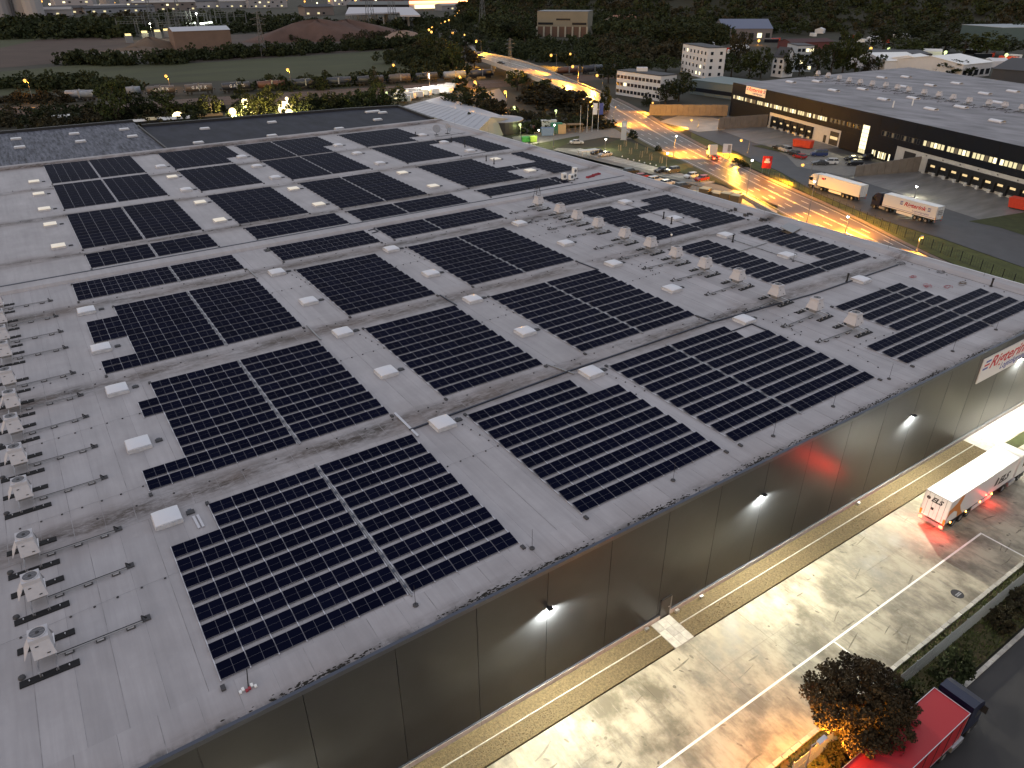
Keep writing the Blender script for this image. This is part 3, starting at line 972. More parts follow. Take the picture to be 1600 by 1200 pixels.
# ================================================================ GROUND AND ROADS
def yard_material():
    """concrete with drying puddles: two sizes of damp patch, brushed streaks, tyre dark"""
    m = bpy.data.materials.new('yard_concrete')
    m.use_nodes = True
    nt = m.node_tree
    L = nt.links.new
    b = nt.nodes['Principled BSDF']
    geo = node(nt, 'ShaderNodeNewGeometry')
    def nz(scale, detail, rough, sc, rot=0.0):
        mp = node(nt, 'ShaderNodeMapping')
        mp.inputs['Scale'].default_value = sc
        mp.inputs['Rotation'].default_value = (0, 0, rot)
        L(geo.outputs['Position'], mp.inputs[0])
        n = node(nt, 'ShaderNodeTexNoise')
        n.inputs['Scale'].default_value = scale
        n.inputs['Detail'].default_value = detail
        n.inputs['Roughness'].default_value = rough
        n.inputs['Distortion'].default_value = 0.0
        L(mp.outputs[0], n.inputs['Vector'])
        return n.outputs['Fac']
    def mr(s, a, c, lo=0.0, hi=1.0):
        n = node(nt, 'ShaderNodeMapRange')
        n.interpolation_type = 'SMOOTHSTEP'
        for k, v in ((1, a), (2, c), (3, lo), (4, hi)):
            n.inputs[k].default_value = v
        L(s, n.inputs[0])
        return n.outputs[0]
    def mix(f, a, c):
        n = node(nt, 'ShaderNodeMix', data_type='RGBA')
        L(f, n.inputs[0])
        for k, s in ((6, a), (7, c)):
            if isinstance(s, tuple):
                n.inputs[k].default_value = (*s, 1)
            else:
                L(s, n.inputs[k])
        return n.outputs[2]
    wet = mr(nz(0.3, 8, 0.66, (1.0, 0.8, 1), R(15)), 0.38, 0.64)
    wet2 = mr(nz(1.0, 7, 0.72, (1.3, 0.28, 1), R(15)), 0.42, 0.74)
    scratch = mr(nz(1.8, 6, 0.75, (1.6, 0.22, 1), R(15)), 0.5, 0.76)
    col = mix(wet, (0.39, 0.352, 0.265), (0.125, 0.108, 0.074))
    col = mix(mr(wet2, 0, 1, 0, 0.7), col, (0.14, 0.125, 0.1))
    col = mix(mr(scratch, 0, 1, 0, 0.45), col, (0.4, 0.375, 0.33))
    L(col, b.inputs['Base Color'])
    L(mr(wet, 0, 1, 0.8, 0.5), b.inputs['Roughness'])
    bp = node(nt, 'ShaderNodeBump')
    bp.inputs['Strength'].default_value = 0.12
    bp.inputs['Distance'].default_value = 0.03
    L(nz(3.0, 5, 0.6, (1, 1, 1)), bp.inputs['Height'])
    L(bp.outputs[0], b.inputs['Normal'])
    MATS['yard_concrete'] = m
    return m

M_ground = mat('dark_field_soil', (0.035, 0.034, 0.022), 0.95, noise=0.4, scale=0.02)
M_grass = mat('mown_grass', (0.042, 0.05, 0.014), 0.95, noise=0.4, scale=0.5, bump=0.5, bscale=5)
M_field = mat('field_grass', (0.046, 0.053, 0.019), 0.95, noise=0.3, scale=0.02, stretch=(1, 3, 1, R(-17)))
M_earth = mat('ploughed_earth', (0.065, 0.042, 0.032), 0.95, noise=0.3, scale=0.03)
M_asph = mat('asphalt', (0.05, 0.05, 0.053), 0.55, noise=0.25, scale=0.3, bump=0.1, bscale=8)
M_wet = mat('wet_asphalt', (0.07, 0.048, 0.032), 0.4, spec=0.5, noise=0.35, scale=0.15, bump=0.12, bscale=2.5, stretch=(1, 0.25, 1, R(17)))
M_line = mat('road_paint', (0.75, 0.74, 0.7), 0.6, noise=0.15, scale=2)
M_slab = yard_material()
M_paver = mat('lot_paving', (0.2, 0.19, 0.17), 0.8, noise=0.2, scale=1.0)
M_pave2 = mat('pale_parking_paving', (0.34, 0.33, 0.29), 0.8, noise=0.15, scale=1.0)
M_gravel = mat('gravel', (0.12, 0.09, 0.045), 0.95, noise=0.55, scale=5.0, bump=0.9, bscale=9)
M_kerb = mat('kerb_stone', (0.42, 0.4, 0.36), 0.85, noise=0.25, scale=2, rnd=0.15)

gme = bpy.data.meshes.new('ground')
gme.from_pydata([(-9000, -1500, -0.12), (9000, -1500, -0.12), (9000, 9000, -0.12), (-9000, 9000, -0.12)], [], [(0, 1, 2, 3)])
gme.materials.append(M_ground)
struct(link('ground', gme))

# --- yard below the facade
YB, YF = -23.6, -34.6
yard = struct(MB().box(-70, YF, -0.3, 120, YB, -0.012, M_slab).ob('yard'))
ycuts = [YB, -27.15, -30.75, YF]
x = -20.0
while x < 86:
    for a, b in zip(ycuts[:-1], ycuts[1:]):
        MB().box(x + 0.008, b + 0.008, -0.15, x + 5.992, a - 0.008, 0.0, M_slab).ob('concrete_slab', yard)
    x += 6
struct(sheet('yard_line', [(-20, -30.32), (68.3, -30.32), (68.3, -30.5), (-20, -30.5)], 0.004, M_line))
struct(sheet('yard_line', [(68.15, -30.5), (68.33, -30.5), (68.33, -34.5), (68.15, -34.5)], 0.004, M_line))
struct(sheet('yard_line', [(44.1, -30.5), (44.25, -30.5), (44.25, -31.9), (44.1, -31.9)], 0.004, M_line))
mh = struct(MB().lathe([(0.55, 0.003), (0.55, 0.012), (0.47, 0.014)], 20, (58.1, -33.4, 0), M_dark).ob('manhole_cover'))
MB().box(57.75, -33.45, 0.012, 58.45, -33.35, 0.02, M_grey).box(57.75, -33.6, 0.012, 58.45, -33.5, 0.02, M_grey).ob('rib', mh)
struct(sheet('forecourt', [(83, -23.7), (120, -23.7), (120, -44), (83, -44)], 0.003, M_slab))
# gravel bed with its pale edging
struct(MB().box(-40, YB + 0.12, -0.2, 32.65, -21.95, 0.01, M_gravel).box(34.85, YB + 0.12, -0.2, 83.6, -21.95, 0.01, M_gravel).box(-40, -21.86, -0.2, 32.65, -20.63, 0.03, M_gravel).box(34.85, -21.86, -0.2, 83.6, -20.63, 0.03, M_gravel).ob('gravel_bed'))
MB().box(-40, -21.95, -0.2, 32.65, -21.87, 0.09, M_kerb).box(34.85, -21.95, -0.2, 83.6, -21.87, 0.09, M_kerb).ob('edging', None, kind='structure')
# loose stones on the gravel
sv, sf = [], []
for i in range(7000):
    cx, cy = RNG.uniform(4, 83.5), RNG.uniform(YB + 0.15, -20.7)
    if 32.6 < cx < 34.9 or abs(cy + 21.9) < 0.1:
        continue
    r = RNG.uniform(0.03, 0.075)
    o = len(sv)
    a0 = RNG.uniform(0, 6)
    for j in range(3):
        sv.append((cx + r * math.cos(a0 + j * 2.09), cy + r * math.sin(a0 + j * 2.09), 0.02))
    sv.append((cx + r * 0.2, cy, 0.02 + r * 0.9))
    sf += [(o, o + 1, o + 3), (o + 1, o + 2, o + 3), (o + 2, o, o + 3)]
me = bpy.data.meshes.new('gravel')
me.from_pydata(sv, [], sf)
me.materials.append(mat('gravel_stone', (0.17, 0.13, 0.075), 0.9, noise=0.5, scale=4))
link('gravel', me, kind='stuff')
path = struct(MB().box(32.66, YB, -0.2, 34.84, -20.63, 0.02, M_conc).ob('path'))
for iy in range(3):
    for ix in range(3):
        MB().box(32.68 + ix * 0.72, YB + 0.02 + iy * 0.98, 0.02, 33.37 + ix * 0.72, YB + 0.97 + iy * 0.98, 0.05, M_kerb).ob('paving_slab', path)
path2 = struct(MB().box(83.61, YB, -0.2, 110, -20.63, 0.02, M_kerb).ob('path'))
lawn = struct(sheet('lawn', [(84.8, -23.75), (106, -23.75), (106, -25.8), (84.8, -25.0)], 0.02, M_grass))
for i, (xx, yy) in enumerate([(35.6, -20.75), (38.6, -20.8), (62.2, -20.8), (32.0, -20.8)]):
    o = MB().box(-0.18, -0.12, 0, 0.18, 0.12, 0.28, M_alu).ob('drain_outlet', None, (xx, yy - 0.05, 0.03))
    tag(o, 'small bright drain box at the foot of the wall, %s' % ['just right of the door', 'second right of the door', 'far right', 'left of the door'][i], 'drain box', 'drain boxes')
# tyre scuffs and oil spots left on the concrete
sc_v, sc_f = [], []
for i in range(170):
    cx, cy = RNG.uniform(5, 82), RNG.uniform(YF + 0.6, YB - 0.6)
    big = RNG.uniform() < 0.25
    ln, wd = (RNG.uniform(0.8, 2.4), RNG.uniform(0.03, 0.07)) if big else (RNG.uniform(0.1, 0.5), RNG.uniform(0.04, 0.12))
    a = RNG.normal(0.05, 0.18) if big else RNG.normal(-0.9, 0.5)
    o = len(sc_v)
    bend = RNG.normal(0, 0.08)
    for j in range(5):
        t = (j / 4 - 0.5) * ln
        w = wd * (0.25 + math.sin(math.pi * (j + 0.6) / 5.2))
        px_, py_ = cx + t * math.cos(a + bend * t), cy + t * math.sin(a + bend * t)
        sc_v += [(px_ - w * math.sin(a), py_ + w * math.cos(a), 0.003), (px_ + w * math.sin(a), py_ - w * math.cos(a), 0.003)]
    sc_f += [(o + 2 * j, o + 2 * j + 1, o + 2 * j + 3, o + 2 * j + 2) for j in range(4)]
me = bpy.data.meshes.new('tyre_scuffs')
me.from_pydata(sc_v, [], sc_f)
me.materials.append(mat('scuff_dark', (0.17, 0.15, 0.11), 0.7, noise=0.5, scale=2.0))
link('tyre_scuffs', me, kind='stuff')
# kerb stones along the outer yard edge
kerb = struct(MB().box(-40, -34.95, -0.3, 90, -34.61, 0.02, M_conc).ob('kerb'))
ks = MB().box(0, -0.16, -0.1, 0.96, 0.16, 0.1, M_kerb).mesh('kerb_stone')
for i in range(64):
    link('kerb_stone', ks, kerb, (22 + i, -34.79 + random.uniform(-0.012, 0.012), 0.02 + random.uniform(-0.01, 0.015)))
struct(sheet('verge', [(-40, -34.97), (110, -34.97), (110, -38.5), (-40, -38.5)], 0.0, mat('rough_verge', (0.05, 0.06, 0.02), 0.95, noise=0.6, scale=0.7, bump=0.8, bscale=4, col2=(0.075, 0.05, 0.025))))
struct(sheet('lane', [(-60, -38.7), (120, -38.7), (120, -62), (-60, -62)], 0.003, mat('old_lane_asphalt', (0.028, 0.026, 0.026), 0.6, noise=0.35, scale=0.25, stretch=(0.4, 1.2, 1))))
kerb2 = struct(MB().box(-40, -38.9, -0.3, 110, -38.72, 0.05, M_conc).ob('kerb'))
for i in range(60):
    MB().box(24 + i + 0.02, -39.02, -0.1, 24.98 + i, -38.7, 0.13, M_kerb).ob('kerb_stone', kerb2)
# --- base land on the right of the building: verge, road, lots
rR = [(118, -60, 0), (143.96, 19.43), (152.75, 35.87), (159.55, 52.17), (166.20, 71.24), (172.93, 86.37), (180.19, 103.16), (191.44, 127.42), (204.53, 154.44), (222.53, 188.62), (237.17, 219.90), (*(238.93, 237.35), 2), (*(239.26, 254.15), 4), (*(246.67, 281.83), 5.5), (*(253.57, 310.49), 7), (*(265.81, 356.64), 7), (*(269.24, 393.24), 7)]
rL = [(108, -60, 0), (142.23, 44.84), (145.32, 53.88), (151.60, 67.03), (156.60, 78.71), (161.64, 90.36), (169.49, 111.70), (174.79, 127.16), (183.22, 147.33), (194.64, 171.61), (*(207.82, 203.66), 1.5), (*(216.34, 228.21), 4), (*(217.27, 238.23), 5), (*(220.20, 250.87), 6), (*(224.85, 274.27), 7), (*(231.74, 299.21), 7), (*(249.08, 355.91), 7)]
rR = [(p[0], p[1], p[2] if len(p) > 2 else 0) for p in rR]
rL = [(p[0], p[1], p[2] if len(p) > 2 else 0) for p in rL]
def resample(pl, n):
    P_ = [Vector(p) for p in pl]
    d = [0]
    for a, b in zip(P_[:-1], P_[1:]):
        d.append(d[-1] + (b - a).length)
    out = []
    for i in range(n):
        t = d[-1] * i / (n - 1)
        j = max(k for k in range(len(d)) if d[k] <= t + 1e-6)
        j = min(j, len(P_) - 2)
        out.append(P_[j].lerp(P_[j + 1], (t - d[j]) / (d[j + 1] - d[j])))
    for _ in range(3):
        out = [out[0]] + [(out[i - 1] + out[i] * 2 + out[i + 1]) / 4 for i in range(1, n - 1)] + [out[-1]]
    return out
NR = 60
rR, rL = resample(rR, NR), resample(rL, NR)
def lat(t, i, dz=0.0):
    p = rL[i].lerp(rR[i], t)
    return (p.x, p.y, p.z + dz)
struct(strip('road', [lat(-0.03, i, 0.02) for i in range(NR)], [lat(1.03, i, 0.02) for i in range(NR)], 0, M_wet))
def road_line(t, w, i0=0, i1=NR):
    struct(strip('road_line', [lat(t - w, i, 0.045) for i in range(i0, i1)], [lat(t + w, i, 0.045) for i in range(i0, i1)], 0, M_line))
road_line(0.03, 0.006)
road_line(0.97, 0.006)
road_line(0.60, 0.005)
road_line(0.575, 0.005)
dash_me = MB().add([(0, -0.11, 0), (3.2, -0.11, 0), (3.2, 0.11, 0), (0, 0.11, 0)], [(0, 1, 2, 3)], M_line).mesh('road_dash')
for t in (0.2, 0.38, 0.79):
    acc, last = 0.0, Vector(lat(t, 0))
    nxt = 3.0
    for i in range(1, NR):
        p = Vector(lat(t, i))
        seg = (p - last).length
        while acc + seg > nxt:
            q_ = last.lerp(p, (nxt - acc) / seg)
            if q_.y > 20:
                d = (p - last).normalized()
                struct(link('road_dash', dash_me, None, (q_.x, q_.y, q_.z + 0.05), math.atan2(d.y, d.x)))
            nxt += 8.0
        acc += seg
        last = p
# bridge body: deck edge girders, parapets, abutment
br = thing('road_bridge', 'concrete road bridge rising over the railway tracks', 'bridge')
for t, s in ((-0.035, -1), (1.035, 1)):
    m_ = MB()
    for i in range(36, NR - 1):
        a, b = Vector(lat(t, i)), Vector(lat(t, i + 1))
        n = Vector((-(b - a).y, (b - a).x, 0)).normalized() * 0.25
        if a.z < 0.4:
            continue
        m_.add([a - n + Vector((0, 0, -1.3)), b - n + Vector((0, 0, -1.3)), b + n + Vector((0, 0, -1.3)), a + n + Vector((0, 0, -1.3)), a - n + Vector((0, 0, 0.75)), b - n + Vector((0, 0, 0.75)), b + n + Vector((0, 0, 0.75)), a + n + Vector((0, 0, 0.75))], [(4, 5, 6, 7), (0, 1, 5, 4), (2, 3, 7, 6), (0, 3, 2, 1)], M_conc)
    m_.ob('girder', br)
m_ = MB()
for i in range(40, NR - 9):
    a0, b0, a1, b1 = Vector(lat(-0.03, i)), Vector(lat(-0.03, i + 1)), Vector(lat(1.03, i)), Vector(lat(1.03, i + 1))
    if a0.z > 0.5 and a0.z < 6.3:
        dn = Vector((0, 0, 1))
        m_.add([a0 - dn * 0.1, b0 - dn * 0.1, b1 - dn * 0.1, a1 - dn * 0.1, (a0.x, a0.y, -0.1), (b0.x, b0.y, -0.1), (b1.x, b1.y, -0.1), (a1.x, a1.y, -0.1)], [(0, 1, 5, 4), (2, 3, 7, 6), (0, 4, 7, 3), (1, 2, 6, 5)], mat('embankment', (0.05, 0.045, 0.025), 0.95, noise=0.4, scale=0.2))
m_.ob('abutment', br)
for f in (0.15, 0.5, 0.85):
    for i in (NR - 8, NR - 4):
        p = Vector(lat(f, i))
        MB().cyl((p.x, p.y, -0.1), (p.x, p.y, p.z - 0.4), 0.9, 0.9, 10, M_conc).ob('pier', br)
struct(strip('road', [(rL[-1].x, rL[-1].y, 7.0), (*(345.37, 543.93), 4), (*(416.52, 694.85), 2), (*(538.77, 890.66), 1), (*(680.58, 1109.15), 0.2), (*(853.92, 1382.32), 0.2)], [(rR[-1].x, rR[-1].y, 7.0), (*(368.88, 577.08), 4), (*(434.60, 709.90), 2), (*(545.60, 885.34), 1), (*(689.76, 1101.77), 0.2), (*(866.12, 1372.10), 0.2)], 0, M_wet))
# sidewalk and verges beside the road
struct(strip('sidewalk', [lat(1.04, i, 0.09) for i in range(0, 38)], [lat(1.16, i, 0.09) for i in range(0, 38)], 0, mat('brown_sidewalk', (0.2, 0.15, 0.12), 0.8, noise=0.2, scale=1)))
struct(strip('verge', [lat(-0.03, i, 0.015) for i in range(0, 40)], [lat(-0.16, i, 0.015) for i in range(0, 40)], 0, mat('dry_verge', (0.075, 0.07, 0.03), 0.95, noise=0.4, scale=0.6)))

# car park between road and warehouse
struct(sheet('car_park', [(143.09, 142.92), (165.08, 155.57), (174.81, 153.19), (141, 152), (152, 142), (154, 80), (150, 66), (106, 40), (106, 150), (143.84, 160.52)], 0.004, M_paver))
struct(strip('parking_bays', [(148.6, 141), (150.2, 112), (151.6, 84)], [(153.9, 141), (155.0, 112), (155.4, 84)], 0.012, M_pave2))
for k in range(20):
    y = 85 + k * 2.85
    x0 = 151.55 - (y - 84) * 0.052
    struct(sheet('bay_line', [(x0, y - 0.06), (x0 + 5.0, y - 0.06), (x0 + 5.0, y + 0.06), (x0, y + 0.06)], 0.02, M_line))
struct(sheet('lawn', [(154.2, 141.5), (159.86, 138.80), (175.16, 145.70), (174.09, 134.11), (167.19, 112.16), (160.13, 92.35), (154.79, 79.11), (155.6, 84), (155.2, 112)], 0.016, M_grass))
struct(sheet('lawn', [(137.20, 151.99), (144.00, 155.03), (167.33, 158.40), (164.35, 154.65), (144.04, 143.50), (136.52, 142.65)], 0.016, M_grass))
struct(strip('access_road', [(146.31, 170.10), (158.04, 170.90), (173.44, 167.98), (188.41, 167.37), (194.31, 164.94)], [(134.55, 148.85), (144.41, 148.25), (159.15, 149.87), (173.25, 151.34), (178.40, 142.03)], 0.01, M_paver))
struct(sheet('loading_apron', [(140.20, 72.65), (153.43, 72.72), (149.92, 58.80), (141, 52), (106, 42), (106, 72)], 0.02, M_pave2))
m_ = MB()
for a, b in zip([(149.73, 70.60), (143.02, 56.11), (139.49, 47.92), (132, 22)][:-1], [(143.02, 56.11), (139.49, 47.92), (132, 22)]):
    A, B = Vector(a), Vector(b)
    n = Vector((-(B - A).y, (B - A).x)).normalized() * 0.2
    m_.prism([A - n, B - n, B + n, A + n], -0.1, 1.0, M_conc)
o = m_.ob('low_wall')
tag(o, 'low pale wall between the apron and the orange lit road', 'wall')
# loop road
loop = [(188.02, 247.05), (175.86, 232.20), (166.60, 213.59), (162.41, 197.70), (167.73, 188.67), (179.64, 183.87), (193.66, 181.30), (205.01, 180.86)]
loop2 = [(195.08, 247.05), (181.99, 232.39), (174.56, 216.05), (172.54, 203.60), (177.89, 194.19), (188.15, 190.76), (200.64, 189.73), (211.85, 189.90)]
struct(strip('loop_road', loop, loop2, 0.012, mat('loop_asphalt', (0.075, 0.072, 0.075), 0.5, noise=0.2, scale=0.3)))
struct(strip('loop_road', [(187.79, 267.81), (188.02, 247.05)], [(214.49, 283.52), (195.08, 247.05)], 0.012, MATS['loop_asphalt']))

# ================================================================ SECOND WAREHOUSE
D2 = Vector((0.309, 0.951)).normalized()
N2 = Vector((-D2.y, D2.x))           # out of the facade, towards the road
W0 = Vector((217.5, 72.0))
RZ2 = math.atan2(D2.y, D2.x)
def w2(s, o=0.0):
    p = W0 + D2 * s + N2 * o
    return (p.x, p.y)
M_w2 = mat('dark_blue_cladding', (0.005, 0.007, 0.013), 0.5, 0.0, spec=0.2, noise=0.15, scale=0.4)
M_w2r = mat('second_roof_membrane', (0.21, 0.2, 0.215), 0.6, noise=0.55, scale=0.16, bump=0.1, bscale=0.8, stretch=(1, 0.4, 1, R(17)))
M_dockw = mat('dock_white', (0.5, 0.49, 0.46), 0.6, noise=0.1, scale=1)
M_win = glow('lit_window', (1.0, 0.86, 0.48), 0.45)
M_winb = glow('bright_window', (1.0, 0.87, 0.5), 0.95)
M_windim = glow('dim_window', (0.8, 0.6, 0.35), 0.07)
W2H = 12.1
b2 = thing('second_warehouse', 'dark clad warehouse across the road with lit window band and loading docks', 'warehouse', (W0.x, W0.y, 0), RZ2)
# local frame: x along the facade (towards the far end), y outwards
LN, LS = 91.0, -150.0
def wl(p):
    v = Vector(p) - W0
    return (v.dot(D2), v.dot(N2))
far_c = wl((359.84, 152.17))
far_s = wl((330.99, 88.43))
k_ = (far_s[1] - far_c[1]) / (far_s[0] - far_c[0])
back = [(LS, far_c[1] + k_ * (LS - far_c[0]) * 0.3), (far_c[0], far_c[1])]
MB().prism([(LN, -0.15), (LS, -0.15), back[0], back[1]], 0, W2H - 0.5, M_w2).ob('wall', b2)
MB().prism([(LN - 0.3, -0.4), (LS, -0.4), (back[0][0], back[0][1] + 0.3), (back[1][0] - 0.3, back[1][1] + 0.3)], W2H - 0.5, W2H, M_w2r).ob('roof', b2)
n = 17
for i in range(n):
    a = LS + (LN - LS) * i / n
    b = LS + (LN - LS) * (i + 1) / n
    MB().box(a + 0.03, -0.15, 5.2, b - 0.03, 0.1, W2H + 0.35, M_w2).ob('wall_panel', b2)
for a, b in ((63.2, LN), (-2.6, 22.6)):
    MB().box(a, -0.15, 0, b, 0.08, 5.19, M_w2).ob('wall_panel', b2)
# white dock walls, set back a little
for a, b in ((22.62, 63.18), (LS, -2.62)):
    MB().box(a, -0.15, 0, b, 0.0, 5.19, M_dockw).ob('dock_wall', b2)
# long window band: groups of narrow panes
def pane_group(s0, s1, z0, z1, mats, npane=6):
    g = MB()
    g.box(s0 - 0.12, 0.1, z0 - 0.1, s1 + 0.12, 0.13, z1 + 0.1, M_dark)
    w = g.ob('window', b2)
    q = MB()
    for k in range(npane):
        a = s0 + (s1 - s0) * k / npane
        b = s0 + (s1 - s0) * (k + 1) / npane
        q.box(a + 0.17, 0.13, z0, b - 0.17, 0.15, z1, mats[k % len(mats)])
    q.ob('pane', w)
L_ = [M_win, M_win, M_winb, M_win, M_windim, M_win]
D_ = [M_glass, M_glass, M_windim]
def strip_z(s):
    return 7.05 - 0.004 * s
for i in range(7):
    s1 = 89.5 - i * 8.55
    pane_group(s1 - 7.6, s1, strip_z(s1), strip_z(s1) + 1.25, [M_windim] * 2 + [M_win] if i in (1,) else (L_[i % 3:] + L_[:i % 3]))
for i in range(5):
    s1 = 29.0 - i * 8.1
    if 6 < s1 < 22 and i == 2:
        continue
    pane_group(s1 - 7.3, s1, 7.05, 8.3, D_ if i else [M_windim, M_glass], 7)
for i in range(14):
    s1 = -12.0 - i * 8.6
    pane_group(s1 - 7.8, s1, 7.1, 8.45, (L_[i % 4:] + L_[:i % 4]))
# lit stair tower
f = MB().box(10.0, 0.1, 0.2, 13.1, 0.16, 8.8, M_dark).ob('window', b2)
q = MB()
for k in range(3):
    for j in range(7):
        q.box(10.1 + k * 1.0, 0.16, 0.4 + j * 1.2, 11.0 + k * 1.0, 0.19, 1.5 + j * 1.2, M_winb if j > 0 else M_win)
q.ob('pane', f)
lamp_light('AREA', 250, (1.0, 0.86, 0.5), f, (11.5, 3.0, 3.5), rot=(R(115), 0, 0)).data.size = 3
pane_group(-1.0, 7.0, 0.4, 2.3, [M_winb, M_glass, M_win, M_winb, M_win], 9)
# docks: black shelters with lit gates
M_shelter = mat('dock_shelter', (0.012, 0.012, 0.013), 0.8)
M_gate = glow('gate_light', (1.0, 0.72, 0.35), 0.45)
def dock(s):
    d = MB()
    d.box(s - 1.85, 0.0, 0.3, s - 1.25, 0.7, 4.1, M_shelter).box(s + 1.25, 0.0, 0.3, s + 1.85, 0.7, 4.1, M_shelter).box(s - 1.25, 0, 2.9, s + 1.25, 0.7, 4.1, M_shelter)
    o = d.ob('dock_shelter', b2)
    MB().box(s - 1.24, 0.0, 1.0, s + 1.24, 0.12, 2.89, M_shelter).ob('gate', o)
    MB().box(s - 0.85, 0.12, 2.1, s + 0.85, 0.15, 2.65, M_gate).ob('lit_pane', o)
    MB().box(s - 1.2, 0.0, 0.75, s + 1.2, 0.35, 0.99, M_dark).ob('leveller', o)
    e = MB().box(s - 0.05 + 1.86, 0.0, 0.0, s + 0.75 + 1.86, 1.1, 0.9, M_dockw)
    e.ob('bumper_post', b2)
for i in range(6):
    dock(59.2 - i * 4.15)
for i in range(14):
    dock(-17.6 - i * 3.75)
for s0 in (23.4, -10.4):
    o = MB().box(s0, 0.0, 0.2, s0 + 4.4, 0.06, 4.4, M_dark).ob('roller_gate', b2)
    MB().box(s0 + 0.3, 0.06, 2.0, s0 + 4.1, 0.09, 2.9, M_gate if s0 > 0 else M_dark).ob('lit_pane', o)
MB().box(29.4, 0.0, 0.2, 30.8, 0.05, 2.6, M_dark).ob('door', b2)
for i in range(8):
    s = -14.5 - i * 6
    MB().box(s, 0.0, 4.55, s + 0.25, 0.25, 4.75, M_black).ob('camera_box', b2)
# sign on the far end
M_signw = mat('sign_white', (0.7, 0.68, 0.68), 0.5)
M_sigred = mat('sign_red', (0.5, 0.012, 0.02), 0.5)
M_sigblue = mat('sign_blue', (0.03, 0.045, 0.3), 0.5)
def firm_sign(parent, x0, x1, z0, z1, y, flip=False):
    """white board with red italic name, blue strapline and striped blocks; x runs right to left for the reader when flip"""
    s = -1 if flip else 1
    bd = MB().box(min(x0, x1), min(y, y - 0.1), z0, max(x0, x1), max(y, y - 0.1), z1, M_signw).ob('sign_board', parent)
    return bd
sg = thing('company_sign', 'white sign with red lettering high on the dark warehouse across the road', 'sign', (W0.x, W0.y, 0), RZ2)
MB().box(67.3, 0.36, 9.55, 80.6, 0.5, 12.45, M_signw).ob('board', sg)
def sign_text(sg, x_left, width, z0, h, y, dirx, face):
    u = Vector((0, 0, 1))
    r = Vector((dirx, 0, 0))
    o = Vector((x_left, y, z0))
    m_ = MB()
    for k, mm in enumerate((M_sigblue, M_sigred, M_sigblue)):
        for xa, ww, sl in ((0.03, 0.085, 0.0), (0.885, 0.085, 0.0)):
            zz = z0 + h * (0.50 + 0.14 * k)
            a = o + r * (width * (xa + 0.012 * k))
            b = o + r * (width * (xa + ww + 0.012 * k))
            th = h * 0.075
            lo, hi = min(a.x, b.x), max(a.x, b.x)
            m_.box(lo, min(y, y + face * 0.012), zz, hi, max(y, y + face * 0.012), zz + th, mm)
    m_.ob('stripes', sg)
    lettering('Rigterink', h * 0.66, o + r * (width * 0.135) + u * (h * 0.46), r, u, M_sigred, sg, width=width * 0.72, shear=0.3, bold=h * 0.012)
    lettering('Logistikgruppe', h * 0.36, o + r * (width * 0.36) + u * (h * 0.16), r, u, M_sigblue, sg, width=width * 0.5, shear=0.3, bold=h * 0.004)
sign_text(sg, 80.6, 13.3, 9.55, 2.9, 0.5, -1, 1)
# roof furniture of the second warehouse
for i, (px) in enumerate([(292.83, 153.59), (290.22, 146.75), (285.99, 138.70), (282.70, 131.82), (280.66, 125.70), (279.97, 120.09), (279.70, 114.37), (277.15, 108.21), (274.70, 102.30), (272.66, 95.39), (270.52, 88.91), (267.55, 82.44), (264.51, 75.55), (264.74, 69.35), (263.97, 64.07), (262.88, 58.44)]):
    o = copy_tree(ru)
    o.location = (*px, W2H + 0.004)
    o.rotation_euler = (0, 0, RZ2 - R(90))
    o['group'] = 'hooded units on the second warehouse'
    o['label'] = 'small pale hood on the roof across the road, %s from its far end' % ordinal(i)
ARC = MB()
na = 7
for k in range(na):
    a0, a1 = math.pi * k / na, math.pi * (k + 1) / na
    ARC.add([(-2.2, -1.0 * math.cos(a0), 0.25 + 0.45 * math.sin(a0)), (2.2, -1.0 * math.cos(a0), 0.25 + 0.45 * math.sin(a0)), (2.2, -1.0 * math.cos(a1), 0.25 + 0.45 * math.sin(a1)), (-2.2, -1.0 * math.cos(a1), 0.25 + 0.45 * math.sin(a1))], [(0, 1, 2, 3)], M_dome)
ARC.box(-2.25, -1.05, 0, 2.25, 1.05, 0.25, M_curb)
ARCM = ARC.mesh('roof_light')
for i, p in enumerate([(265.82, 146.47), (276.14, 141.71), (257.78, 121.28), (269.69, 117.28), (251.44, 97.40), (262.54, 93.35), (309.31, 134.30), (319.67, 129.73), (289.13, 112.68), (301.18, 108.88), (315.31, 106.19), (294.13, 84.93), (308.55, 82.08), (244.06, 76.65), (255.75, 73.30), (237.56, 53.49), (275.49, 71.36)]):
    o = link('roof_light', ARCM, None, (*p, W2H + 0.004), RZ2)
    tag(o, 'white rooflight on the warehouse across the road, %s along' % (ordinal(i) if i < 16 else 'last'), 'rooflight', 'rooflights on the second warehouse')
for i, p in enumerate([(238.62, 86.23), (247.55, 84.96)]):
    vp = MB().cyl((0, 0, 0), (0, 0, 2.0), 0.2, 0.2, 8, M_white).ob('flue', None, (*p, W2H))
    tag(vp, ('left' if i == 0 else 'right') + ' white flue on the roof edge across the road', 'flue', 'flues')
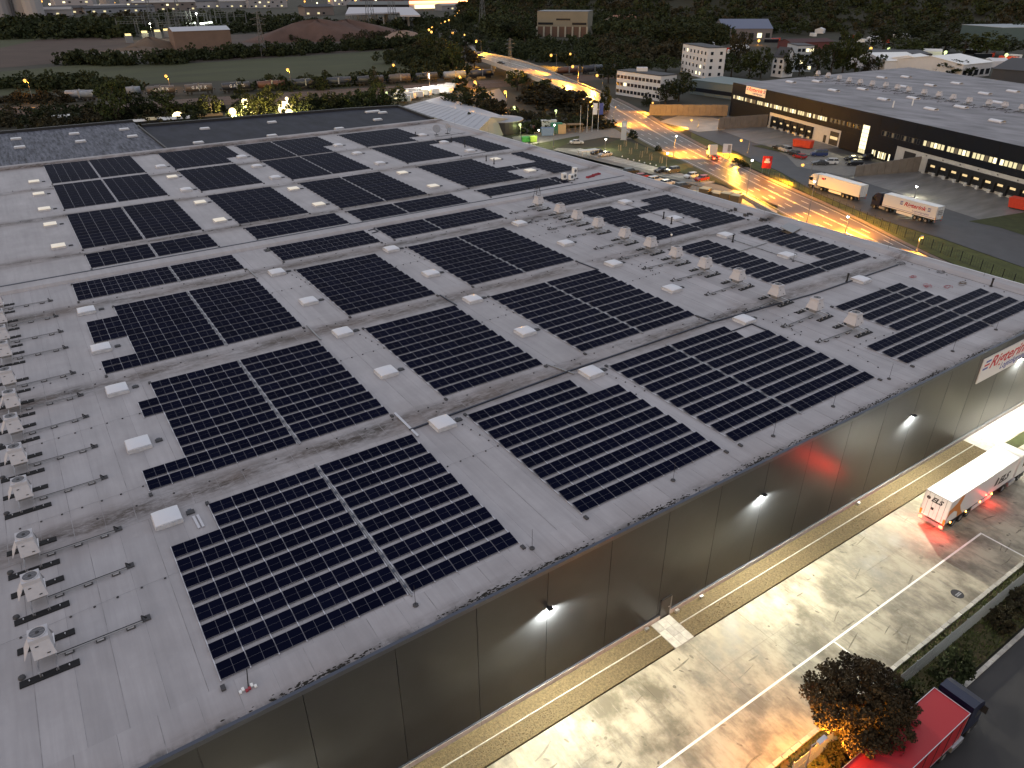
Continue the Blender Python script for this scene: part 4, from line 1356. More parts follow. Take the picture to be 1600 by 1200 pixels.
# wing walls and yards
M_wing = mat('brown_board_wall', (0.17, 0.145, 0.125), 0.85, noise=0.2, scale=0.6)
def board_wall(label, a, b, h, nb, h2=None):
    t = thing('retaining_wall', label, 'wall')
    A, B = Vector(a), Vector(b)
    n_ = Vector((-(B - A).y, (B - A).x)).normalized() * 0.2
    for k in range(nb):
        p, q_ = A.lerp(B, (k + 0.02) / nb), A.lerp(B, (k + 0.98) / nb)
        hh = h + ((h2 or h) - h) * (k + 0.5) / nb
        MB().prism([p - n_, q_ - n_, q_ + n_, p + n_], 0, hh, M_wing).ob('panel', t)
    return t
board_wall('brown panel wall beside the left loading docks across the road', w2(63.4, 21), w2(63.4, 0.5), 4.1, 9, 4.4)
board_wall('brown panel wall before the right loading docks', w2(-13.2, 22), w2(-13.2, 0.5), 3.0, 9, 4.3)
board_wall('long brown retaining wall left of the far warehouse', (218.67, 177.10), (243.52, 157.73), 4.2, 14)
struct(sheet('dock_yard', [w2(63, 0), w2(22, 0), w2(22, 14), w2(36, 22), w2(63, 21)], 0.03, mat('dock_concrete', (0.16, 0.155, 0.15), 0.45, noise=0.45, scale=0.3, stretch=(0.3, 1.5, 1, R(17)))))
struct(sheet('dock_yard', [w2(-13.4, 0), w2(-120, 0), w2(-120, 20), w2(-13.4, 24)], 0.03, MATS['dock_concrete']))
struct(sheet('works_road', [w2(95, 1), w2(-150, 1), (168, -75), (153.28, 4.09), (157.99, 22.82), (160.32, 39.11), (168.34, 60.87), (180.03, 81.47), (191.63, 108.02), (202.76, 135.20), (218.75, 171.23), (240.69, 182.27), (237.47, 154.35)], 0.022, M_asph))
struct(sheet('dirt_lot', [(211.30, 163.51), (227.36, 169.05), (235.50, 157.60), (232.96, 148.37), (218.35, 136.65), (207.38, 139.59)], 0.04, mat('pale_wet_lot', (0.3, 0.27, 0.22), 0.35, noise=0.4, scale=0.2)))
struct(sheet('parking_bays', [w2(36, 20), w2(20, 7), w2(-11, 9), w2(-12, 24), w2(2, 30), w2(16, 24)], 0.045, M_paver))
struct(sheet('island', [w2(33, 26), w2(33, 22), w2(14, 17), w2(12, 20)], 0.1, M_grass))
struct(sheet('lawn', [(175.14, 25.85), (193.31, 22.21), (200, 10), (178, -30), (168, -10), (176.19, 19.79)], 0.05, M_grass))
# strip of grass and mesh fence between the road and the works road
struct(sheet('grass_strip', [(204.54, 140.02), (201.85, 134.35), (190.86, 107.35), (179.37, 80.96), (167.78, 60.47), (159.85, 38.81), (157.56, 22.59), (152.91, 3.92), (150, -40), (140, -60), (125, -60), (137.24, -3.17), (143.55, 11.17), (150.13, 28.21), (161.84, 51.99), (173.84, 81.00), (183.78, 106.36), (196.49, 132.28)], 0.05, mat('strip_grass', (0.075, 0.085, 0.022), 0.95, noise=0.4, scale=0.4, bump=0.5, bscale=4)))

def mesh_fence(label, pts, h, bay=2.5, nw=16, wire=0.012, colr=None):
    t = thing('mesh_fence', label, 'fence')
    mm = colr or M_grey
    for a, b in zip(pts[:-1], pts[1:]):
        A, B = Vector(a), Vector(b)
        ln = (B - A).length
        nb = max(1, int(ln / bay))
        rz = math.atan2((B - A).y, (B - A).x)
        w = ln / nb
        key = ('fence', round(w, 2), h, nw)
        if key not in ROWMESH:
            pm = MB()
            for k in range(nw):
                x_ = 0.08 + (w - 0.16) * k / (nw - 1)
                pm.box(x_ - wire, -wire, 0.05, x_ + wire, wire, h - 0.05, mm)
            for z_ in (0.1, h * 0.5, h - 0.1):
                pm.box(0.03, -wire * 1.3, z_ - wire, w - 0.03, wire * 1.3, z_ + wire, mm)
            ROWMESH[key] = (pm.mesh('mesh_panel'), MB().box(-0.035, -0.035, 0, 0.035, 0.035, h + 0.08, mm).mesh('post'))
        pm, po = ROWMESH[key]
        for k in range(nb):
            p = A.lerp(B, k / nb)
            link('mesh_panel', pm, t, (p.x, p.y, 0), rz)
            link('post', po, t, (p.x, p.y, 0), rz)
    return t
M_fence = mat('fence_galvanised', (0.3, 0.32, 0.33), 0.5, 0.4)
mesh_fence('grey mesh fence along the verge behind the yard kerb', [(31, -36.1), (76, -36.1)], 2.0, 2.5, 40, 0.013, M_fence)
mesh_fence('thin mesh fence in the grass strip beside the parked trucks', [(174.35, 82.52), (160.84, 51.29), (152.64, 29.74), (146.82, 12.89), (141.37, -1.30)], 2.0, 2.5, 5, 0.008, M_dark)
mesh_fence('low fence along the access road below the hedge', [(152.82, 165.56), (164.89, 164.59), (177.47, 163.58)], 1.6, 2.5, 12, 0.02)

# ================================================================ VEHICLES
def paint(name, col, rough=0.35):
    return mat('paint_' + name, col, rough, coat=0.4)
def wheel(parent, x, y, r=0.5, w=0.3, name='wheel'):
    o = MB().cyl((0, -w / 2, 0), (0, w / 2, 0), r, r, 14, M_black).ob(name, parent, (x, y, r))
    MB().cyl((0, -w / 2 - 0.015, 0), (0, w / 2 + 0.015, 0), r * 0.55, r * 0.55, 10, M_grey).ob('rim', o)
    return o
def truck(label, loc, rz, box_col, cab_col, trailer=True, side_skirt=True, lights=False, head=False, curtain=False, roofcol=None, length=13.6):
    t = thing('articulated_truck' if trailer else 'tractor_unit', label, 'truck', loc, rz)
    # origin under the rear end of the trailer, x forwards
    c0 = length if trailer else 0.0
    if trailer:
        m_ = MB()
        m_.box(0.06, -1.27, 1.15, length, 1.27, 4.0, box_col)
        cargo = m_.ob('cargo_box', t)
        e = MB()
        for x0, x1 in ((0.0, 0.06), (length, length + 0.04)):
            for y in (-1.29, 1.21):
                e.box(x0, y, 1.1, x1, y + 0.08, 4.03, M_alu)
            e.box(x0, -1.21, 3.93, x1, 1.21, 4.03, M_alu)
        for y in (-1.29, 1.25):
            e.box(0.06, y, 3.96, length, y + 0.04, 4.02, M_alu)
            e.box(0.06, y, 1.1, length, y + 0.04, 1.18, M_dark if not curtain else M_alu)
        e.ob('edge_frame', t)
        for y0, y1 in ((-1.2, -0.02), (0.02, 1.2)):
            d = MB().box(0.0, y0, 1.16, 0.055, y1, 3.92, box_col).ob('rear_door', t)
            MB().cyl((-0.02, y0 + 0.35, 1.2), (-0.02, y0 + 0.35, 3.9), 0.02, 0.02, 5, M_grey).cyl((-0.02, y1 - 0.35, 1.2), (-0.02, y1 - 0.35, 3.9), 0.02, 0.02, 5, M_grey).ob('lock_bar', d)
        if curtain:
            s = MB()
            for k in range(9):
                x_ = 0.7 + k * (length - 1.4) / 8
                for y in (-1.295, 1.275):
                    s.box(x_ - 0.03, y, 1.05, x_ + 0.03, y + 0.02, 3.95, M_dark)
            s.ob('strap', t)
        MB().box(0.3, -0.5, 0.75, length - 0.4, -0.36, 1.14, M_dark).box(0.3, 0.36, 0.75, length - 0.4, 0.5, 1.14, M_dark).ob('chassis', t)
        MB().box(-0.02, -1.22, 0.55, 0.12, 1.22, 0.95, M_grey).ob('bumper', t)
        if lights:
            for y in (-1.05, 1.05):
                lamp_light('POINT', 110, (1.0, 0.03, 0.015), t, (-0.25, y, 0.76), 0.12)
            lamp_light('POINT', 40, (1.0, 0.03, 0.015), t, (9.0, -1.55, 0.8), 0.12)
        for y in (-1.05, 1.05):
            MB().box(-0.06, y - 0.17, 0.68, -0.021, y + 0.17, 0.84, M_red if lights else M_sigred).ob('tail_light', t)
            MB().box(-0.04, y - 0.1 + (0.12 if y > 0 else -0.12), 1.15, -0.001, y + 0.1 + (0.12 if y > 0 else -0.12), 1.75, mat('orange_reflector', (0.7, 0.25, 0.02), 0.4)).ob('marker_board', t)
        for k in range(3):
            for y in (-1.08, 1.08):
                wheel(t, 2.1 + 1.35 * k, y, 0.5, 0.36)
        if side_skirt:
            for y in (-1.26, 1.22):
                MB().box(5.6, y, 0.45, 9.6, y + 0.04, 1.05, box_col if not curtain else M_dark).ob('side_skirt', t)
        if lights:
            for y in (-1.3, 1.3):
                for x_ in (1.2, 4.2, 7.0, 9.4):
                    MB().box(x_ - 0.06, y - 0.03, 0.95, x_ + 0.06, y + 0.03, 1.05, M_amber).ob('marker_light', t)
        MB().box(10.2, -0.4, 0.0, 10.4, -0.25, 1.0, M_dark).box(10.2, 0.25, 0.0, 10.4, 0.4, 1.0, M_dark).ob('landing_leg', t)
    # tractor
    x0 = c0 + 0.75 if trailer else 3.6
    k = MB()
    k.extr([(x0, 0.95), (x0 + 2.25, 0.95), (x0 + 2.25, 1.9), (x0 + 2.05, 3.0), (x0 + 1.6, 3.55), (x0 + 0.9, 3.85), (x0, 3.9)], 'y', -1.22, 1.22, cab_col)
    k.ob('cab', t)
    MB().box(x0 + 1.3, -1.24, 0.35, x0 + 2.3, 1.24, 0.95, M_dark if cab_col is not M_white else M_grey).ob('front_bumper', t)
    ws = MB()
    ws.add([(x0 + 2.262, -1.1, 1.95), (x0 + 2.262, 1.1, 1.95), (x0 + 2.07, 1.1, 2.98), (x0 + 2.07, -1.1, 2.98)], [(0, 1, 2, 3)], M_glass)
    ws.ob('windscreen', t)
    for y in (-1.225, 1.225):
        MB().add([(x0 + 1.1, y, 1.95), (x0 + 2.1, y, 1.95), (x0 + 1.93, y, 2.85), (x0 + 1.1, y, 2.85)], [(0, 1, 2, 3)], M_glass).ob('side_window', t)
        MB().box(x0 + 2.0, y + (0.0 if y > 0 else -0.3), 2.1, x0 + 2.12, y + (0.3 if y > 0 else 0.0), 2.8, M_dark).ob('mirror', t)
        MB().box(x0 + 2.3, y * 0.8 - 0.2, 0.6, x0 + 2.33, y * 0.8 + 0.2, 0.8, M_head if head else M_alu).ob('headlight', t)
        wheel(t, x0 + 1.35, y * 0.86, 0.5, 0.32)
        wheel(t, x0 - 2.3, y * 0.84, 0.5, 0.5)
        MB().box(x0 - 1.6, y * 0.95 - 0.25, 0.5, x0 - 0.1, y * 0.95 + 0.2, 1.0, M_alu).ob('fuel_tank', t)
    MB().box(x0 - 3.3, -0.45, 0.6, x0 + 1.0, 0.45, 0.9, M_dark).ob('tractor_chassis', t)
    if not trailer:
        for y in (-0.9, 0.9):
            MB().box(x0 - 3.5, y - 0.3, 0.55, x0 - 3.42, y + 0.3, 0.8, M_red).ob('tail_light', t)
            MB().box(x0 - 2.95, y - 0.3, 1.03, x0 - 1.65, y + 0.3, 1.1, M_sigred).ob('mudguard', t)
        MB().box(x0 - 0.02, -1.15, 1.0, x0 - 0.005, 1.15, 3.85, mat('pale_cab_back', (0.7, 0.66, 0.55), 0.6)).ob('cab_back', t)
    return t
P_white = paint('white', (0.72, 0.71, 0.69))
P_navy = mat('paint_navy', (0.008, 0.012, 0.035), 0.35)
P_red = mat('paint_red_tarp', (0.34, 0.013, 0.02), 0.5)
els = truck('white articulated truck with orange swoosh leaving along the lit yard', (64.75, -26.95, 0), 0, P_white, P_white, lights=True)
M_blk = mat('black_lettering', (0.015, 0.013, 0.013), 0.5)
M_org = mat('orange_swoosh', (0.55, 0.2, 0.04), 0.5)
lettering('ELS', 0.75, (-0.005, 0.55, 3.05), (0, -1, 0), (0, 0, 1), M_blk, els, width=1.15, shear=0.3, bold=0.03)
MB().lathe([(0.2, 0.0), (0.2, 0.008)], 10, (0, 0, 0), M_blk).ob('emblem', els, (-0.012, 0.85, 3.3)).rotation_euler = (0, R(-90), 0)
lettering('ELS', 1.25, (10.0, -1.275, 1.9), (1, 0, 0), (0, 0, 1), M_blk, els, width=2.4, shear=0.35, bold=0.05)
m_ = MB()
m_.add([(9.2, -1.278, 1.95), (9.75, -1.278, 1.95), (9.95, -1.278, 2.75), (9.55, -1.278, 3.05), (9.35, -1.278, 2.6)], [(0, 1, 2, 3, 4)], M_blk)
m_.ob('emblem', els)
m_ = MB()
pts1 = [(0.1, 1.9), (0.5, 2.25), (1.2, 2.4), (2.0, 2.0), (2.3, 1.2), (3.4, 1.2), (2.7, 1.9), (2.2, 2.7), (2.6, 3.9), (1.9, 3.9), (1.3, 3.3), (0.3, 2.9), (0.1, 2.95)]
m_.add([(a, -1.276, b) for a, b in pts1], [tuple(range(len(pts1)))], M_org)
m_.ob('swoosh', els)
MB().box(-0.012, 0.1, 2.1, -0.002, 0.35, 2.4, M_blk).ob('plate', els)
t = truck('red curtainsided truck with navy cab parked under the street lamp', (29.1, -39.95, 0), 0, P_red, P_navy, curtain=True)
t2 = truck('white articulated truck facing left beside the grass strip', (*(171.93, 50.81), 0), 0, P_white, P_white)
A, B = Vector((169.12, 49.84)), Vector((171.15, 62.90))
d = (B - A).normalized()
n_ = Vector((d.y, -d.x))
t2.location = (A.x + n_.x * 1.3, A.y + n_.y * 1.3, 0)
t2.rotation_euler = (0, 0, math.atan2(d.y, d.x))
MB().box(11.6, 1.272, 2.95, 12.5, 1.284, 3.4, M_sigred).box(11.2, 1.272, 3.1, 11.5, 1.284, 3.55, M_blk).ob('emblem', t2)
t3 = truck('white box truck with red lettering and navy cab beside the grass strip', (0, 0, 0), 0, P_white, P_navy)
A, B = Vector((165.66, 28.77)), Vector((167.24, 45.50))
d = (B - A).normalized()
n_ = Vector((d.y, -d.x))
t3.location = (A.x + n_.x * 1.3, A.y + n_.y * 1.3, 0)
t3.rotation_euler = (0, 0, math.atan2(d.y, d.x))
lettering('Rigterink', 1.25, (8.2, 1.276, 2.55), (-1, 0, 0), (0, 0, 1), M_sigred, t3, width=5.6, shear=0.3, bold=0.03)
lettering('Logistikgruppe', 0.6, (5.9, 1.276, 1.75), (-1, 0, 0), (0, 0, 1), M_sigblue, t3, width=4.2, shear=0.2)
m_ = MB()
for k in range(3):
    m_.box(8.5, 1.272, 2.6 + k * 0.3, 9.2, 1.285, 2.78 + k * 0.3, M_sigblue if k != 1 else M_grey)
    m_.box(1.5, 1.272, 2.6 + k * 0.3, 2.2, 1.285, 2.78 + k * 0.3, M_sigblue if k != 1 else M_grey)
    m_.box(-0.05, -0.8, 2.2 + k * 0.4, -0.03, 0.8, 2.4 + k * 0.4, M_grey)
m_.box(0.1, 1.272, 1.42, 13.5, 1.283, 1.5, M_sigblue)
m_.ob('stripes', t3)
t4 = truck('white tractor unit without trailer driving along the orange lit road', (0, 0, 0), 0, P_white, P_white, trailer=False)
A, B = Vector((176.50, 102.40)), Vector((192.82, 134.83))
d = (B - A).normalized()
t4.location = (A.x, A.y, 0.03)
t4.rotation_euler = (0, 0, math.atan2(d.y, d.x))

CARM = {}
def car(label, p, rz, col, kind='hatch', lit=False):
    t = thing('parked_car' if not lit else 'car', label, 'car', (p[0], p[1], 0.02), rz)
    key = (col.name, kind)
    if key not in CARM:
        Lh = {'hatch': 2.05, 'saloon': 2.3, 'suv': 2.3, 'van': 2.5}[kind]
        prof = {'hatch': [(-Lh, .45), (-Lh, .95), (-Lh + .1, 1.02), (1.0, 1.0), (Lh - .1, .82), (Lh, .7), (Lh, .35)],
                'saloon': [(-Lh, .45), (-Lh, .9), (-1.5, .98), (1.1, .98), (Lh - .1, .78), (Lh, .65), (Lh, .32)],
                'suv': [(-Lh, .5), (-Lh, 1.1), (1.1, 1.12), (Lh - .1, .98), (Lh, .8), (Lh, .42)],
                'van': [(-Lh, .45), (-Lh, 1.2), (1.3, 1.2), (Lh - .1, 1.0), (Lh, .8), (Lh, .4)]}[kind]
        b = MB()
        b.extr(prof + [(1.75, .28), (-1.75, .28)], 'y', -0.88, 0.88, col)
        cab = {'hatch': (-1.95, -1.6, 0.35, 1.0, 1.0, 1.48), 'saloon': (-1.65, -1.0, 0.3, 1.05, 0.97, 1.42), 'suv': (-2.2, -1.95, 0.45, 1.1, 1.1, 1.72), 'van': (-2.45, -2.35, 0.9, 1.5, 1.18, 1.95)}[kind]
        g = MB()
        x0, x1, x2, x3, z0, z1 = cab
        vs = [(x0, -.84, z0), (x3, -.84, z0), (x3, .84, z0), (x0, .84, z0), (x1, -.66, z1), (x2, -.66, z1), (x2, .66, z1), (x1, .66, z1)]
        g.add(vs, [(0, 1, 5, 4), (1, 2, 6, 5), (2, 3, 7, 6), (3, 0, 4, 7)], M_glass)
        r = MB()
        r.box(x1 - 0.03, -.67, z1 - 0.02, x2 + 0.03, .67, z1 + 0.03, col)
        pl_ = MB()
        for xm in ((x1 + x2) / 2 - 0.05,):
            for y in (-1, 1):
                pl_.add([(xm - .05, y * .845, z0), (xm + .05, y * .845, z0), (xm + .05, y * .67, z1), (xm - .05, y * .67, z1)], [(0, 1, 2, 3)], col)
        w = MB().cyl((0, -.11, 0), (0, .11, 0), .33, .33, 12, M_black).cyl((0, -.12, 0), (0, .12, 0), .19, .19, 10, M_grey)
        hl = MB().box(Lh - 0.05, -0.22, 0, Lh + 0.02, 0.22, 0.14, M_head if lit else M_alu)
        tl = MB().box(-Lh - 0.02, -0.14, 0, -Lh + 0.05, 0.14, 0.2, M_red if lit else M_sigred)
        CARM[key] = (b.mesh('body'), g.mesh('window'), r.mesh('roof'), pl_.mesh('pillar'), w.mesh('wheel'), hl.mesh('headlight'), tl.mesh('tail_light'))
    b, g, r, pl_, w, hl, tl = CARM[key]
    link('body', b, t)
    link('window', g, t)
    link('roof', r, t)
    link('pillar', pl_, t)
    for x_ in (-1.35, 1.35):
        for y in (-.8, .8):
            link('wheel', w, t, (x_, y, .33))
    for y in (-.62, .62):
        link('headlight', hl, t, (0, y, .6))
        link('tail_light', tl, t, (0, y, .7))
    return t
C_black, C_white, C_silver = paint('black', (0.012, 0.012, 0.015)), paint('car_white', (0.7, 0.7, 0.68)), paint('silver', (0.4, 0.4, 0.41))
C_red, C_grey, C_blue = paint('car_red', (0.35, 0.01, 0.015)), paint('dark_grey', (0.05, 0.05, 0.055)), paint('car_blue', (0.03, 0.05, 0.15))
bay = R(176)
car('black hatchback parked at the far end of the pale bays', (152.21, 130.59), bay, C_black)
car('silver estate parked beside the black hatchback under a lamp post', (152.52, 126.88), bay, C_silver, 'saloon')
car('dark saloon in the bays behind the tall lamp post', (151.91, 100.90), bay, C_black, 'saloon')
car('dark grey van in the bays at the tall lamp post', (153.76, 98.65), bay, C_grey, 'suv')
car('white hatchback in the bays left of the red car', (153.62, 91.27), bay, C_white)
car('dark red car at the near end of the bays by the lawn', (153.64, 87.22), bay, C_red)
car('silver saloon driving along the access road', (157.26, 147.14), R(-30), C_silver, 'saloon')
sb = R(-5)
car('black van parked under the warehouse parapet at its far end', (142.88, 104.26), sb, C_black, 'suv')
car('bright red car just behind the warehouse parapet', (141.92, 98.44), sb, C_red)
car('white car with black roof glass behind the parapet', (141.79, 93.20), sb, C_white, 'suv')
car('small white car behind the parapet, right of the other white one', (142.51, 89.26), sb, C_white)
car('dark car behind the parapet nearest the bins', (142.93, 83.97), sb, C_grey, 'suv')
car('dark car at the left of the little row before the red container', (205.66, 102.58), RZ2, C_black, 'saloon')
car('grey box van in the row before the red container', (204.45, 99.13), RZ2, C_silver, 'van')
car('black car in the row before the red container', (201.93, 93.78), RZ2, C_black, 'suv')
car('red car at the island before the red container', (199.87, 90.08), RZ2 + 0.3, C_red)
car('dark blue van on the island left of the lit tower', (207.54, 88.74), RZ2 + 1.2, C_blue, 'van')
car('dark saloon beside the white off-roader in the works car park', (197.40, 80.99), RZ2 + 1.2, C_grey, 'saloon')
car('white off-roader with black roof in the works car park', (200.50, 79.89), RZ2 + 1.2, C_white, 'suv')
car('black car parked nearest the lit stair tower', (214.48, 77.19), RZ2 + 1.5, C_black, 'suv')
car('black estate left of the lit stair tower', (210.31, 78.98), RZ2 + 1.3, C_black, 'saloon')
car('black off-roader before the lit stair tower, nearest the road', (204.92, 74.74), RZ2 + 1.3, C_black, 'suv')
car('car with glaring headlights coming over the bridge crest', (*(250.94, 359.65)[:2],), R(-75), C_grey, 'saloon', True).location.z = 7.04
car('second car with glaring headlights on the bridge', (*(241.76, 323.39)[:2],), R(-70), C_black, 'saloon', True).location.z = 7.04

# containers, bins, signs
M_redc = mat('red_container', (0.6, 0.05, 0.02), 0.5, noise=0.1, scale=1)
def skip(label, p, rz):
    t = thing('skip_container', label, 'container', (p[0], p[1], 0.05), rz, 'red containers')
    MB().extr([(-2.9, 0.25), (2.9, 0.25), (3.3, 2.4), (-3.0, 2.4)], 'y', -1.2, 1.2, M_redc).ob('body', t)
    m_ = MB()
    for k in range(7):
        for y in (-1.26, 1.2):
            m_.box(-2.6 + k * 0.85, y, 0.3, -2.5 + k * 0.85, y + 0.06, 2.35, M_redc)
    m_.box(-3.0, -1.28, 2.4, 3.3, 1.28, 2.5, M_redc)
    m_.ob('rib', t)
    MB().box(-2.8, -0.8, 0.0, 2.8, -0.6, 0.25, M_dark).box(-2.8, 0.6, 0, 2.8, 0.8, 0.25, M_dark).ob('skid', t)
    return t
skip('bright red container standing in the left dock yard', (214.32, 99.71), RZ2 + 0.5)
skip('bright red container at the right edge in the dock yard', (195.39, 23.44), RZ2 + 0.3)
M_card = mat('brown_box_side', (0.24, 0.15, 0.07), 0.8, noise=0.15, scale=2)
M_cardt = mat('pale_box_lid', (0.6, 0.52, 0.33), 0.7)
for i, (p, w, h) in enumerate([((141.97, 78.25), 2.2, 0.5), ((143.40, 76.49), 2.4, 1.6), ((143.59, 72.55), 1.9, 1.2), ((143.11, 69.18), 2.3, 2.0), ((143.47, 66.41), 2.3, 2.0), ((145.22, 74.47), 2.0, 0.9), ((147.33, 69.98), 2.4, 1.4)]):
    t = thing('pallet_box', 'brown pallet box behind the right parapet, %s from the left' % ordinal(i), 'box', (*p, 0.03), 0.3, 'brown boxes by the apron')
    MB().box(-w / 2, -w / 2, 0.12, w / 2, w / 2, h, M_card).ob('carton', t)
    MB().box(-w / 2 - 0.05, -w / 2 - 0.05, h, w / 2 + 0.05, w / 2 + 0.05, h + 0.1, M_cardt).ob('lid', t)
    m_ = MB()
    for k in (-1, 0, 1):
        m_.box(-w / 2, k * w * 0.4 - 0.07, 0, w / 2, k * w * 0.4 + 0.07, 0.12, M_card)
    m_.ob('pallet', t)
def board_sign(name, label, p, w, h, zb, colr, rz, cat='sign', lines=None, post=M_grey, group=None):
    t = thing(name, label, cat, (*p, 0), rz, group)
    MB().box(-w / 2, -0.06, zb, w / 2, 0.06, zb + h, colr).ob('board', t)
    MB().cyl((-w * 0.35, 0.1, 0), (-w * 0.35, 0.1, zb + h), 0.06, 0.06, 6, post).cyl((w * 0.35, 0.1, 0), (w * 0.35, 0.1, zb + h), 0.06, 0.06, 6, post).ob('post', t)
    if lines:
        m_ = MB()
        for a, b, c, d, mm in lines:
            m_.box(-w / 2 + a * w, -0.075, zb + b * h, -w / 2 + c * w, -0.062, zb + d * h, mm)
        m_.ob('print', t)
    return t
board_sign('red_board', 'red notice board on posts between road and works road', (174.42, 82.47), 2.6, 3.4, 1.6, M_sigred, R(-45), lines=[(0.2, 0.45, 0.8, 0.6, M_signw), (0.3, 0.62, 0.7, 0.8, M_signw)])
board_sign('white_board', 'white notice board on posts beside the tractor unit', (180.14, 102.08), 2.6, 2.8, 1.8, M_signw, R(-45), lines=[(0.55, 0.2, 0.9, 0.9, M_grey)])
pyl = thing('pylon_sign', 'tall pale pylon sign standing at the lawn beside the road', 'sign', (*(174.94, 143.45), 0), R(-40))
MB().box(-0.9, -0.25, 0, 0.9, 0.25, 6.2, mat('pylon_grey', (0.42, 0.42, 0.44), 0.5)).ob('body', pyl)
MB().box(-0.6, -0.27, 4.4, 0.6, -0.255, 5.6, M_signw).ob('print', pyl)
MB().box(-1.1, -0.5, 0, 1.1, 0.5, 0.15, M_conc).ob('foot', pyl)
for i, (bp_, tp) in enumerate([((171.4, 163.1, 9.2), None), ((173.5, 161.7, 9.4), None), ((175.8, 161.6, 10.1), 'w'), ((178.4, 161.4, 9.9), 'b')]):
    t = thing('flagpole', ['bare pole left of the other poles', 'bare pole beside the flags', 'pole with a white flag', 'pole with a blue flag'][i] + ' at the hedge by the road', 'flagpole', (bp_[0], bp_[1], 0), R(-40), 'flagpoles')
    MB().cyl((0, 0, 0), (0, 0, bp_[2]), 0.07, 0.045, 8, M_white).ball((0, 0, bp_[2]), 0.1, M_alu, 6).ob('pole', t)
    if tp:
        f = MB()
        vs, fs = [], []
        for j in range(7):
            for k in range(4):
                vs.append((0.08 + k * 0.5, 0.12 * math.sin(j * 0.7 + k * 1.3), bp_[2] - 0.2 - j * 0.65))
        for j in range(6):
            for k in range(3):
                a = j * 4 + k
                fs.append((a, a + 1, a + 5, a + 4))
        f.add(vs, fs, M_signw if tp == 'w' else mat('flag_blue', (0.08, 0.1, 0.3), 0.8)).ob('flag', t)
# saplings with stakes on the lawn
for i, (bx) in enumerate([(161.5, 130.1, 2.6), (161.1, 124.4, 2.4), (160.7, 119.0, 2.7), (160.2, 114.2, 2.4), (160.0, 109.5, 1.9), (167.9, 134.5, 1.6), (168.0, 129.3, 2.0), (165.9, 122.3, 2.2)]):
    t = thing('sapling', 'young staked tree on the lawn, %s along the road side' % ordinal(i), 'sapling', (bx[0], bx[1], 0.02), 0, 'saplings on the lawn')
    m_ = MB()
    for a in (0, 2.1, 4.2):
        m_.cyl((0.5 * math.cos(a), 0.5 * math.sin(a), 0), (0.45 * math.cos(a), 0.45 * math.sin(a), 1.9), 0.05, 0.05, 5, mat('stake_wood', (0.35, 0.28, 0.18), 0.8))
    m_.ob('stake', t)
    MB().cyl((0, 0, 0), (0.1, 0, 2.6), 0.04, 0.02, 5, mat('thin_trunk', (0.1, 0.07, 0.05), 0.9)).ob('trunk', t)
for i, p in enumerate([(156.35, 123.07), (155.34, 119.26), (155.88, 117.23), (156.41, 115.22), (155.87, 112.37), (156.39, 110.42), (156.31, 107.86), (155.93, 105.05)]):
    o = MB().lathe([(0.22, 0), (0.18, 0.25), (0.03, 0.3)], 8, (0, 0, 0), M_white).ob('marker_stone', None, (*p, 0.02))
    tag(o, 'small white stone in the lawn edge row, %s from the far end' % ordinal(i), 'stone', 'white stones along the lawn')

# ================================================================ WALL LAMPS AND THE NEAR SIGN
for i, x in enumerate([-2.1, 21.5, 45.0, 68.6, 92.0, 111]):
    t = thing('wall_lamp', 'white floodlight on the dark facade, %s' % ['out at the lower left', 'above the gravel left of the door', 'right of the door', 'between the red reflections and the sign', 'just under the company sign', 'past the sign'][i], 'wall lamp', (x, -20.5, 8.75), 0, 'wall lamps on the facade')
    MB().box(-0.09, -0.42, -0.04, 0.09, 0.0, 0.04, M_dark).ob('arm', t)
    MB().extr([(-0.5, 0.08), (-0.2, 0.13), (-0.2, 0.06), (-0.5, 0.0)], 'x', -0.2, 0.2, M_dark).ob('housing', t)
    MB().add([(-0.17, -0.48, -0.012), (0.17, -0.48, -0.012), (0.17, -0.22, 0.045), (-0.17, -0.22, 0.045)], [(0, 3, 2, 1)], M_led).ob('lens', t)
    lamp_light('SPOT', 6400, (1.0, 0.955, 0.78), t, (0, -0.3, -0.1), 0.12, R(172), (R(-18), 0, 0), 0.35)
sg = thing('company_sign', 'big white sign with red lettering at the right end of the near facade', 'sign', (0, -20.5, 0), 0)
MB().box(81.6, -0.12, 8.35, 94.9, -0.02, 11.5, M_signw).ob('board', sg)
sign_text(sg, 81.6, 13.3, 8.35, 3.15, -0.12, 1, -1)

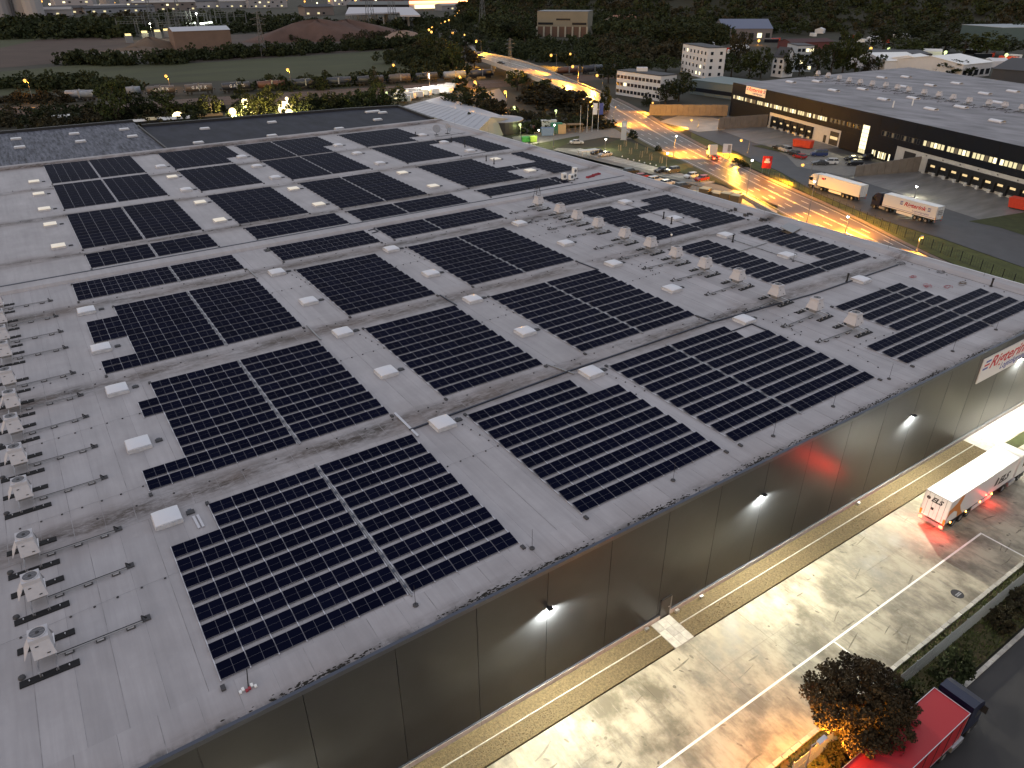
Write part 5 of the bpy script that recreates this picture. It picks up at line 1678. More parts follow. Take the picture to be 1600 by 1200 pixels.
# ================================================================ STREET LAMPS
def street_lamp(label, b, kind, watts, arm=1.2, az=0.0, group='street lamps', size=0.22, twin=False, bulbcol=None):
    x, y, h = b[:3]
    h = max(3.0, h)
    t = thing('street_lamp', label, 'street lamp', (x, y, b[3] if len(b) > 3 else 0), az, group)
    MB().cyl((0, 0, 0), (0, 0, h), 0.09, 0.05, 8, M_grey).lathe([(0.18, 0), (0.16, 0.5), (0.09, 0.55)], 8, (0, 0, 0), M_grey).ob('pole', t)
    mm = {'s': M_sodium, 'w': M_led, 'g': M_greenl, 'f': glow('flood_lamp', (1.0, 0.76, 0.38), 2.2)}[kind]
    col = {'s': SODIUM, 'w': (1.0, 0.93, 0.62), 'g': (0.85, 1.0, 0.35), 'f': (1.0, 0.78, 0.3)}[kind]
    MB().box(-0.05, -0.05, h - 0.03, arm, 0.05, h + 0.05, M_grey).extr([(arm - 0.5, h + 0.02), (arm + 0.35, h + 0.02), (arm + 0.25, h + 0.16), (arm - 0.4, h + 0.18)], 'y', -0.17, 0.17, M_grey).ob('lamp_head', t)
    MB().ball((arm, 0, h - size * 0.7), size, mm, 10).ob('bulb', t)
    if watts and group == 'orange road lamps':
        lz = h - 1.7 * size - 0.15
        zb = b[3] if len(b) > 3 else 0.0
        hx, hy = x + arm * math.cos(az), y + arm * math.sin(az)
        tgt = min((Vector(lat(0.42, i)) for i in range(NR)), key=lambda v_: (v_.x - hx) ** 2 + (v_.y - hy) ** 2)
        dv = Vector((tgt.x - hx, tgt.y - hy, (tgt.z - zb - lz) * (1.6 if kind == 'w' else 0.8)))
        lo = lamp_light('SPOT', watts * 2.2, (1.0, 0.43, 0.03), t, (arm, 0, lz), 0.35, R(126), None, 0.8)
        lo.rotation_euler = (Matrix.Rotation(-az, 3, 'Z') @ dv).to_track_quat('-Z', 'Y').to_euler()
    elif watts:
        lamp_light('POINT', watts, col, t, (arm, 0, h - 1.7 * size - 0.35), 0.25)
    return t
road_az = R(160)
rl = [((176.1, 69.1, 5.2), 'by the cab of the white truck'), ((192.4, 103.9, 4.5), 'on the verge before the left dock yard'), ((213.3, 145.0, 3.2), 'at the pale dirt lot'), ((227.7, 180.9, 4.0), 'before the brown retaining wall'), ((248.0, 241.7, 6.4, 1.8), 'left of the white office block'), ((239.5, 250.4, 8.4, 3.6), 'on the bridge ramp'), ((245.0, 275.6, 9.9, 5.2), 'tall one behind the bridge deck'), ((312.2, 345.4, 7.9), 'behind the bridge beside the tank wagons'), ((269.6, 390.0, 7.7, 7.0), 'at the bridge crest')]
for b, w in rl:
    street_lamp('orange street lamp ' + w, b, 's', 17000 if b[1] < 220 else 48000, 3.0, road_az, 'orange road lamps', 0.42 if b[1] < 200 else 0.7)
street_lamp('orange street lamp low by the road edge over the near parapet', (144.8, 20.7, 3.2), 's', 8000, 0.8, 0, 'orange road lamps', 0.3)
for b, w in [((180.2, 224.7, 7.4), 'on the inside of the loop road'), ((203.5, 288.2, 3.9), 'by the tank wagons under the bridge'), ((190.6, 355.3, 7.4), 'at the field edge above the long train'), ((131.8, 361.5, 7.9), 'at the tracks right of the floodlights'), ((75.3, 385.3, 6.2), 'at the tracks above the lettered wagons'), ((12.1, 366.0, 9.9), 'at the tracks far left'), ((207.7, 310.9, 4.1), 'hidden among trackside bushes')]:
    street_lamp('orange lamp ' + w, b, 's', 1300, 1.0, R(200), 'orange trackside lamps', 0.7)
for b, w in [((150.2, 68.8, 8.9), 'white tall lamp post before the road, above the brown boxes'), ((143.1, 45.5, 9.2), 'white tall lamp post by the board heap'), ((141.0, 34.5, 4.2), 'white lamp post over the right parapet')]:
    street_lamp(w, b, 'w', 17000, 2.2, R(35), 'orange road lamps', 0.24)
street_lamp('slim lamp post at the road edge beside the flags', (190.0, 166.3, 6.7), 's', 34000, 2.0, R(35), 'orange road lamps', 0.25)  # post added to throw an orange light pool on this stretch of road
street_lamp('slim lamp post on the verge past the pylon sign', (168.8, 113.3, 6.2), 'w', 19000, 2.2, R(35), 'orange road lamps', 0.24)
for b, w in [((158.2, 133.6, 3.6), 'white lamp post over the silver estate'), ((154.5, 102.0, 4.9), 'white lamp post over the dark saloon in the bays'), ((147.0, 146.5, 7.3), 'white lamp post at the lot entrance'), ((147.2, 155.5, 4.4), 'short white lamp post by the green bins'), ((184.1, 43.9, 2.9), 'white lamp post behind the lettered trailer'), ((150.0, 190.8, 2.5), 'white lamp post before the pale hall gable')]:
    street_lamp(w, b, 'w', 200 if 'hall' in w else 800, 0.6, R(40), 'white lot lamps', 0.26)
for b, w in [((144.6, 268.0, 5.1), 'greenish lamp lighting a tree left of the caravans'), ((172.6, 207.4, 3.8), 'greenish lamp at the loop road'), ((151.5, 172.4, 3.8), 'greenish lamp at the hedge behind the green bins'), ((177.3, 185.5, 4.7), 'greenish lamp over the hedge')]:
    street_lamp(w, b, 'g', 200, 0.6, R(220), 'greenish lamps', 0.5)
for i, (b) in enumerate([(541.6, 286.4, 4.7), (547.3, 275.8, 4.7), (551.3, 236.4, 4.9), (566.1, 203.4, 4.7), (562.1, 420.2, 3.1), (548.5, 394.1, 3.9), (441.3, 379.7, 3.6), (419.2, 263.7, 3.3), (490.0, 358.2, 2.7)]):
    street_lamp('far yellow lamp among the yards behind the second warehouse, %s' % ordinal(i), b, 'g' if i in (1, 2, 3) else 's', 900, 0.6, 0, 'far yard lamps', 1.1 if i < 6 else 0.7)
# floodlights behind the annexe
for i, (b, k, s) in enumerate([((55.9, 272.2, 3.1), 'f', 2.3), ((75.4, 265.9, 3.9), 'f', 1.4), ((84.4, 279.3, 5.3), 'f', 1.4), ((95.6, 263.4, 4.7), 'f', 2.6), ((93.1, 249.8, 3.9), 'f', 1.5), ((104.6, 286.8, 3.7), 'f', 0.7), ((115.5, 265.9, 2.1), 'g', 0.7), ((125.8, 286.0, 3.8), 'f', 0.6)]):
    t = street_lamp('glaring yard floodlight behind the dark annexe, %s from the left' % ordinal(i), b, k, 16000 if s > 1.2 else 9000, 0.5, R(-90), 'floodlights behind the annexe', s)
# far chain of lamps along the road beyond the bridge and the town
fl = MB().cyl((0, 0, 0), (0, 0, 8.0), 0.15, 0.1, 6, M_grey).ball((0, 0, 8.3), 1.0, glow('far_sodium', (1.0, 0.46, 0.09), 1.5), 8).mesh('street_lamp')
fw = MB().cyl((0, 0, 0), (0, 0, 8.0), 0.15, 0.1, 6, M_grey).ball((0, 0, 8.3), 1.0, glow('far_white', (1.0, 0.82, 0.5), 2.0), 8).mesh('street_lamp')
chain = [(351.87, 615.91), (371.16, 645.32), (393.34, 676.71), (412.37, 701.55), (438.10, 739.11), (460.10, 769.24), (490.46, 814.84), (532.77, 880.34), (570.87, 940.99), (614.28, 1010.10), (676.40, 1112.51), (752.59, 1235.83), (847.81, 1387.44), (918.30, 1495.42), (338.38, 585.83), (346.21, 561.26), (340.34, 530.29), (783.28, 1252.60)]
for i, p in enumerate(chain):
    o = link('street_lamp', fl, None, (*p, 0))
    tag(o, 'far orange lamp in the rising chain beyond the bridge, %s up' % nth(i), 'street lamp', 'far chain of road lamps')
town = [(45.77, 1489.53),(64.16, 1537.28),(78.88, 1787.68),(99.87, 1814.77),(111.14, 1851.83),(129.46, 1885.20),(138.80, 1828.98),(155.30, 1914.55),(169.85, 1955.73),(188.61, 1996.02),(197.07, 1932.91),(216.64, 2031.27),(222.25, 1967.67),(249.72, 2065.19),(231.51, 1850.98),(273.30, 2110.43),(284.49, 2100.83),(286.07, 2034.21),(313.44, 2144.92),(314.24, 2075.32),(343.98, 2191.43),(362.22, 2175.59),(381.59, 2235.88),(369.20, 2096.81),(388.18, 2153.03),(410.93, 2210.21),(422.89, 2199.75),(345.66, 1705.74),(458.64, 2168.47),(441.94, 2034.04),(485.00, 2145.41),(478.20, 2074.83),(485.43, 1996.51),(523.01, 2112.16),(548.87, 2170.47),(525.26, 2033.94),(504.25, 1912.41),(580.23, 2062.09),(561.12, 1682.12),(619.52, 1813.58),(679.12, 1975.58),(618.37, 1690.89),(656.60, 1718.44),(769.29, 2060.90),(678.18, 1700.05),(785.90, 1961.54),(820.67, 1930.89),(724.50, 1660.58),(776.81, 1745.08),(809.97, 1786.62),(704.53, 1507.54),(764.88, 1626.17),(890.88, 1869.00),(835.55, 1694.39),(865.34, 1738.51),(806.10, 1591.04),(831.24, 1632.05),(840.33, 1624.25),(833.05, 1301.19),(998.17, 1554.07),(1031.94, 1593.78),(850.52, 1286.69),(1013.75, 1475.56),(1057.04, 1503.27),(893.97, 1250.63),(1128.16, 1582.71),(1054.41, 1440.70),(1014.88, 1299.76),(1243.17, 1558.47),(1001.68, 1208.64),(953.90, 1526.88),(973.09, 1575.71),(989.85, 1630.35),(758.40, 1115.71),(842.83, 1161.91),(947.90, 1597.45),(963.97, 1652.83),(905.81, 1568.11)]
for i, p in enumerate(town):
    o = link('street_lamp', fw if i % 4 == 2 else fl, None, (*p, -3 - (i * 7 % 5)))
    s = 1.5 + 0.13 * (i * 5 % 7)
    o.scale = (s, s, s)
    tag(o, ('white' if i % 4 == 2 else 'orange') + ' lamp dot in the lit town at the top, %s along' % nth(i), 'street lamp', 'town lamps')

# ================================================================ BACKGROUND LAND
struct(sheet('field', [(0.04, 400.41), (4.62, 529.23), (49.24, 549.89), (114.93, 513.05), (241.28, 525.60), (304.59, 539.94), (231.63, 375.38), (202.91, 362.10), (140.16, 391.28), (74.78, 408.84)], -0.05, M_field))
struct(sheet('ploughed_field', [(5.58, 556.27), (12.33, 746.33), (47.26, 842.33), (126.28, 840.01), (107.99, 676.13), (119.11, 593.96), (47.68, 572.46)], -0.04, M_earth))
struct(sheet('field', [(12.33, 746.33), (19.37, 944.64), (126.98, 863.97), (45.87, 822.40)], -0.045, M_field))
struct(sheet('dirt_yard', [(107.99, 676.13), (102.95, 760.09), (156.23, 805.83), (299.81, 800.24), (371.86, 668.24), (304.59, 539.94), (245.99, 536.52), (117.03, 522.37), (80.87, 577.25)], -0.045, mat('red_dirt', (0.06, 0.042, 0.034), 0.95, noise=0.35, scale=0.03)))
struct(strip('track', [(295.13, 530.87), (269.51, 465.00), (243.42, 394.96)], [(296.40, 529.93), (271.04, 463.89), (245.78, 393.26)], 0.0, M_conc))
struct(strip('track_bed', [(-1.51, 356.86), (37.43, 341.01), (110.85, 333.23), (175.92, 323.57), (235.46, 315.84), (306.71, 300.09)], [(-2.39, 332.02), (34.48, 318.50), (101.41, 303.17), (162.77, 296.52), (217.27, 287.81), (289.91, 280.72)], -0.03, mat('rusty_ballast', (0.1, 0.06, 0.04), 0.9, noise=0.35, scale=0.4)))
for k, (dy) in enumerate((0, 2.5, 5.5, 8.0)):
    struct(strip('rail', [P(0,169 + 0), (37.15, 338.86), (109.77, 329.78), (174.41, 320.45), (233.36, 312.59)] if False else [(a[0], a[1] - dy * 1.2) for a in [(-1.59, 354.67), (37.15, 338.86), (109.77, 329.78), (174.41, 320.45), (233.36, 312.59)]], [(a[0], a[1] - dy * 1.2 - 0.25) for a in [(-1.59, 354.67), (37.15, 338.86), (109.77, 329.78), (174.41, 320.45), (233.36, 312.59)]], 0.05, M_grey))

# tank wagons
def wagon_meshes(col):
    b = MB().cyl((-6.3, 0, 2.7), (6.3, 0, 2.7), 1.45, 1.45, 16, col).ball((0, 0, 4.15), 0.45, col, 8)
    c = MB().box(-7.3, -1.2, 0.95, 7.3, 1.2, 1.3, M_dark).box(-7.3, -1.25, 1.3, -7.1, 1.25, 2.2, M_dark).box(7.1, -1.25, 1.3, 7.3, 1.25, 2.2, M_dark)
    w = MB()
    for x in (-5.6, -3.8, 3.8, 5.6):
        for y in (-0.75, 0.75):
            w.cyl((x, y - 0.07, 0.48), (x, y + 0.07, 0.48), 0.46, 0.46, 10, M_black)
    l = MB().box(-0.3, -1.55, 1.3, 0.3, -1.42, 4.1, M_grey).box(-2.5, -0.35, 4.18, 2.5, 0.35, 4.24, M_grey)
    return b.mesh('tank', True), c.mesh('chassis'), w.mesh('wheelset'), l.mesh('ladder')
WM = [wagon_meshes(mat('tank_' + n, c, 0.4, noise=0.25, scale=0.8)) for n, c in (('pale', (0.25, 0.28, 0.33)), ('brown', (0.12, 0.1, 0.09)), ('dark', (0.045, 0.05, 0.065)), ('rust', (0.13, 0.06, 0.04)))]
wl_ = [((102,158), (154,157), 0, 'pale grey tank wagon standing alone at the far left', ''), ((203,152), (219,151), 0, 'pale tank wagon half hidden behind the big tree', ''), ((227,152), (279,148.5), 1, 'brown lettered tank wagon right of the big tree', 'GATX'), ((287,148.5), (338,145.5), 1, 'second brown lettered tank wagon', 'GATX'), ((345,146), (396,142.5), 2, 'third lettered tank wagon, darker', 'GATX'), ((400,143), (450,139.5), 3, 'rusty tank wagon behind the floodlights', ''), ((455,140), (500,137), 2, 'dark tank wagon left of the middle of the train', ''), ((504,137), (553,134), 2, 'dark tank wagon with small plates', ''), ((556,134.5), (603,131.5), 2, 'long dark tank wagon below the trackside lamp', ''), ((606,131.5), (644,129), 1, 'brownish tank wagon above the caravans', ''), ((648,129), (686,126.5), 2, 'blue black tank wagon above the pale hall', ''), ((691,126.5), (730,124), 0, 'grey green tank wagon near the bridge', ''), ((734,124), (770,121.5), 2, 'tank wagon going under the bridge', ''), ((868,119), (906,117), 3, 'rust red tank wagon right of the bridge', ''), ((908,116.5), (945,113.5), 2, 'dark tank wagon at the right end behind the lamps', ''), ((942,112.5), (972,110), 2, 'last dark tank wagon among the trees', '')]
WPTS = [(24.57, 362.22), (37.70, 355.47), (51.68, 358.56), (56.15, 358.08), (57.78, 354.25), (72.71, 353.19), (74.78, 351.73), (89.75, 349.58), (91.27, 347.08), (107.07, 346.03), (107.77, 344.06), (123.89, 343.14), (124.82, 340.95), (139.70, 339.68), (140.80, 338.90), (157.32, 336.78), (157.63, 334.94), (174.12, 333.12), (174.97, 332.52), (188.85, 331.18), (189.99, 330.36), (204.30, 328.97), (205.74, 327.94), (220.81, 326.28), (221.98, 325.45), (236.64, 324.36), (270.45, 309.88), (285.92, 306.79), (287.56, 307.64), (305.40, 307.30), (306.71, 310.62), (322.00, 310.57)]
for i, (_, _, mi, lab, txt) in enumerate(wl_):
    A, B = Vector(WPTS[2 * i]), Vector(WPTS[2 * i + 1])
    d = B - A
    t = thing('tank_wagon', lab, 'tank wagon', ((A.x + B.x) / 2, (A.y + B.y) / 2, 0.05), math.atan2(d.y, d.x), 'tank wagons on the tracks')
    s = min(1.35, max(0.5, d.length / 15.2))
    t.scale = (s, 1.12, 1.12)
    for me_, n in zip(WM[mi], ('tank', 'chassis', 'wheelset', 'ladder')):
        o_ = link(n, me_, t)
        if n == 'wheelset':
            o_['kind'] = 'stuff'
    if txt:
        for j, ch in enumerate(txt):
            lettering(ch, 1.7, (-3.4 + j * 1.9, -1.5, 2.3), (1, 0, 0), (0, 0, 1), M_signw, t, bold=0.05)

# buildings -------------------------------------------------------
M_offw = mat('render_white', (0.62, 0.62, 0.63), 0.8, noise=0.06, scale=0.3)
M_roofd = mat('dark_flat_roof', (0.045, 0.045, 0.05), 0.7)
M_bwin = mat('office_glass', (0.015, 0.018, 0.025), 0.15)
def block(name, label, a, b, depth, h, m, roofm, cols=0, rows=0, z0=1.0, wh_=1.5, ww=1.3, lit=(), cat='building', gap=0.0, pitch=0.0, side_cols=0):
    """box building: front from point a to b (as seen from the camera), depth going away"""
    A, B = Vector(a), Vector(b)
    d = B - A
    w = d.length
    t = thing(name, label, cat, (A.x, A.y, 0), math.atan2(d.y, d.x))
    MB().box(0, 0, -0.1, w, depth, h, m).ob('wall', t)
    if pitch:
        MB().extr([(-0.4, h), (depth / 2, h + pitch), (depth + 0.4, h), (depth + 0.4, h + 0.2), (depth / 2, h + pitch + 0.25), (-0.4, h + 0.2)], 'x', -0.4, w + 0.4, roofm).extr([(0.0, h), (depth / 2, h + pitch), (depth, h)], 'x', 0.01, w - 0.01, m).ob('roof', t)
    else:
        MB().box(-0.15, -0.15, h, w + 0.15, depth + 0.15, h + 0.35, roofm).ob('roof', t)
    for r in range(rows):
        for c in range(cols):
            x = w * (c + 0.5) / cols
            z = z0 + (h - z0) * r / rows
            f = MB().box(x - ww / 2 - 0.1, -0.05, z, x + ww / 2 + 0.1, 0.0, z + wh_ + 0.1, m).ob('window', t)
            MB().box(x - ww / 2, -0.08, z + 0.08, x + ww / 2, -0.051, z + wh_, M_winb if (r, c) in lit else M_bwin).ob('pane', f)
    for c in range(side_cols):
        for r in range(rows):
            z = z0 + (h - z0) * r / rows
            y = depth * (c + 0.5) / side_cols
            f = MB().box(w, y - ww / 2 - 0.1, z, w + 0.05, y + ww / 2 + 0.1, z + wh_ + 0.1, m).ob('window', t)
            MB().box(w + 0.051, y - ww / 2, z + 0.08, w + 0.08, y + ww / 2, z + wh_, M_winb if (r, -1 - c) in lit else M_bwin).ob('pane', f)
    return t
block('office_block', 'white three storey office block left of the hedge trees', (249.08, 232.70), (249.85, 203.47), 10, 10.5, M_offw, M_roofd, 12, 3, 1.0, 1.5, 1.9, lit=((1, 2),))
o = MB().box(0, 0, 0, 5, 3.5, 1.6, M_offw).ob('roof_house', None, (*(252.16, 222.35), 10.9), R(-40))
tag(o, 'small white roof house on the white office block', 'roof house')
block('hotel', 'white four storey block with a dark roof and two lit windows', (343.25, 282.32), (330.97, 251.44), 11, 15.5, M_offw, M_roofd, 7, 4, 1.2, 1.7, 1.6, lit=((0, 4), (0, 5), (1, 5), (3, 1)), side_cols=2)
block('canteen', 'long low green grey building before the white block', (280.09, 213.56), (280.60, 186.76), 22, 6.0, mat('green_grey_fascia', (0.13, 0.16, 0.16), 0.6), mat('green_roof', (0.1, 0.14, 0.14), 0.5), 14, 1, 1.2, 1.8, 2.2)
bh = block('beige_hall', 'tall beige hall with a grey metal roof and pillars below', (458.77, 591.39), (492.38, 554.78), 34, 22, mat('beige_cladding', (0.21, 0.19, 0.145), 0.8, noise=0.1, scale=0.1), mat('grey_metal_roof', (0.13, 0.14, 0.16), 0.5), 0, 0)
w_ = (Vector((492.38, 554.78)) - Vector((458.77, 591.39))).length
m_ = MB()
for k in range(8):
    m_.box(k * w_ / 7 - 0.8, -1.6, 0, k * w_ / 7 + 0.8, 0, 9.0, mat('beige_pillar', (0.34, 0.31, 0.25), 0.8))
m_.ob('pillar', bh)
m_ = MB()
m_.box(0.02 * w_, -0.2, 10.5, 0.32 * w_, 0, 12.5, M_bwin).box(0.38 * w_, -0.2, 14.5, 0.66 * w_, 0, 16, M_bwin).box(0.7 * w_, -0.2, 10.5, 0.98 * w_, 0, 12.5, M_bwin).box(0, -0.15, 0, w_, 0, 8.9, mat('brown_shade_wall', (0.12, 0.07, 0.05), 0.8))
m_.ob('window_band', bh)
block('blue_roof_hall', 'hall with a blue arched roof and pale rooflights by the wood edge', (570.40, 453.47), (606.47, 426.66), 45, 9, mat('hall_wall', (0.15, 0.14, 0.15), 0.8), mat('blue_roof', (0.09, 0.11, 0.18), 0.5), 6, 1, 1.5, 4, 4, lit=((0, 4),), pitch=7)
block('orange_roof_house', 'house with an orange tiled roof beside a bright wall', (591.34, 622.89), (628.62, 624.97), 30, 8, mat('cream_wall', (0.4, 0.33, 0.26), 0.8), mat('orange_tiles', (0.26, 0.12, 0.07), 0.8), 0, 0, pitch=6)
block('silo_hall', 'brown timber clad shed with a white metal roof by the substation', (127.89, 622.83), (171.64, 621.41), 22, 14, mat('brown_board', (0.16, 0.11, 0.085), 0.85, noise=0.15, scale=0.1), mat('white_metal_roof', (0.4, 0.42, 0.46), 0.5), 0, 0, pitch=2.5)
block('white_shed', 'low white gabled shed roof behind the second warehouse', (440.85, 212.42), (462.44, 201.19), 40, 6, M_offw, M_white, pitch=3)
block('white_shed', 'second white gabled shed further right behind the warehouse', (454.03, 190.62), (472.24, 194.16), 30, 6, M_offw, M_white, pitch=3)
block('white_shed', 'white shed with a lit gable at the right, behind the dark roof', (445.72, 169.63), (474.25, 168.21), 40, 7, M_offw, M_white, 5, 1, 1, 3, 4, pitch=3)
block('dark_shed', 'wide dark roofed shed at the right edge behind the white one', (438.14, 150.48), (441.40, 116.65), 45, 7, mat('dark_shed_wall', (0.06, 0.06, 0.065), 0.8), M_roofd, pitch=4)
block('black_shed', 'long black low shed with pale gates behind the poplars', (466.72, 244.05), (494.35, 214.43), 30, 7, mat('black_board', (0.03, 0.03, 0.035), 0.8), M_roofd, 6, 1, 0.5, 4, 5)
block('red_roof_shed', 'dark red roofed shed behind the poplars', (527.81, 345.13), (564.38, 333.45), 18, 5, mat('red_shed_wall', (0.12, 0.04, 0.04), 0.8), mat('red_shed_roof', (0.06, 0.025, 0.025), 0.8), pitch=2)
block('white_gable', 'white gabled house partly behind the poplars', (370.80, 238.21), (370.71, 230.59), 9, 10, M_offw, M_roofd, 2, 3, 1.5, 1.8, 1.6, pitch=5)
block('pale_block', 'pale house with lit windows between the poplars', (400.81, 245.35), (408.86, 239.58), 20, 14, mat('blue_white_wall', (0.42, 0.46, 0.5), 0.8), M_roofd, 4, 4, 1.2, 1.8, 1.8, lit=((0, 3), (3, 2), (3, 3), (1, 1)))
block('teal_hall', 'long teal roofed hall at the far right edge', (723.42, 282.64), (790.61, 251.12), 50, 12, mat('teal_wall', (0.08, 0.12, 0.12), 0.8), mat('pale_teal_roof', (0.3, 0.34, 0.36), 0.6))
# pale gabled hall and round tank behind the right corner of the warehouse
hallA, hallB = Vector((144.68, 180.20)), Vector((152.92, 179.12))
gh = thing('pale_hall', 'long pale hall with a low gabled roof beyond the roof corner', 'hall')
ra, rb = Vector((139.78, 223.12)), Vector((140.68, 174.57))
ea, eb = Vector((130.22, 226.40)), Vector((130.33, 166.38))
fa, fb = Vector((159.90, 245.47)), Vector((151.88, 177.96))
M_hallr = mat('pale_hall_roof', (0.42, 0.43, 0.46), 0.55, noise=0.06, scale=0.2)
M_hallw = mat('pale_hall_wall', (0.24, 0.25, 0.23), 0.7)
MB().add([(*ea, 4.5), (*eb, 4.5), (*rb, 6.6), (*ra, 6.6), (*fa, 4.5), (*fb, 4.5)], [(0, 1, 2, 3), (3, 2, 5, 4)], M_hallr).ob('roof', gh)
MB().add([(*ea, 4.45), (*eb, 4.45), (*rb, 6.5), (*fb, 4.45), (*fa, 4.45), (*ra, 6.5), (*ea, 0), (*eb, 0), (*fb, 0), (*fa, 0)], [(0, 1, 7, 6), (1, 2, 3, 8, 7), (3, 4, 9, 8), (4, 5, 0, 6, 9)], M_hallw).ob('wall', gh)
m_ = MB()
for k in range(16):
    p, q_ = ea.lerp(eb, k / 15), ra.lerp(rb, k / 15)
    m_.cyl((*p, 4.56), (*q_, 6.66), 0.06, 0.06, 4, M_hallr)
m_.ob('seam', gh)
tc = (149.25, 181.68)
tk = thing('round_tank', 'low round tank with a grey flat roof behind the right parapet', 'tank', (*tc, 0))
MB().lathe([(8.0, 0), (8.0, 4.2)], 32, (0, 0, 0), M_dark).ob('wall', tk)
MB().lathe([(8.2, 4.2), (8.2, 4.4), (0.3, 5.2)], 32, (0, 0, 0), mat('tank_roof', (0.28, 0.29, 0.32), 0.5)).ob('roof', tk)
# caravans and vans in the lit yard
CV = (MB().extr([(-3, 0.6), (3, 0.6), (3.1, 1.5), (2.5, 2.9), (-2.9, 2.9), (-3.1, 1.6)], 'y', -1.15, 1.15, M_white).mesh('body'), MB().box(-1.8, -1.17, 1.5, -0.6, -1.151, 2.3, M_bwin).box(0.4, -1.17, 1.5, 1.6, -1.151, 2.3, M_bwin).mesh('window'), MB().cyl((0, -1.1, 0.4), (0, 1.1, 0.4), 0.4, 0.4, 10, M_black).mesh('wheel'))
cv = [(152.69, 274.42), (152.41, 267.25), (159.82, 284.88), (158.95, 275.06), (164.84, 286.73), (163.86, 276.76), (169.97, 287.23), (170.15, 280.27), (175.72, 288.78), (175.31, 282.07), (181.08, 290.72), (181.15, 284.93), (186.56, 292.71), (186.63, 288.25), (192.16, 294.75), (181.52, 280.45)]
for i, p in enumerate(cv):
    t = thing('caravan', 'white camper in the lit yard behind the pale hall, %s from the left' % ordinal(i), 'camper', (*p, 0.05), R(110 + (i * 37) % 50), 'campers in the lit yard')
    for me_, n in zip(CV, ('body', 'window', 'wheel')):
        link(n, me_, t)
yl = thing('street_lamp', 'bright lamp over the row of campers', 'street lamp', (*(174.04, 282.98), 0))
MB().cyl((0, 0, 0), (0, 0, 9), 0.1, 0.06, 8, M_grey).ob('pole', yl)
MB().ball((0, 0, 9), 0.3, M_led, 8).ob('bulb', yl)
lamp_light('POINT', 5000, (1.0, 0.95, 0.85), yl, (0, 0, 8.3), 0.3)
# garden bins and stalls near the hedge
for i, (p, cname, col, w, h) in enumerate([((145.11, 159.64), 'bright green', (0.05, 0.3, 0.05), 3.2, 1.6), ((147.09, 158.26), 'yellow green', (0.2, 0.32, 0.04), 2.4, 1.8), ((157.97, 164.92), 'blue grey', (0.14, 0.2, 0.3), 4.5, 2.6), ((162.03, 169.65), 'white', (0.5, 0.52, 0.5), 5.5, 4.2), ((162.81, 166.04), 'dark green', (0.03, 0.2, 0.1), 4.0, 3.6), ((164.33, 164.99), 'tan', (0.5, 0.32, 0.16), 3.0, 3.2), ((160.46, 173.87), 'dull red', (0.2, 0.05, 0.04), 4.0, 1.8)]):
    t = thing('garden_container', cname + ' container or crate by the hedge past the roof corner', 'container', (*p, 0.03), R(-25), 'crates by the hedge')
    mm = mat('crate_' + cname.replace(' ', '_'), col, 0.6)
    MB().extr([(-w / 2 * 0.9, 0.15), (w / 2 * 0.9, 0.15), (w / 2, h), (-w / 2, h)], 'y', -1.1, 1.1, mm).ob('body', t)
    MB().box(-w / 2 - 0.05, -1.15, h, w / 2 + 0.05, 1.15, h + 0.12, mm).ob('lid', t)
t = thing('timber_shelter', 'open timber shelter in the hedge by the flag poles', 'shelter', (*(170.65, 165.19), 0), R(-25))
m_ = MB()
for x in (-2.5, 0, 2.5):
    for y in (-1.2, 1.2):
        m_.box(x - 0.1, y - 0.1, 0, x + 0.1, y + 0.1, 2.6, M_card)
m_.ob('post', t)
MB().box(-3, -1.6, 2.6, 3, 1.6, 2.8, M_card).ob('roof', t)
t = thing('smoking_shelter', 'glass shelter with a bright flat top behind the parapet', 'shelter', (*(145.68, 127.07), 0), sb)
MB().box(-3, -1.2, 2.5, 3.5, 1.2, 2.65, mat('shelter_top', (0.6, 0.6, 0.55), 0.4)).ob('roof', t)
m_ = MB()
for x in (-2.8, 0.2, 3.2):
    for y in (-1.1, 1.1):
        m_.box(x - 0.05, y - 0.05, 0, x + 0.05, y + 0.05, 2.5, M_grey)
m_.ob('post', t)
# low yard clutter behind the annexe
for i, (p, w, h, m0, lab) in enumerate([((17.34, 295.55), 6, 3.0, M_white, 'white topped tank shed'), ((-1.36, 312.23), 8, 2.5, mat('pinkish_tent', (0.3, 0.24, 0.27), 0.8), 'pale tent roof'), ((42.96, 270.65), 7, 2.4, M_white, 'white van by the annexe edge'), ((46.43, 268.22), 5, 3.0, M_cardt, 'pale crate beside the white van'), ((53.28, 265.16), 12, 3, M_white, 'pale lorry roofs below the left floodlight'), ((23.72, 298.36), 4, 1.0, M_white, 'white plank'), ((66.41, 264.84), 9, 3, M_card, 'brown shed lit by floodlights')]):
    t = thing('yard_shed', lab + ' in the yard behind the annexe', 'shed', (*p, 0), R(-8))
    MB().box(-w / 2, -1.6, 0, w / 2, 1.6, h * 0.75, M_dark).ob('body', t)
    MB().extr([(-1.8, h * 0.75), (1.8, h * 0.75), (0.9, h), (-0.9, h)], 'x', -w / 2 - 0.2, w / 2 + 0.2, m0).ob('roof', t)
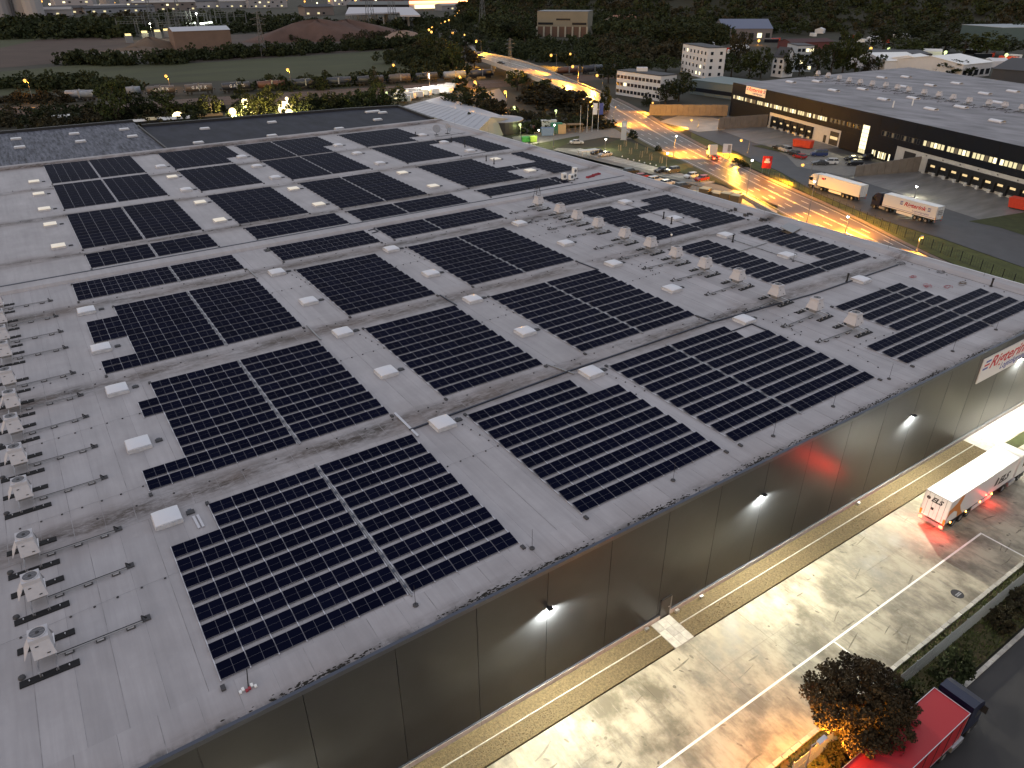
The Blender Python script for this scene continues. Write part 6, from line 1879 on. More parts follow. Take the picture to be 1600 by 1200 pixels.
# substation
M_lat = mat('lattice_steel', (0.14, 0.145, 0.15), 0.5, 0.5)
gt = MB()
for x in (-9, 9):
    for dx in (-0.5, 0.5):
        gt.cyl((x + dx, 0, 0), (x + dx * 0.3, 0, 22), 0.3, 0.22, 4, M_lat)
for z in (16, 18.5):
    gt.cyl((-9, 0, z), (9, 0, z), 0.25, 0.25, 4, M_lat)
for k in range(6):
    gt.cyl((-9 + 3 * k, 0, 16), (-7.5 + 3 * k, 0, 18.5), 0.15, 0.15, 4, M_lat)
gtm = gt.mesh('portal')
for i, p in enumerate([(126.21, 828.26), (143.68, 890.43), (145.25, 837.90), (179.21, 950.98), (167.95, 858.87), (197.91, 952.70), (191.18, 882.25), (214.58, 956.37), (209.60, 897.32), (228.27, 945.94), (229.58, 912.71), (242.55, 935.06), (238.25, 890.67), (263.10, 936.14), (162.28, 904.06), (160.44, 802.69), (169.36, 796.03)]):
    o = link('portal', gtm, None, (*p, 0), R(random.uniform(-10, 10)))
    o.scale = (random.uniform(0.9, 1.3),) * 2 + (random.uniform(0.7, 1.05),)
    tag(o, 'steel portal frame in the lit substation beyond the fields, %s along' % nth(i), 'lattice frame', 'substation portals')
for i, p in enumerate([(203.61, 916.94), (210.81, 926.97), (216.18, 907.41), (223.53, 917.31), (229.85, 928.40), (132.49, 778.98), (146.16, 790.58), (157.28, 805.05), (112.71, 743.19)]):
    o = MB().box(-3, -2, 0, 3, 2, 6, M_grey).box(-2.2, -2.2, 6, 2.2, 2.2, 7.5, glow('cabinet_light', (0.9, 1.0, 0.8), 1.6) if i < 5 else glow('cabinet_amber', (1.0, 0.75, 0.3), 0.8)).ob('switch_cabinet', None, (*p, 0))
    tag(o, 'lit cabinet among the substation frames, %s along' % nth(i), 'cabinet', 'lit substation cabinets')
lamp_o = thing('street_lamp', 'white floodlight over the substation', 'street lamp', (*(203.85, 872.68), 0))
MB().cyl((0, 0, 0), (0, 0, 18), 0.2, 0.1, 6, M_grey).ball((0, 0, 18), 0.8, M_led).ob('pole', lamp_o)
lamp_light('POINT', 9000, (0.95, 1.0, 0.8), lamp_o, (0, 0, 16), 0.5)
lamp_o = thing('street_lamp', 'yellow floodlight at the left end of the substation', 'street lamp', (*(136.83, 765.23), 0))
MB().cyl((0, 0, 0), (0, 0, 14), 0.2, 0.1, 6, M_grey).ball((0, 0, 14), 0.6, M_led).ob('pole', lamp_o)
lamp_light('POINT', 6000, (1.0, 0.9, 0.5), lamp_o, (0, 0, 12), 0.5)
# transformer field under a pale roof
tf = thing('long_roof', 'long pale roof over rows of posts beyond the dirt heaps', 'roofed yard')
ra_, rb_, rc_, rd_ = (357.65, 828.31), (376.63, 730.85), (409.03, 744.74), (513.51, 974.89)
MB().prism([ra_, (431.41, 839.62), (392.80, 757.62), (410.15, 743.85), (527.92, 997.35), (456.95, 1056.55)], 14, 15.5, mat('long_pale_roof', (0.42, 0.41, 0.44), 0.6)).ob('roof', tf)
m_ = MB()
for a, b in (((397.31, 924.17), (466.34, 1047.56)), ((396.95, 886.63), (477.49, 1038.81)), ((386.60, 825.26), (488.62, 1030.07)), ((398.71, 816.03), (500.48, 1020.76)), ((410.80, 806.82), (510.83, 1012.63)), ((422.86, 797.62), (519.69, 1005.68)), ((458.18, 839.63), (529.28, 998.15))):
    A, B = Vector(a), Vector(b)
    for k in range(8):
        p = A.lerp(B, k / 7)
        m_.cyl((p.x, p.y, 0), (p.x, p.y, 12), 0.5, 0.4, 5, M_conc)
m_.ob('post', tf)
MB().prism([(526.66, 1232.88), (609.18, 1166.55), (723.21, 1392.36), (631.48, 1468.50)], 0, 13.9, M_w2).ob('wall', tf)
# dirt heaps
def heap(label, c, rx, ry, h, m):
    vs, fs = [], []
    n, k = 22, 7
    for j in range(k):
        for i in range(n):
            a = 2 * math.pi * i / n
            r = 1 - j / (k - 1)
            w = 1 + 0.18 * math.sin(3 * a + c[0]) + 0.1 * math.sin(7 * a)
            vs.append((rx * r * w * math.cos(a), ry * r * w * math.sin(a), h * (1 - r ** 1.6) * (1 + 0.12 * math.sin(5 * a + j))))
    for j in range(k - 1):
        for i in range(n):
            fs.append((j * n + i, j * n + (i + 1) % n, (j + 1) * n + (i + 1) % n, (j + 1) * n + i))
    o = MB().add(vs, fs, m).ob('dirt_heap', None, (*c, -0.1), R(-10), True)
    tag(o, label, 'heap of earth', 'heaps of earth')
M_heap = mat('red_sand', (0.1, 0.06, 0.048), 0.95, noise=0.25, scale=0.08)
heap('long reddish heap of earth left of the long pale roof', (268.09, 678.19), 62, 30, 16, M_heap)
heap('broad reddish heap of earth below the long pale roof', (297.10, 678.12), 55, 30, 15, M_heap)
heap('smaller pale heap of earth near the road trees', (318.27, 600.72), 28, 20, 9, mat('pale_sand', (0.24, 0.17, 0.13), 0.95))
heap('brown heap of earth left of the timber clad shed', (114.34, 647.79), 24, 18, 9, mat('brown_sand', (0.12, 0.085, 0.06), 0.95))
heap('flat brown heap at the end of the pale bar', (100.08, 628.63), 30, 18, 4, MATS['brown_sand'])
# long pale bar of concrete blocks
A, B = Vector((45.88, 590.77)), Vector((96.80, 590.47))
o = thing('block_wall', 'long pale row of concrete blocks beside the ploughed field', 'wall', (A.x, A.y, 0), math.atan2((B - A).y, (B - A).x))
n = 30
for k in range(n):
    MB().box((B - A).length * k / n, -2, 0, (B - A).length * (k + 0.94) / n, 2, 3.5, M_conc).ob('block', o)
# silos and town blocks at the top
M_silo = mat('pale_silo', (0.34, 0.32, 0.32), 0.8, noise=0.15, scale=0.02, stretch=(1, 1, 0.1))
for i, (p, r, h) in enumerate([((40.43, 1464.27), 16, 75), ((56.02, 1481.39), 13, 60), ((74.78, 1466.50), 15, 75), ((84.80, 1429.14), 14, 80), ((144.50, 1691.75), 14, 62), ((151.43, 1686.09), 12, 62), ((197.21, 1734.70), 16, 60), ((239.55, 1793.81), 14, 50), ((284.00, 1807.21), 14, 60)]):
    t = thing('silo', 'pale concrete silo tower at the upper left, %s from the edge' % ordinal(i), 'silo', (*p, 0), 0, 'silos at the upper left')
    MB().lathe([(r, 0), (r, h), (r * 0.9, h + 2)], 14, (0, 0, 0), M_silo).ob('wall', t)
    MB().box(-r * 0.5, -r * 0.5, h + 2, r * 0.5, r * 0.5, h + 8, M_silo).ob('head_house', t)
tb = [((105.08, 1472.94), 70, 9), ((133.41, 1549.01), 80, 9), ((160.53, 1599.75), 60, 30), ((207.58, 1640.29), 90, 8), ((226.42, 1546.40), 120, 8), ((289.02, 1659.17), 90, 26), ((311.95, 1596.76), 110, 14), ((386.59, 1721.64), 120, 12), ((463.75, 1821.89), 130, 18), ((483.62, 1692.71), 90, 12), ((526.73, 1656.58), 80, 16), ((470.76, 1212.57), 50, 12), ((748.82, 1702.71), 130, 16), ((764.83, 1566.79), 120, 12), ((819.63, 1464.29), 130, 9), ((758.93, 1272.63), 60, 8), ((941.43, 1824.44), 130, 22), ((971.46, 1450.12), 110, 12), ((1074.09, 1423.83), 120, 14)]
tcols = [(0.3, 0.29, 0.3), (0.18, 0.15, 0.14), (0.38, 0.36, 0.37), (0.22, 0.1, 0.08), (0.25, 0.25, 0.27)]
for i, (p, w, h) in enumerate(tb):
    t = thing('town_block', '%s building among the lit town at the top edge, %s from the left' % (['pale', 'brown', 'whitish', 'reddish', 'grey'][i % 5], ordinal(i) if i < 16 else ['seventeenth', 'eighteenth', 'nineteenth'][i - 16]), 'building', (*p, -0.1), R(-12 + (i * 31) % 25), 'town buildings')
    mm = mat('town_%d' % (i % 5), tcols[i % 5], 0.85)
    MB().box(-w / 2, 0, 0, w / 2, 25, h, mm).ob('wall', t)
    MB().extr([(-1, h), (26, h), (26, h + 0.6), (12.5, h + 4), (-1, h + 0.6)], 'x', -w / 2 - 1, w / 2 + 1, M_roofd if i % 3 else M_conc).ob('roof', t)
    q = MB()
    nw = int(w / 9)
    for k in range(nw):
        for r in range(max(1, int(h / 7))):
            if (k * 7 + r * 5 + i) % 3:
                q.box(-w / 2 + 3 + k * 9, -0.3, 2 + r * 7, -w / 2 + 7 + k * 9, -0.05, 4.5 + r * 7, (M_winb if (k + i) % 3 == 0 else M_win) if (k * 3 + r + i) % 2 else M_bwin)
    q.ob('window', t)
st = thing('lit_store', 'brightly lit store with glowing red roof edge by the far road', 'store', (*(790.81, 1384.51), 0))
MB().box(-75, 0, 0, 75, 40, 9, M_offw).ob('wall', st)
MB().box(-76, -2, 9, 76, 41, 13, glow('store_fascia', (1.0, 0.35, 0.12), 3.0)).ob('fascia', st)
MB().box(-60, -2.1, 0.5, 60, -0.1, 7, M_winb).ob('window', st)
# pylons
def pylon(label, p, h):
    t = thing('lattice_mast', label, 'pylon', (*p, 0), 0, 'power masts')
    m_ = MB()
    w = h * 0.07
    for sx in (-1, 1):
        for sy in (-1, 1):
            m_.cyl((sx * w, sy * w, 0), (sx * w * 0.15, sy * w * 0.15, h), h * 0.005 + 0.1, h * 0.003 + 0.06, 4, M_lat)
    for k in range(9):
        z0, z1 = h * k / 9, h * (k + 1) / 9
        w0, w1 = w * (1 - 0.85 * k / 9), w * (1 - 0.85 * (k + 1) / 9)
        for s in (-1, 1):
            m_.cyl((-w0, s * w0, z0), (w1, s * w1, z1), 0.12, 0.12, 4, M_lat)
            m_.cyl((s * w0, w0, z0), (s * w1, -w1, z1), 0.12, 0.12, 4, M_lat)
    m_.ob('tower', t)
    m_ = MB()
    for z, a in ((0.7, 0.16), (0.82, 0.2), (0.94, 0.13)):
        m_.cyl((-h * a, 0, h * z), (h * a, 0, h * z), 0.15, 0.15, 4, M_lat)
        m_.cyl((-h * a, 0, h * z), (0, 0, h * (z + 0.05)), 0.12, 0.12, 4, M_lat)
        m_.cyl((h * a, 0, h * z), (0, 0, h * (z + 0.05)), 0.12, 0.12, 4, M_lat)
    m_.ob('crossarm', t)
for i, (p, h) in enumerate([((381.20, 813.23), 62), ((418.98, 834.15), 62), ((187.10, 1047.75), 45), ((223.18, 1058.38), 45), ((477.86, 724.11), 45), ((807.19, 1076.21), 60), ((835.07, 1090.20), 60), ((266.07, 350.68), 18), ((704.79, 768.12), 40), ((791.03, 792.67), 42), ((170.95, 536.60), 30)]):
    pylon('thin lattice mast against the dark land, %s' % ordinal(i), p, h)

# ================================================================ VEGETATION
def leaf_mat(name, c, em=None):
    return mat(name, c, 0.8, spec=0.2, noise=0.45, scale=0.35, rnd=0.25)
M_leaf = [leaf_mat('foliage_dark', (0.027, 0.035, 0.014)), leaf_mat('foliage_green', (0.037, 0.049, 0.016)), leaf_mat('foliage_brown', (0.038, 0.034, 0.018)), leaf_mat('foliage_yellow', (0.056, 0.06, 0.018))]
M_bark = mat('bark', (0.05, 0.04, 0.032), 0.95, noise=0.3, scale=2)
def leaf_cloud(centres, radii, per, size, rng, squash=0.75):
    """leaf-sized quads spread through clumps"""
    n = len(centres) * per
    c = np.repeat(centres, per, axis=0)
    r = np.repeat(radii, per)
    d = rng.normal(size=(n, 3))
    d /= np.linalg.norm(d, axis=1)[:, None]
    rad = rng.uniform(0.35, 1.0, n) ** 0.6
    p = c + d * (r * rad)[:, None] * np.array([1, 1, squash])
    a = rng.normal(size=(n, 3))
    a /= np.linalg.norm(a, axis=1)[:, None]
    b = np.cross(a, rng.normal(size=(n, 3)))
    b /= np.linalg.norm(b, axis=1)[:, None]
    s = size * rng.uniform(0.6, 1.3, n)[:, None]
    a, b = a * s, b * s * 0.75
    v = np.stack([p - a, p - b, p + a, p + b], axis=1).reshape(-1, 3)
    return v
def quad_mesh(name, v, m):
    n = len(v) // 4
    me = bpy.data.meshes.new(name)
    me.vertices.add(len(v))
    me.vertices.foreach_set('co', v.astype(np.float32).ravel())
    me.loops.add(len(v))
    me.loops.foreach_set('vertex_index', np.arange(len(v), dtype=np.int32))
    me.polygons.add(n)
    me.polygons.foreach_set('loop_start', np.arange(0, len(v), 4, dtype=np.int32))
    me.polygons.foreach_set('loop_total', np.full(n, 4, dtype=np.int32))
    me.materials.append(m)
    me.update()
    me.validate()
    return me
def crown_points(kind, rng, n):
    pts = []
    while len(pts) < n:
        p = rng.uniform(-1, 1, 3)
        x, y, z = p
        r = math.hypot(x, y)
        t = (z + 1) / 2
        if kind == 'broad':
            lim = 0.95 * math.sin(math.pi * min(1, 0.14 + 0.82 * t)) ** 0.6
        elif kind == 'poplar':
            lim = 0.9 * (math.sin(math.pi * min(1, 0.1 + 0.86 * t)) ** 0.7)
        elif kind == 'conifer':
            lim = 0.95 * (1 - t) ** 0.75 + 0.04
        else:
            lim = 0.95 * (1 - t ** 2.2) ** 0.5
        if r < lim and (r > lim * 0.45 or rng.uniform() < 0.35):
            pts.append((x * 0.5, y * 0.5, t))
    return np.array(pts)
PROTO = {}
def proto(kind, var, mi):
    """unit tree: height 1, width 1"""
    key = (kind, var, mi)
    if key in PROTO:
        return PROTO[key]
    rng = np.random.default_rng(100 + var * 7 + hash(kind) % 5 if False else 100 + var * 7 + len(kind))
    z0 = {'broad': 0.18, 'poplar': 0.08, 'conifer': 0.04, 'bush': 0.02}[kind]
    c = crown_points(kind, rng, 46)
    c[:, 2] = z0 + c[:, 2] * (0.96 - z0)
    rr = rng.uniform(0.07, 0.15, len(c))
    v = leaf_cloud(c, rr, 30, 0.035 if kind != 'bush' else 0.05, rng)
    cm = quad_mesh('crown', v, M_leaf[mi])
    tb_ = MB()
    h = 0.6 if kind != 'conifer' else 0.9
    tb_.cyl((0, 0, -0.02), (0.01, 0.0, h), 0.035, 0.012, 6, M_bark)
    for k in range(5):
        a = k * 1.26 + var
        tb_.cyl((0, 0, 0.2 + 0.07 * k), (0.28 * math.cos(a), 0.28 * math.sin(a), 0.45 + 0.09 * k), 0.014, 0.005, 5, M_bark)
    PROTO[key] = (cm, tb_.mesh('trunk'))
    return PROTO[key]
tree_count = [0]
def tree(label, b, kind='broad', mi=0, group='trees', cat='tree'):
    x, y, h, w = b
    i = tree_count[0]
    tree_count[0] += 1
    t = thing({'broad': 'broadleaf_tree', 'poplar': 'poplar_tree', 'conifer': 'conifer_tree', 'bush': 'shrub'}[kind], label, cat, (x, y, 0), (i * 2.4) % 6.28, group)
    cm, tm = proto(kind, i % 3, mi)
    t.scale = (w, w, h)
    link('crown', cm, t)
    link('trunk', tm, t)
    return t
tl = [
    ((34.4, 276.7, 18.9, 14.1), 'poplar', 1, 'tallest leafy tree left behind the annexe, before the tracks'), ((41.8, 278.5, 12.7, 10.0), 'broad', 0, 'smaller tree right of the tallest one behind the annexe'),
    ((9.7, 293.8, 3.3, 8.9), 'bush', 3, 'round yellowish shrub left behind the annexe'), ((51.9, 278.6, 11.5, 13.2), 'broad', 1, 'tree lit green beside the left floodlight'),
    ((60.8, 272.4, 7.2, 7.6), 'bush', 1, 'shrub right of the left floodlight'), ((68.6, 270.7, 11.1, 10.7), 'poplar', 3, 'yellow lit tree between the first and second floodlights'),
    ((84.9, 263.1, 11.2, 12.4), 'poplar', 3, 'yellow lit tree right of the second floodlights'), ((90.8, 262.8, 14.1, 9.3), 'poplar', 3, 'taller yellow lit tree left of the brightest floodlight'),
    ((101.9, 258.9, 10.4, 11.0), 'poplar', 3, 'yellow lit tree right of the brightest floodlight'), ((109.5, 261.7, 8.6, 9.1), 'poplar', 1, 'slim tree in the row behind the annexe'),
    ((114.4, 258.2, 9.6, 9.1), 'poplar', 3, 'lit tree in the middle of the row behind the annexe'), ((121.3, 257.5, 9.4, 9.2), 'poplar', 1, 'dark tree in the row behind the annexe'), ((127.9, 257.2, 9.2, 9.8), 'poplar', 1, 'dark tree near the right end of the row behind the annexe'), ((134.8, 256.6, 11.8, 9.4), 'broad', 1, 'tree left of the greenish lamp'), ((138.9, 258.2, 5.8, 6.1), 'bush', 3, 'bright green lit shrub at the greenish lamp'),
    ((146.6, 261.9, 8.5, 9.7), 'broad', 1, 'tree behind the greenish lamp'),
    ((139.3, 187.0, 7.5, 8.9), 'conifer', 0, 'dark conifer before the pale hall, at the roof parapet'),
    ((157.6, 228.0, 10.0, 13.9), 'broad', 0, 'dark tree above the pale hall roof'), ((159.1, 214.9, 11.7, 16.0), 'broad', 0, 'wide dark tree right above the pale hall roof'), ((159.4, 207.1, 8.6, 10.2), 'broad', 2, 'brown edged tree beside the orange one'), ((164.7, 207.2, 7.8, 8.7), 'bush', 2, 'orange lit autumn shrub at the loop road'), ((168.0, 256.3, 4.9, 8.1), 'bush', 0, 'shrub beside the campers'),
    ((217.8, 272.0, 10.4, 14.8), 'broad', 1, 'round green tree under the bridge end'), ((200.9, 233.1, 8.6, 16.2), 'bush', 2, 'brown scrub inside the loop, left part'), ((198.9, 216.0, 9.9, 19.4), 'bush', 2, 'brown scrub inside the loop, middle part'), ((201.4, 205.6, 9.2, 16.8), 'bush', 2, 'brown scrub inside the loop, right part'), ((216.2, 247.8, 8.0, 13.4), 'bush', 0, 'green scrub inside the loop near the bridge'), ((200.1, 194.1, 7.0, 11.6), 'bush', 2, 'scrub at the tip of the loop by the road'),
    ((155.7, 172.5, 5.3, 7.9), 'bush', 0, 'dark hedge tree by the green bins'), ((161.4, 171.6, 5.3, 8.4), 'bush', 0, 'dark hedge tree by the white crate'), ((167.6, 170.5, 4.9, 8.5), 'bush', 2, 'hedge tree behind the crates'), ((173.7, 169.4, 5.0, 8.5), 'bush', 0, 'hedge tree behind the timber shelter'), ((179.5, 168.6, 5.0, 8.1), 'bush', 0, 'hedge tree behind the flags'), ((183.4, 165.9, 4.1, 7.7), 'bush', 2, 'hedge tree by the flagged poles at the road'), ((187.6, 164.6, 3.0, 4.8), 'bush', 0, 'last hedge tree at the road edge'),
    ((179.6, 144.0, 3.0, 3.6), 'bush', 0, 'small dark tree on the verge by the pylon sign'), ((171.7, 123.1, 2.0, 2.5), 'bush', 0, 'small round bush on the road verge'),
    ((179.2, 97.3, 1.5, 2.3), 'bush', 3, 'orange lit shrub in the verge, left of three'), ((177.8, 94.0, 1.7, 2.3), 'bush', 3, 'orange lit shrub in the verge, middle of three'), ((176.9, 91.6, 1.5, 2.3), 'bush', 3, 'orange lit shrub in the verge, right of three'),
    ((244.5, 414.3, 19.2, 18.6), 'broad', 1, 'tree at the left foot of the far lamp chain'), ((235.2, 381.9, 18.1, 16.7), 'broad', 0, 'dark tree left of the bridge, front row'), ((233.9, 365.0, 16.3, 15.5), 'broad', 1, 'tree left of the bridge in the middle'), ((246.7, 373.7, 14.5, 15.9), 'broad', 2, 'orange lit tree at the bridge end'), ((260.2, 382.9, 9.0, 12.3), 'broad', 2, 'orange lit tree beside the bridge railing'), ((288.8, 463.8, 16.3, 19.0), 'broad', 0, 'tree left of the bridge, back row'), ((308.9, 476.2, 15.1, 21.6), 'broad', 0, 'dark tree beside the lamp chain'), ((334.5, 502.0, 15.0, 20.7), 'broad', 0, 'dark tree behind the bridge crest lamp'), ((310.1, 448.3, 10.3, 19.0), 'broad', 1, 'green tree right of the bridge crest lamp'), ((255.3, 450.8, 14.0, 13.6), 'bush', 2, 'scrub at the field corner by the lamp chain'), ((301.9, 525.9, 15.0, 17.7), 'broad', 1, 'pale tree left of the lamp chain'),
    ((404.7, 576.6, 18.2, 26.2), 'broad', 0, 'dark tree left of the beige hall, far'), ((405.2, 555.9, 19.9, 25.6), 'broad', 0, 'dark tree left of the beige hall'), ((405.7, 536.0, 18.5, 19.4), 'broad', 0, 'dark tree at the left wall of the beige hall'), ((403.9, 518.6, 10.1, 13.4), 'bush', 0, 'shrub at the foot of the beige hall'),
    ((475.2, 431.0, 23.9, 41.5), 'broad', 0, 'big dark tree right of the beige hall'), ((409.4, 389.3, 14.7, 28.7), 'broad', 0, 'dark tree behind the white office block'), ((454.7, 384.0, 20.5, 29.6), 'broad', 0, 'dark tree above the white block'), ((434.3, 345.3, 24.0, 27.5), 'broad', 0, 'dark tree behind the white block'), ((257.0, 198.4, 13.0, 13.3), 'broad', 0, 'dark tree between the two white blocks'), ((246.7, 196.1, 9.6, 11.4), 'broad', 0, 'dark tree over the retaining wall'), ((234.5, 195.5, 6.3, 5.6), 'conifer', 0, 'small dark conifer below the white office block'),
    ((273.8, 267.3, 12.6, 15.0), 'broad', 0, 'dark tree left of the white office block'), ((292.5, 282.6, 12.6, 14.4), 'broad', 0, 'tree behind the white office block at its left'), ((316.7, 288.8, 9.6, 17.2), 'broad', 1, 'green tree behind the white office roof'), ((338.6, 289.9, 9.2, 17.7), 'broad', 1, 'green tree right of the white office roof'), ((209.2, 193.8, 11.7, 5.3), 'bush', 0, 'dark bush beside the road below the office'),
    ((373.5, 264.9, 24.2, 15.2), 'broad', 2, 'dark red tree before the blue roofed hall'), ((350.0, 249.2, 12.7, 16.7), 'broad', 1, 'green tree right of the white block'), ((353.4, 239.2, 15.7, 12.9), 'poplar', 1, 'poplar left of the white gabled house'), ((358.6, 235.5, 18.3, 12.8), 'poplar', 1, 'tall poplar before the white gabled house'), ((374.4, 231.8, 17.2, 10.8), 'poplar', 0, 'dark poplar right of the white gabled house'), ((386.5, 230.9, 13.4, 9.5), 'poplar', 0, 'poplar before the pale lit house'), ((400.1, 229.2, 18.3, 12.6), 'poplar', 0, 'dark poplar right of the pale lit house'), ((412.8, 228.3, 19.8, 15.0), 'poplar', 1, 'left tree of the tall poplar group'), ((421.3, 226.4, 26.3, 16.5), 'poplar', 1, 'tallest poplar behind the far roof edge'), ((424.1, 220.3, 18.5, 15.0), 'poplar', 1, 'right tree of the tall poplar group'), ((429.2, 216.6, 10.4, 9.8), 'poplar', 2, 'short brownish poplar at the roof edge'), ((441.6, 216.2, 11.2, 8.4), 'poplar', 1, 'slim tree right of the poplars'),
    ((546.7, 263.6, 13.3, 25.6), 'broad', 1, 'green tree among the yards'), ((577.3, 266.9, 13.7, 28.3), 'broad', 0, 'dark tree among the yards'), ((601.1, 263.1, 13.9, 26.9), 'broad', 0, 'tree left of the far lamp post'), ((591.4, 243.7, 15.9, 27.8), 'broad', 0, 'tree right of the far lamp post'), ((594.0, 229.2, 15.7, 25.4), 'broad', 1, 'tree before the teal hall'), ((451.9, 176.5, 9.9, 21.6), 'bush', 0, 'round dark shrub behind the white sheds'), ((470.1, 195.7, 7.0, 13.7), 'bush', 2, 'brown shrub behind the white sheds'), ((615.3, 226.3, 13.4, 23.1), 'broad', 0, 'tree at the teal hall'), ((585.7, 302.7, 17.1, 29.9), 'broad', 0, 'dark tree on the wood edge above the yards'), ((685.6, 328.8, 19.0, 39.0), 'broad', 0, 'big dark tree on the wood edge'),
    ((48.1, -38.0, 3.7, 2.8), 'bush', 0, 'dark shrub at the mesh fence above the red truck'), ((43.3, -36.5, 2.2, 2.4), 'bush', 0, 'shrub at the fence beside the autumn tree'), ((36.3, -36.9, 3.0, 2.3), 'bush', 0, 'low dark shrub under the autumn tree'), ((67.9, -35.3, 5.4, 2.0), 'bush', 1, 'leafy branch of a tree at the right picture edge'), ((57.2, -37.4, 2.7, 2.2), 'bush', 2, 'brown scrub on the verge right of the fence'), ((60.8, -37.2, 1.9, 2.8), 'bush', 2, 'reddish scrub at the far end of the verge'), ((34.7, -36.9, 1.8, 1.8), 'bush', 2, 'brown ground scrub below the lamp'),
    ((-1.6, 221.4, 6.2, 10.7), 'bush', 3, 'yellow green shrub top showing over the left parapet'), ((164.3, 325.4, 11.1, 7.3), 'conifer', 0, 'dark slim conifer at the field edge by the mast'), ((197.9, 342.6, 6.6, 9.3), 'bush', 0, 'round shrub at the field corner above the wagons'), ((253.8, 561.2, 10.4, 9.4), 'conifer', 0, 'small conifer before the earth heaps'), ((246.5, 566.5, 8.5, 7.3), 'bush', 0, 'shrub before the earth heaps'), ((256.7, 543.5, 10.2, 8.2), 'bush', 0, 'dark shrub between the earth heaps'), ((284.5, 538.7, 8.5, 9.4), 'bush', 0, 'shrub before the pale heap'), ((221.7, 584.7, 6.7, 6.3), 'bush', 0, 'shrub at the left of the long heap'),
    ((138.3, 331.4, 6.7, 7.8), 'bush', 0, 'shrub behind the wagons, middle'), ((162.9, 339.4, 5.1, 8.2), 'bush', 0, 'shrub behind the wagons, right of the mast'), ((195.8, 290.7, 6.6, 9.7), 'bush', 0, 'trackside shrub near the bridge'), ((639.1, 327.3, 14.5, 21.5), 'broad', 0, 'wood edge tree above the far sheds'),
]
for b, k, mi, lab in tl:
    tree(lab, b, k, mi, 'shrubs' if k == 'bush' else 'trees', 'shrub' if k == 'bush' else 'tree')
# big autumn tree by the lamp, near the camera
rng = np.random.default_rng(5)
bt = thing('maple_tree', 'big dark autumn tree between the yard and the red truck, its underside lit orange', 'tree', (36.6, -36.7, 0))
c = crown_points('broad', rng, 330)
c = np.stack([c[:, 0] * 7.3, c[:, 1] * 7.3, 2.2 + c[:, 2] * 5.2], axis=1)
v = leaf_cloud(c, rng.uniform(0.3, 0.62, len(c)), 90, 0.1, rng)
link('crown', quad_mesh('crown', v, leaf_mat('maple_foliage', (0.04, 0.028, 0.014))), bt)
m_ = MB()
m_.cyl((0, 0, 0), (0.1, 0, 3.4), 0.22, 0.15, 9, M_bark)
for k in range(11):
    a = k * 0.9
    e = Vector((2.2 * math.cos(a), 2.2 * math.sin(a), 3.2 + 0.3 * k))
    m_.cyl((0.08, 0, 2.0 + 0.14 * k), e * 0.6 + Vector((0, 0, 0.4 + 0.14 * k)), 0.09, 0.05, 6, M_bark)
    m_.cyl(e * 0.6 + Vector((0, 0, 0.4 + 0.14 * k)), e + Vector((0, 0, 0.4)), 0.05, 0.02, 5, M_bark)
m_.ob('trunk', bt)
nl = thing('street_lamp', 'street lamp at the bottom edge shining orange into the autumn tree', 'street lamp', (31.45, -36.75, 0))
MB().cyl((0, 0, 0), (0.0, 0.1, 4.2), 0.08, 0.05, 8, M_grey).ob('pole', nl)
MB().cyl((0.0, 0.1, 4.2), (0.5, -0.1, 4.55), 0.045, 0.04, 8, M_grey).extr([(0.2, 4.5), (1.0, 4.58), (1.0, 4.68), (0.2, 4.64)], 'y', -0.3, 0.0, M_alu).ob('lamp_head', nl)
MB().box(0.5, -0.26, 4.46, 0.98, -0.04, 4.56, M_sodium).ob('bulb', nl)
lamp_light('POINT', 1900, SODIUM, nl, (0.95, -0.2, 4.2), 0.12)

# grass tufts on the near verge
tv = []
for i in range(5200):
    x, y = RNG.uniform(30, 80), RNG.uniform(-38.5, -35.0)
    h = RNG.uniform(0.1, 0.35)
    a = RNG.uniform(0, 6.28)
    dx, dy = 0.07 * math.cos(a), 0.07 * math.sin(a)
    lx, ly_ = RNG.normal(0, 0.08, 2)
    tv += [(x - dx, y - dy, 0), (x + dx, y + dy, 0), (x + dx * .3 + lx, y + dy * .3 + ly_, h), (x - dx * .3 + lx, y - dy * .3 + ly_, h)]
link('grass', quad_mesh('grass', np.array(tv), mat('grass_blade', (0.06, 0.075, 0.02), 0.9, noise=0.5, scale=1.0)), kind='stuff')

# scrub masses: hedgerows, woods on the hill, each one object
def mass(name, centres, hs, ws, mi, per=26, nc=9, size=0.07):
    """many crowns merged: centres (n,2), heights, widths, base heights in hs[:,1]"""
    out = []
    rng = np.random.default_rng(len(centres))
    for (x, y), (h, zb), w in zip(centres, hs, ws):
        c = crown_points('bush', rng, nc)
        c = np.stack([x + c[:, 0] * w, y + c[:, 1] * w, zb + (0.05 + c[:, 2] * 0.85) * h], axis=1)
        out.append(leaf_cloud(c, rng.uniform(0.14, 0.26, nc) * (w + h) / 2, per, size * (w + h) / 2, rng))
    link(name, quad_mesh(name, np.concatenate(out), M_leaf[mi]), kind='stuff')
def along(pts, n, spread):
    P_ = [Vector(p) for p in pts]
    d = [0]
    for a, b in zip(P_[:-1], P_[1:]):
        d.append(d[-1] + (b - a).length)
    out = []
    for _ in range(n):
        t = random.uniform(0, d[-1])
        j = min(max(k for k in range(len(d)) if d[k] <= t), len(P_) - 2)
        p = P_[j].lerp(P_[j + 1], (t - d[j]) / (d[j + 1] - d[j]))
        out.append((p.x + random.gauss(0, spread), p.y + random.gauss(0, spread)))
    return np.array(out)
def hedge(pts, n, spread, h, w, mi):
    c = along(pts, n, spread)
    mass('undergrowth', c, [(h * random.uniform(0.6, 1.3), 0) for _ in range(n)], [w * random.uniform(0.7, 1.4) for _ in range(n)], mi)
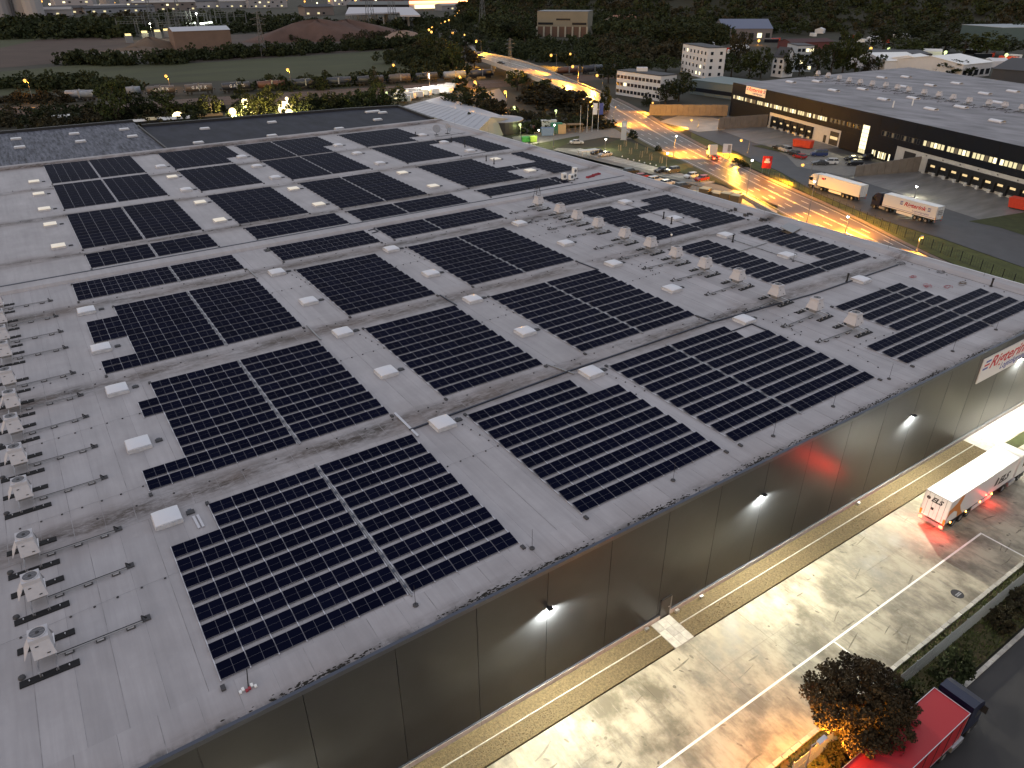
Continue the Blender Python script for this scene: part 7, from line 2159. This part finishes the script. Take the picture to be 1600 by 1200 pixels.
hedge([(43.05, 564.90), (96.15, 521.30), (133.90, 538.82), (191.00, 541.63), (253.38, 553.67), (310.89, 551.96)], 130, 5, 9, 16, 0)
hedge([(8.54, 965.57), (52.68, 919.68), (90.02, 879.25), (131.49, 873.28)], 90, 25, 17, 34, 0)
hedge([(59.09, 1011.30), (147.45, 975.10)], 50, 25, 15, 34, 2)
hedge([(1.48, 440.91), (35.16, 417.02), (53.02, 391.82)], 50, 7, 7, 13, 0)
hedge([(-0.86, 375.18), (14.18, 369.54), (23.64, 357.93)], 25, 4, 4, 8, 2)
hedge([(-3.05, 313.41), (9.27, 299.41), (27.40, 281.52), (39.44, 271.40)], 55, 9, 4.5, 8, 2)
hedge([(-2.79, 320.65), (29.25, 296.34), (53.02, 281.58), (92.19, 273.83)], 70, 10, 5, 9, 0)
hedge([(88.59, 262.39), (115.72, 261.48), (142.11, 260.42)], 40, 5, 6, 8, 0)
hedge([(103.16, 350.28), (142.57, 347.25), (192.98, 342.44), (230.71, 350.33)], 60, 5, 6, 10, 0)
hedge([(171.92, 217.91), (171.23, 202.60), (176.99, 192.96), (197.60, 186.05)], 40, 3, 3, 5, 2)
hedge([(254.21, 463.68), (232.63, 402.72), (218.33, 359.19)], 40, 8, 9, 14, 0)
hedge([(239.08, 721.35), (290.89, 640.67), (354.58, 635.29)], 40, 20, 7, 18, 2)
hedge([(237.14, 847.54), (298.71, 860.20), (350.14, 853.05)], 50, 20, 10, 22, 0)
hedge([(180.03, 1132.53), (277.74, 1122.82), (343.00, 1071.96)], 60, 35, 12, 32, 0)
hedge([(389.85, 732.26), (509.77, 877.32), (394.27, 605.72)], 50, 25, 12, 20, 0)
# woods between the bridge and the hill
def fill(poly, n):
    xs_ = [p[0] for p in poly]
    ys_ = [p[1] for p in poly]
    out = []
    while len(out) < n:
        x, y = random.uniform(min(xs_), max(xs_)), random.uniform(min(ys_), max(ys_))
        c = False
        j = len(poly) - 1
        for i in range(len(poly)):
            if (poly[i][1] > y) != (poly[j][1] > y) and x < (poly[j][0] - poly[i][0]) * (y - poly[i][1]) / (poly[j][1] - poly[i][1]) + poly[i][0]:
                c = not c
            j = i
        if c:
            out.append((x, y))
    return np.array(out)
def wood(poly, n, h, w, mi, zf=None):
    c = fill(poly, n)
    mass('woods', c, [(h * random.uniform(0.6, 1.25), zf(x, y) if zf else 0) for x, y in c], [w * random.uniform(0.7, 1.3) for _ in range(n)], mi)
wood([(356.98, 518.04), (379.79, 484.70), (454.01, 500.25), (514.70, 494.87), (346.33, 320.92), (311.69, 326.98), (306.01, 369.98), (321.66, 439.93)], 210, 8, 15, 0)
wood([(456.30, 498.55), (563.20, 501.89), (393.45, 333.66), (341.04, 315.18), (326.41, 335.25)], 120, 10, 16, 2)
wood([(539.65, 814.45), (602.73, 805.36), (418.41, 546.09), (380.25, 554.84)], 110, 14, 24, 0)
wood([(648.41, 730.62), (711.24, 577.82), (455.63, 355.58), (463.22, 439.87), (501.34, 548.09)], 170, 15, 24, 0)
# hill on the right with its wood
HX0, HY0 = 430.0, 200.0
def hill_z(x, y):
    d = (x * 0.80 + y * 0.60 - 760.0) / 620.0
    d = max(0.0, min(1.0, d))
    s = d * d * (3 - 2 * d)
    side = max(0.0, min(1.0, (x - 0.62 * y + 20) / 350.0))
    return 135.0 * s * side
gx = np.linspace(250, 2600, 48)
gy = np.linspace(-600, 2400, 56)
vs = [(x, y, hill_z(x, y) - 0.6) for y in gy for x in gx]
nx = len(gx)
fs = [(j * nx + i, j * nx + i + 1, (j + 1) * nx + i + 1, (j + 1) * nx + i) for j in range(len(gy) - 1) for i in range(nx - 1)]
me = bpy.data.meshes.new('hill')
me.from_pydata(vs, [], fs)
me.materials.append(mat('wood_floor', (0.03, 0.03, 0.016), 0.95, noise=0.3, scale=0.02))
struct(link('hill', me))
def hill_pts(n, lo, hi):
    out = []
    while len(out) < n:
        a = random.uniform(R(24), R(76))      # bearing east of north
        r = math.sqrt(random.uniform(lo ** 2, hi ** 2))
        x, y = r * math.sin(a) - 1.5, r * math.cos(a) - 50
        if hill_z(x, y) > 1.5:
            out.append((x, y))
    return np.array(out)
for mi, n in ((0, 520), (2, 300), (1, 200)):
    c = hill_pts(n, 640, 1150)
    mass('woods', c, [(random.uniform(11, 19), hill_z(x, y) - 1) for x, y in c], [random.uniform(13, 22) for _ in c], mi, per=22, nc=8, size=0.075)
    c = hill_pts(int(n * 1.1), 1100, 1500)
    mass('woods', c, [(random.uniform(13, 20), hill_z(x, y) - 1) for x, y in c], [random.uniform(18, 28) for _ in c], mi, per=14, nc=7, size=0.1)
# far yards behind the second warehouse: vans, huts and stacks
hut = [MB().box(-4, -1.5, 0, 4, 1.5, 2.8, M_white).box(-3, -1.52, 1.2, 3, -1.5, 2.2, M_bwin).mesh('hut'), MB().box(-6, -1.3, 0, 6, 1.3, 2.6, M_redc).box(-6.05, -1.35, 2.6, 6.05, 1.35, 2.7, M_dark).mesh('hut'), MB().box(-6, -1.3, 0, 6, 1.3, 2.6, M_w2).box(-6.05, -1.35, 2.6, 6.05, 1.35, 2.7, M_grey).mesh('hut'), MB().extr([(-4, 0), (4, 0), (4, 3.5), (0, 5), (-4, 3.5)], 'y', -6, 6, M_offw).mesh('hut')]
fy = [(469.35, 387.92), (483.75, 392.56), (464.73, 362.56), (477.33, 367.45), (463.31, 349.99), (486.45, 360.79), (581.01, 406.25), (596.68, 413.87), (665.74, 425.31), (686.17, 432.91), (659.95, 386.90), (681.68, 391.58), (643.54, 359.97), (652.42, 353.40), (683.97, 369.04), (659.07, 348.47), (712.28, 368.79), (700.55, 356.72), (720.73, 362.49), (554.75, 257.78), (548.31, 250.30), (563.13, 251.68), (607.40, 245.01), (527.48, 200.29), (549.13, 204.98), (527.59, 190.51), (547.25, 196.03), (527.70, 181.02), (564.24, 194.08), (542.06, 180.10), (582.32, 225.62), (597.65, 226.60), (590.30, 208.13), (503.08, 271.33), (499.06, 262.84), (488.13, 228.63), (485.61, 220.72), (517.67, 207.36), (513.74, 200.48), (577.31, 206.22)]
for i, p in enumerate(fy):
    if hill_z(*p) > 6:
        continue
    o = link('yard_hut', hut[(i * 7) % 4 if i not in (23, 31) else 1], None, (*p, hill_z(*p)), R((i * 53) % 180))
    tag(o, ['small white site hut', 'red shipping container', 'dark shipping container', 'white gabled hut'][(i * 7) % 4 if i not in (23, 31) else 1] + ' in the crowded yards behind the second warehouse, %s along' % nth(i), 'hut', 'huts in the far yards')
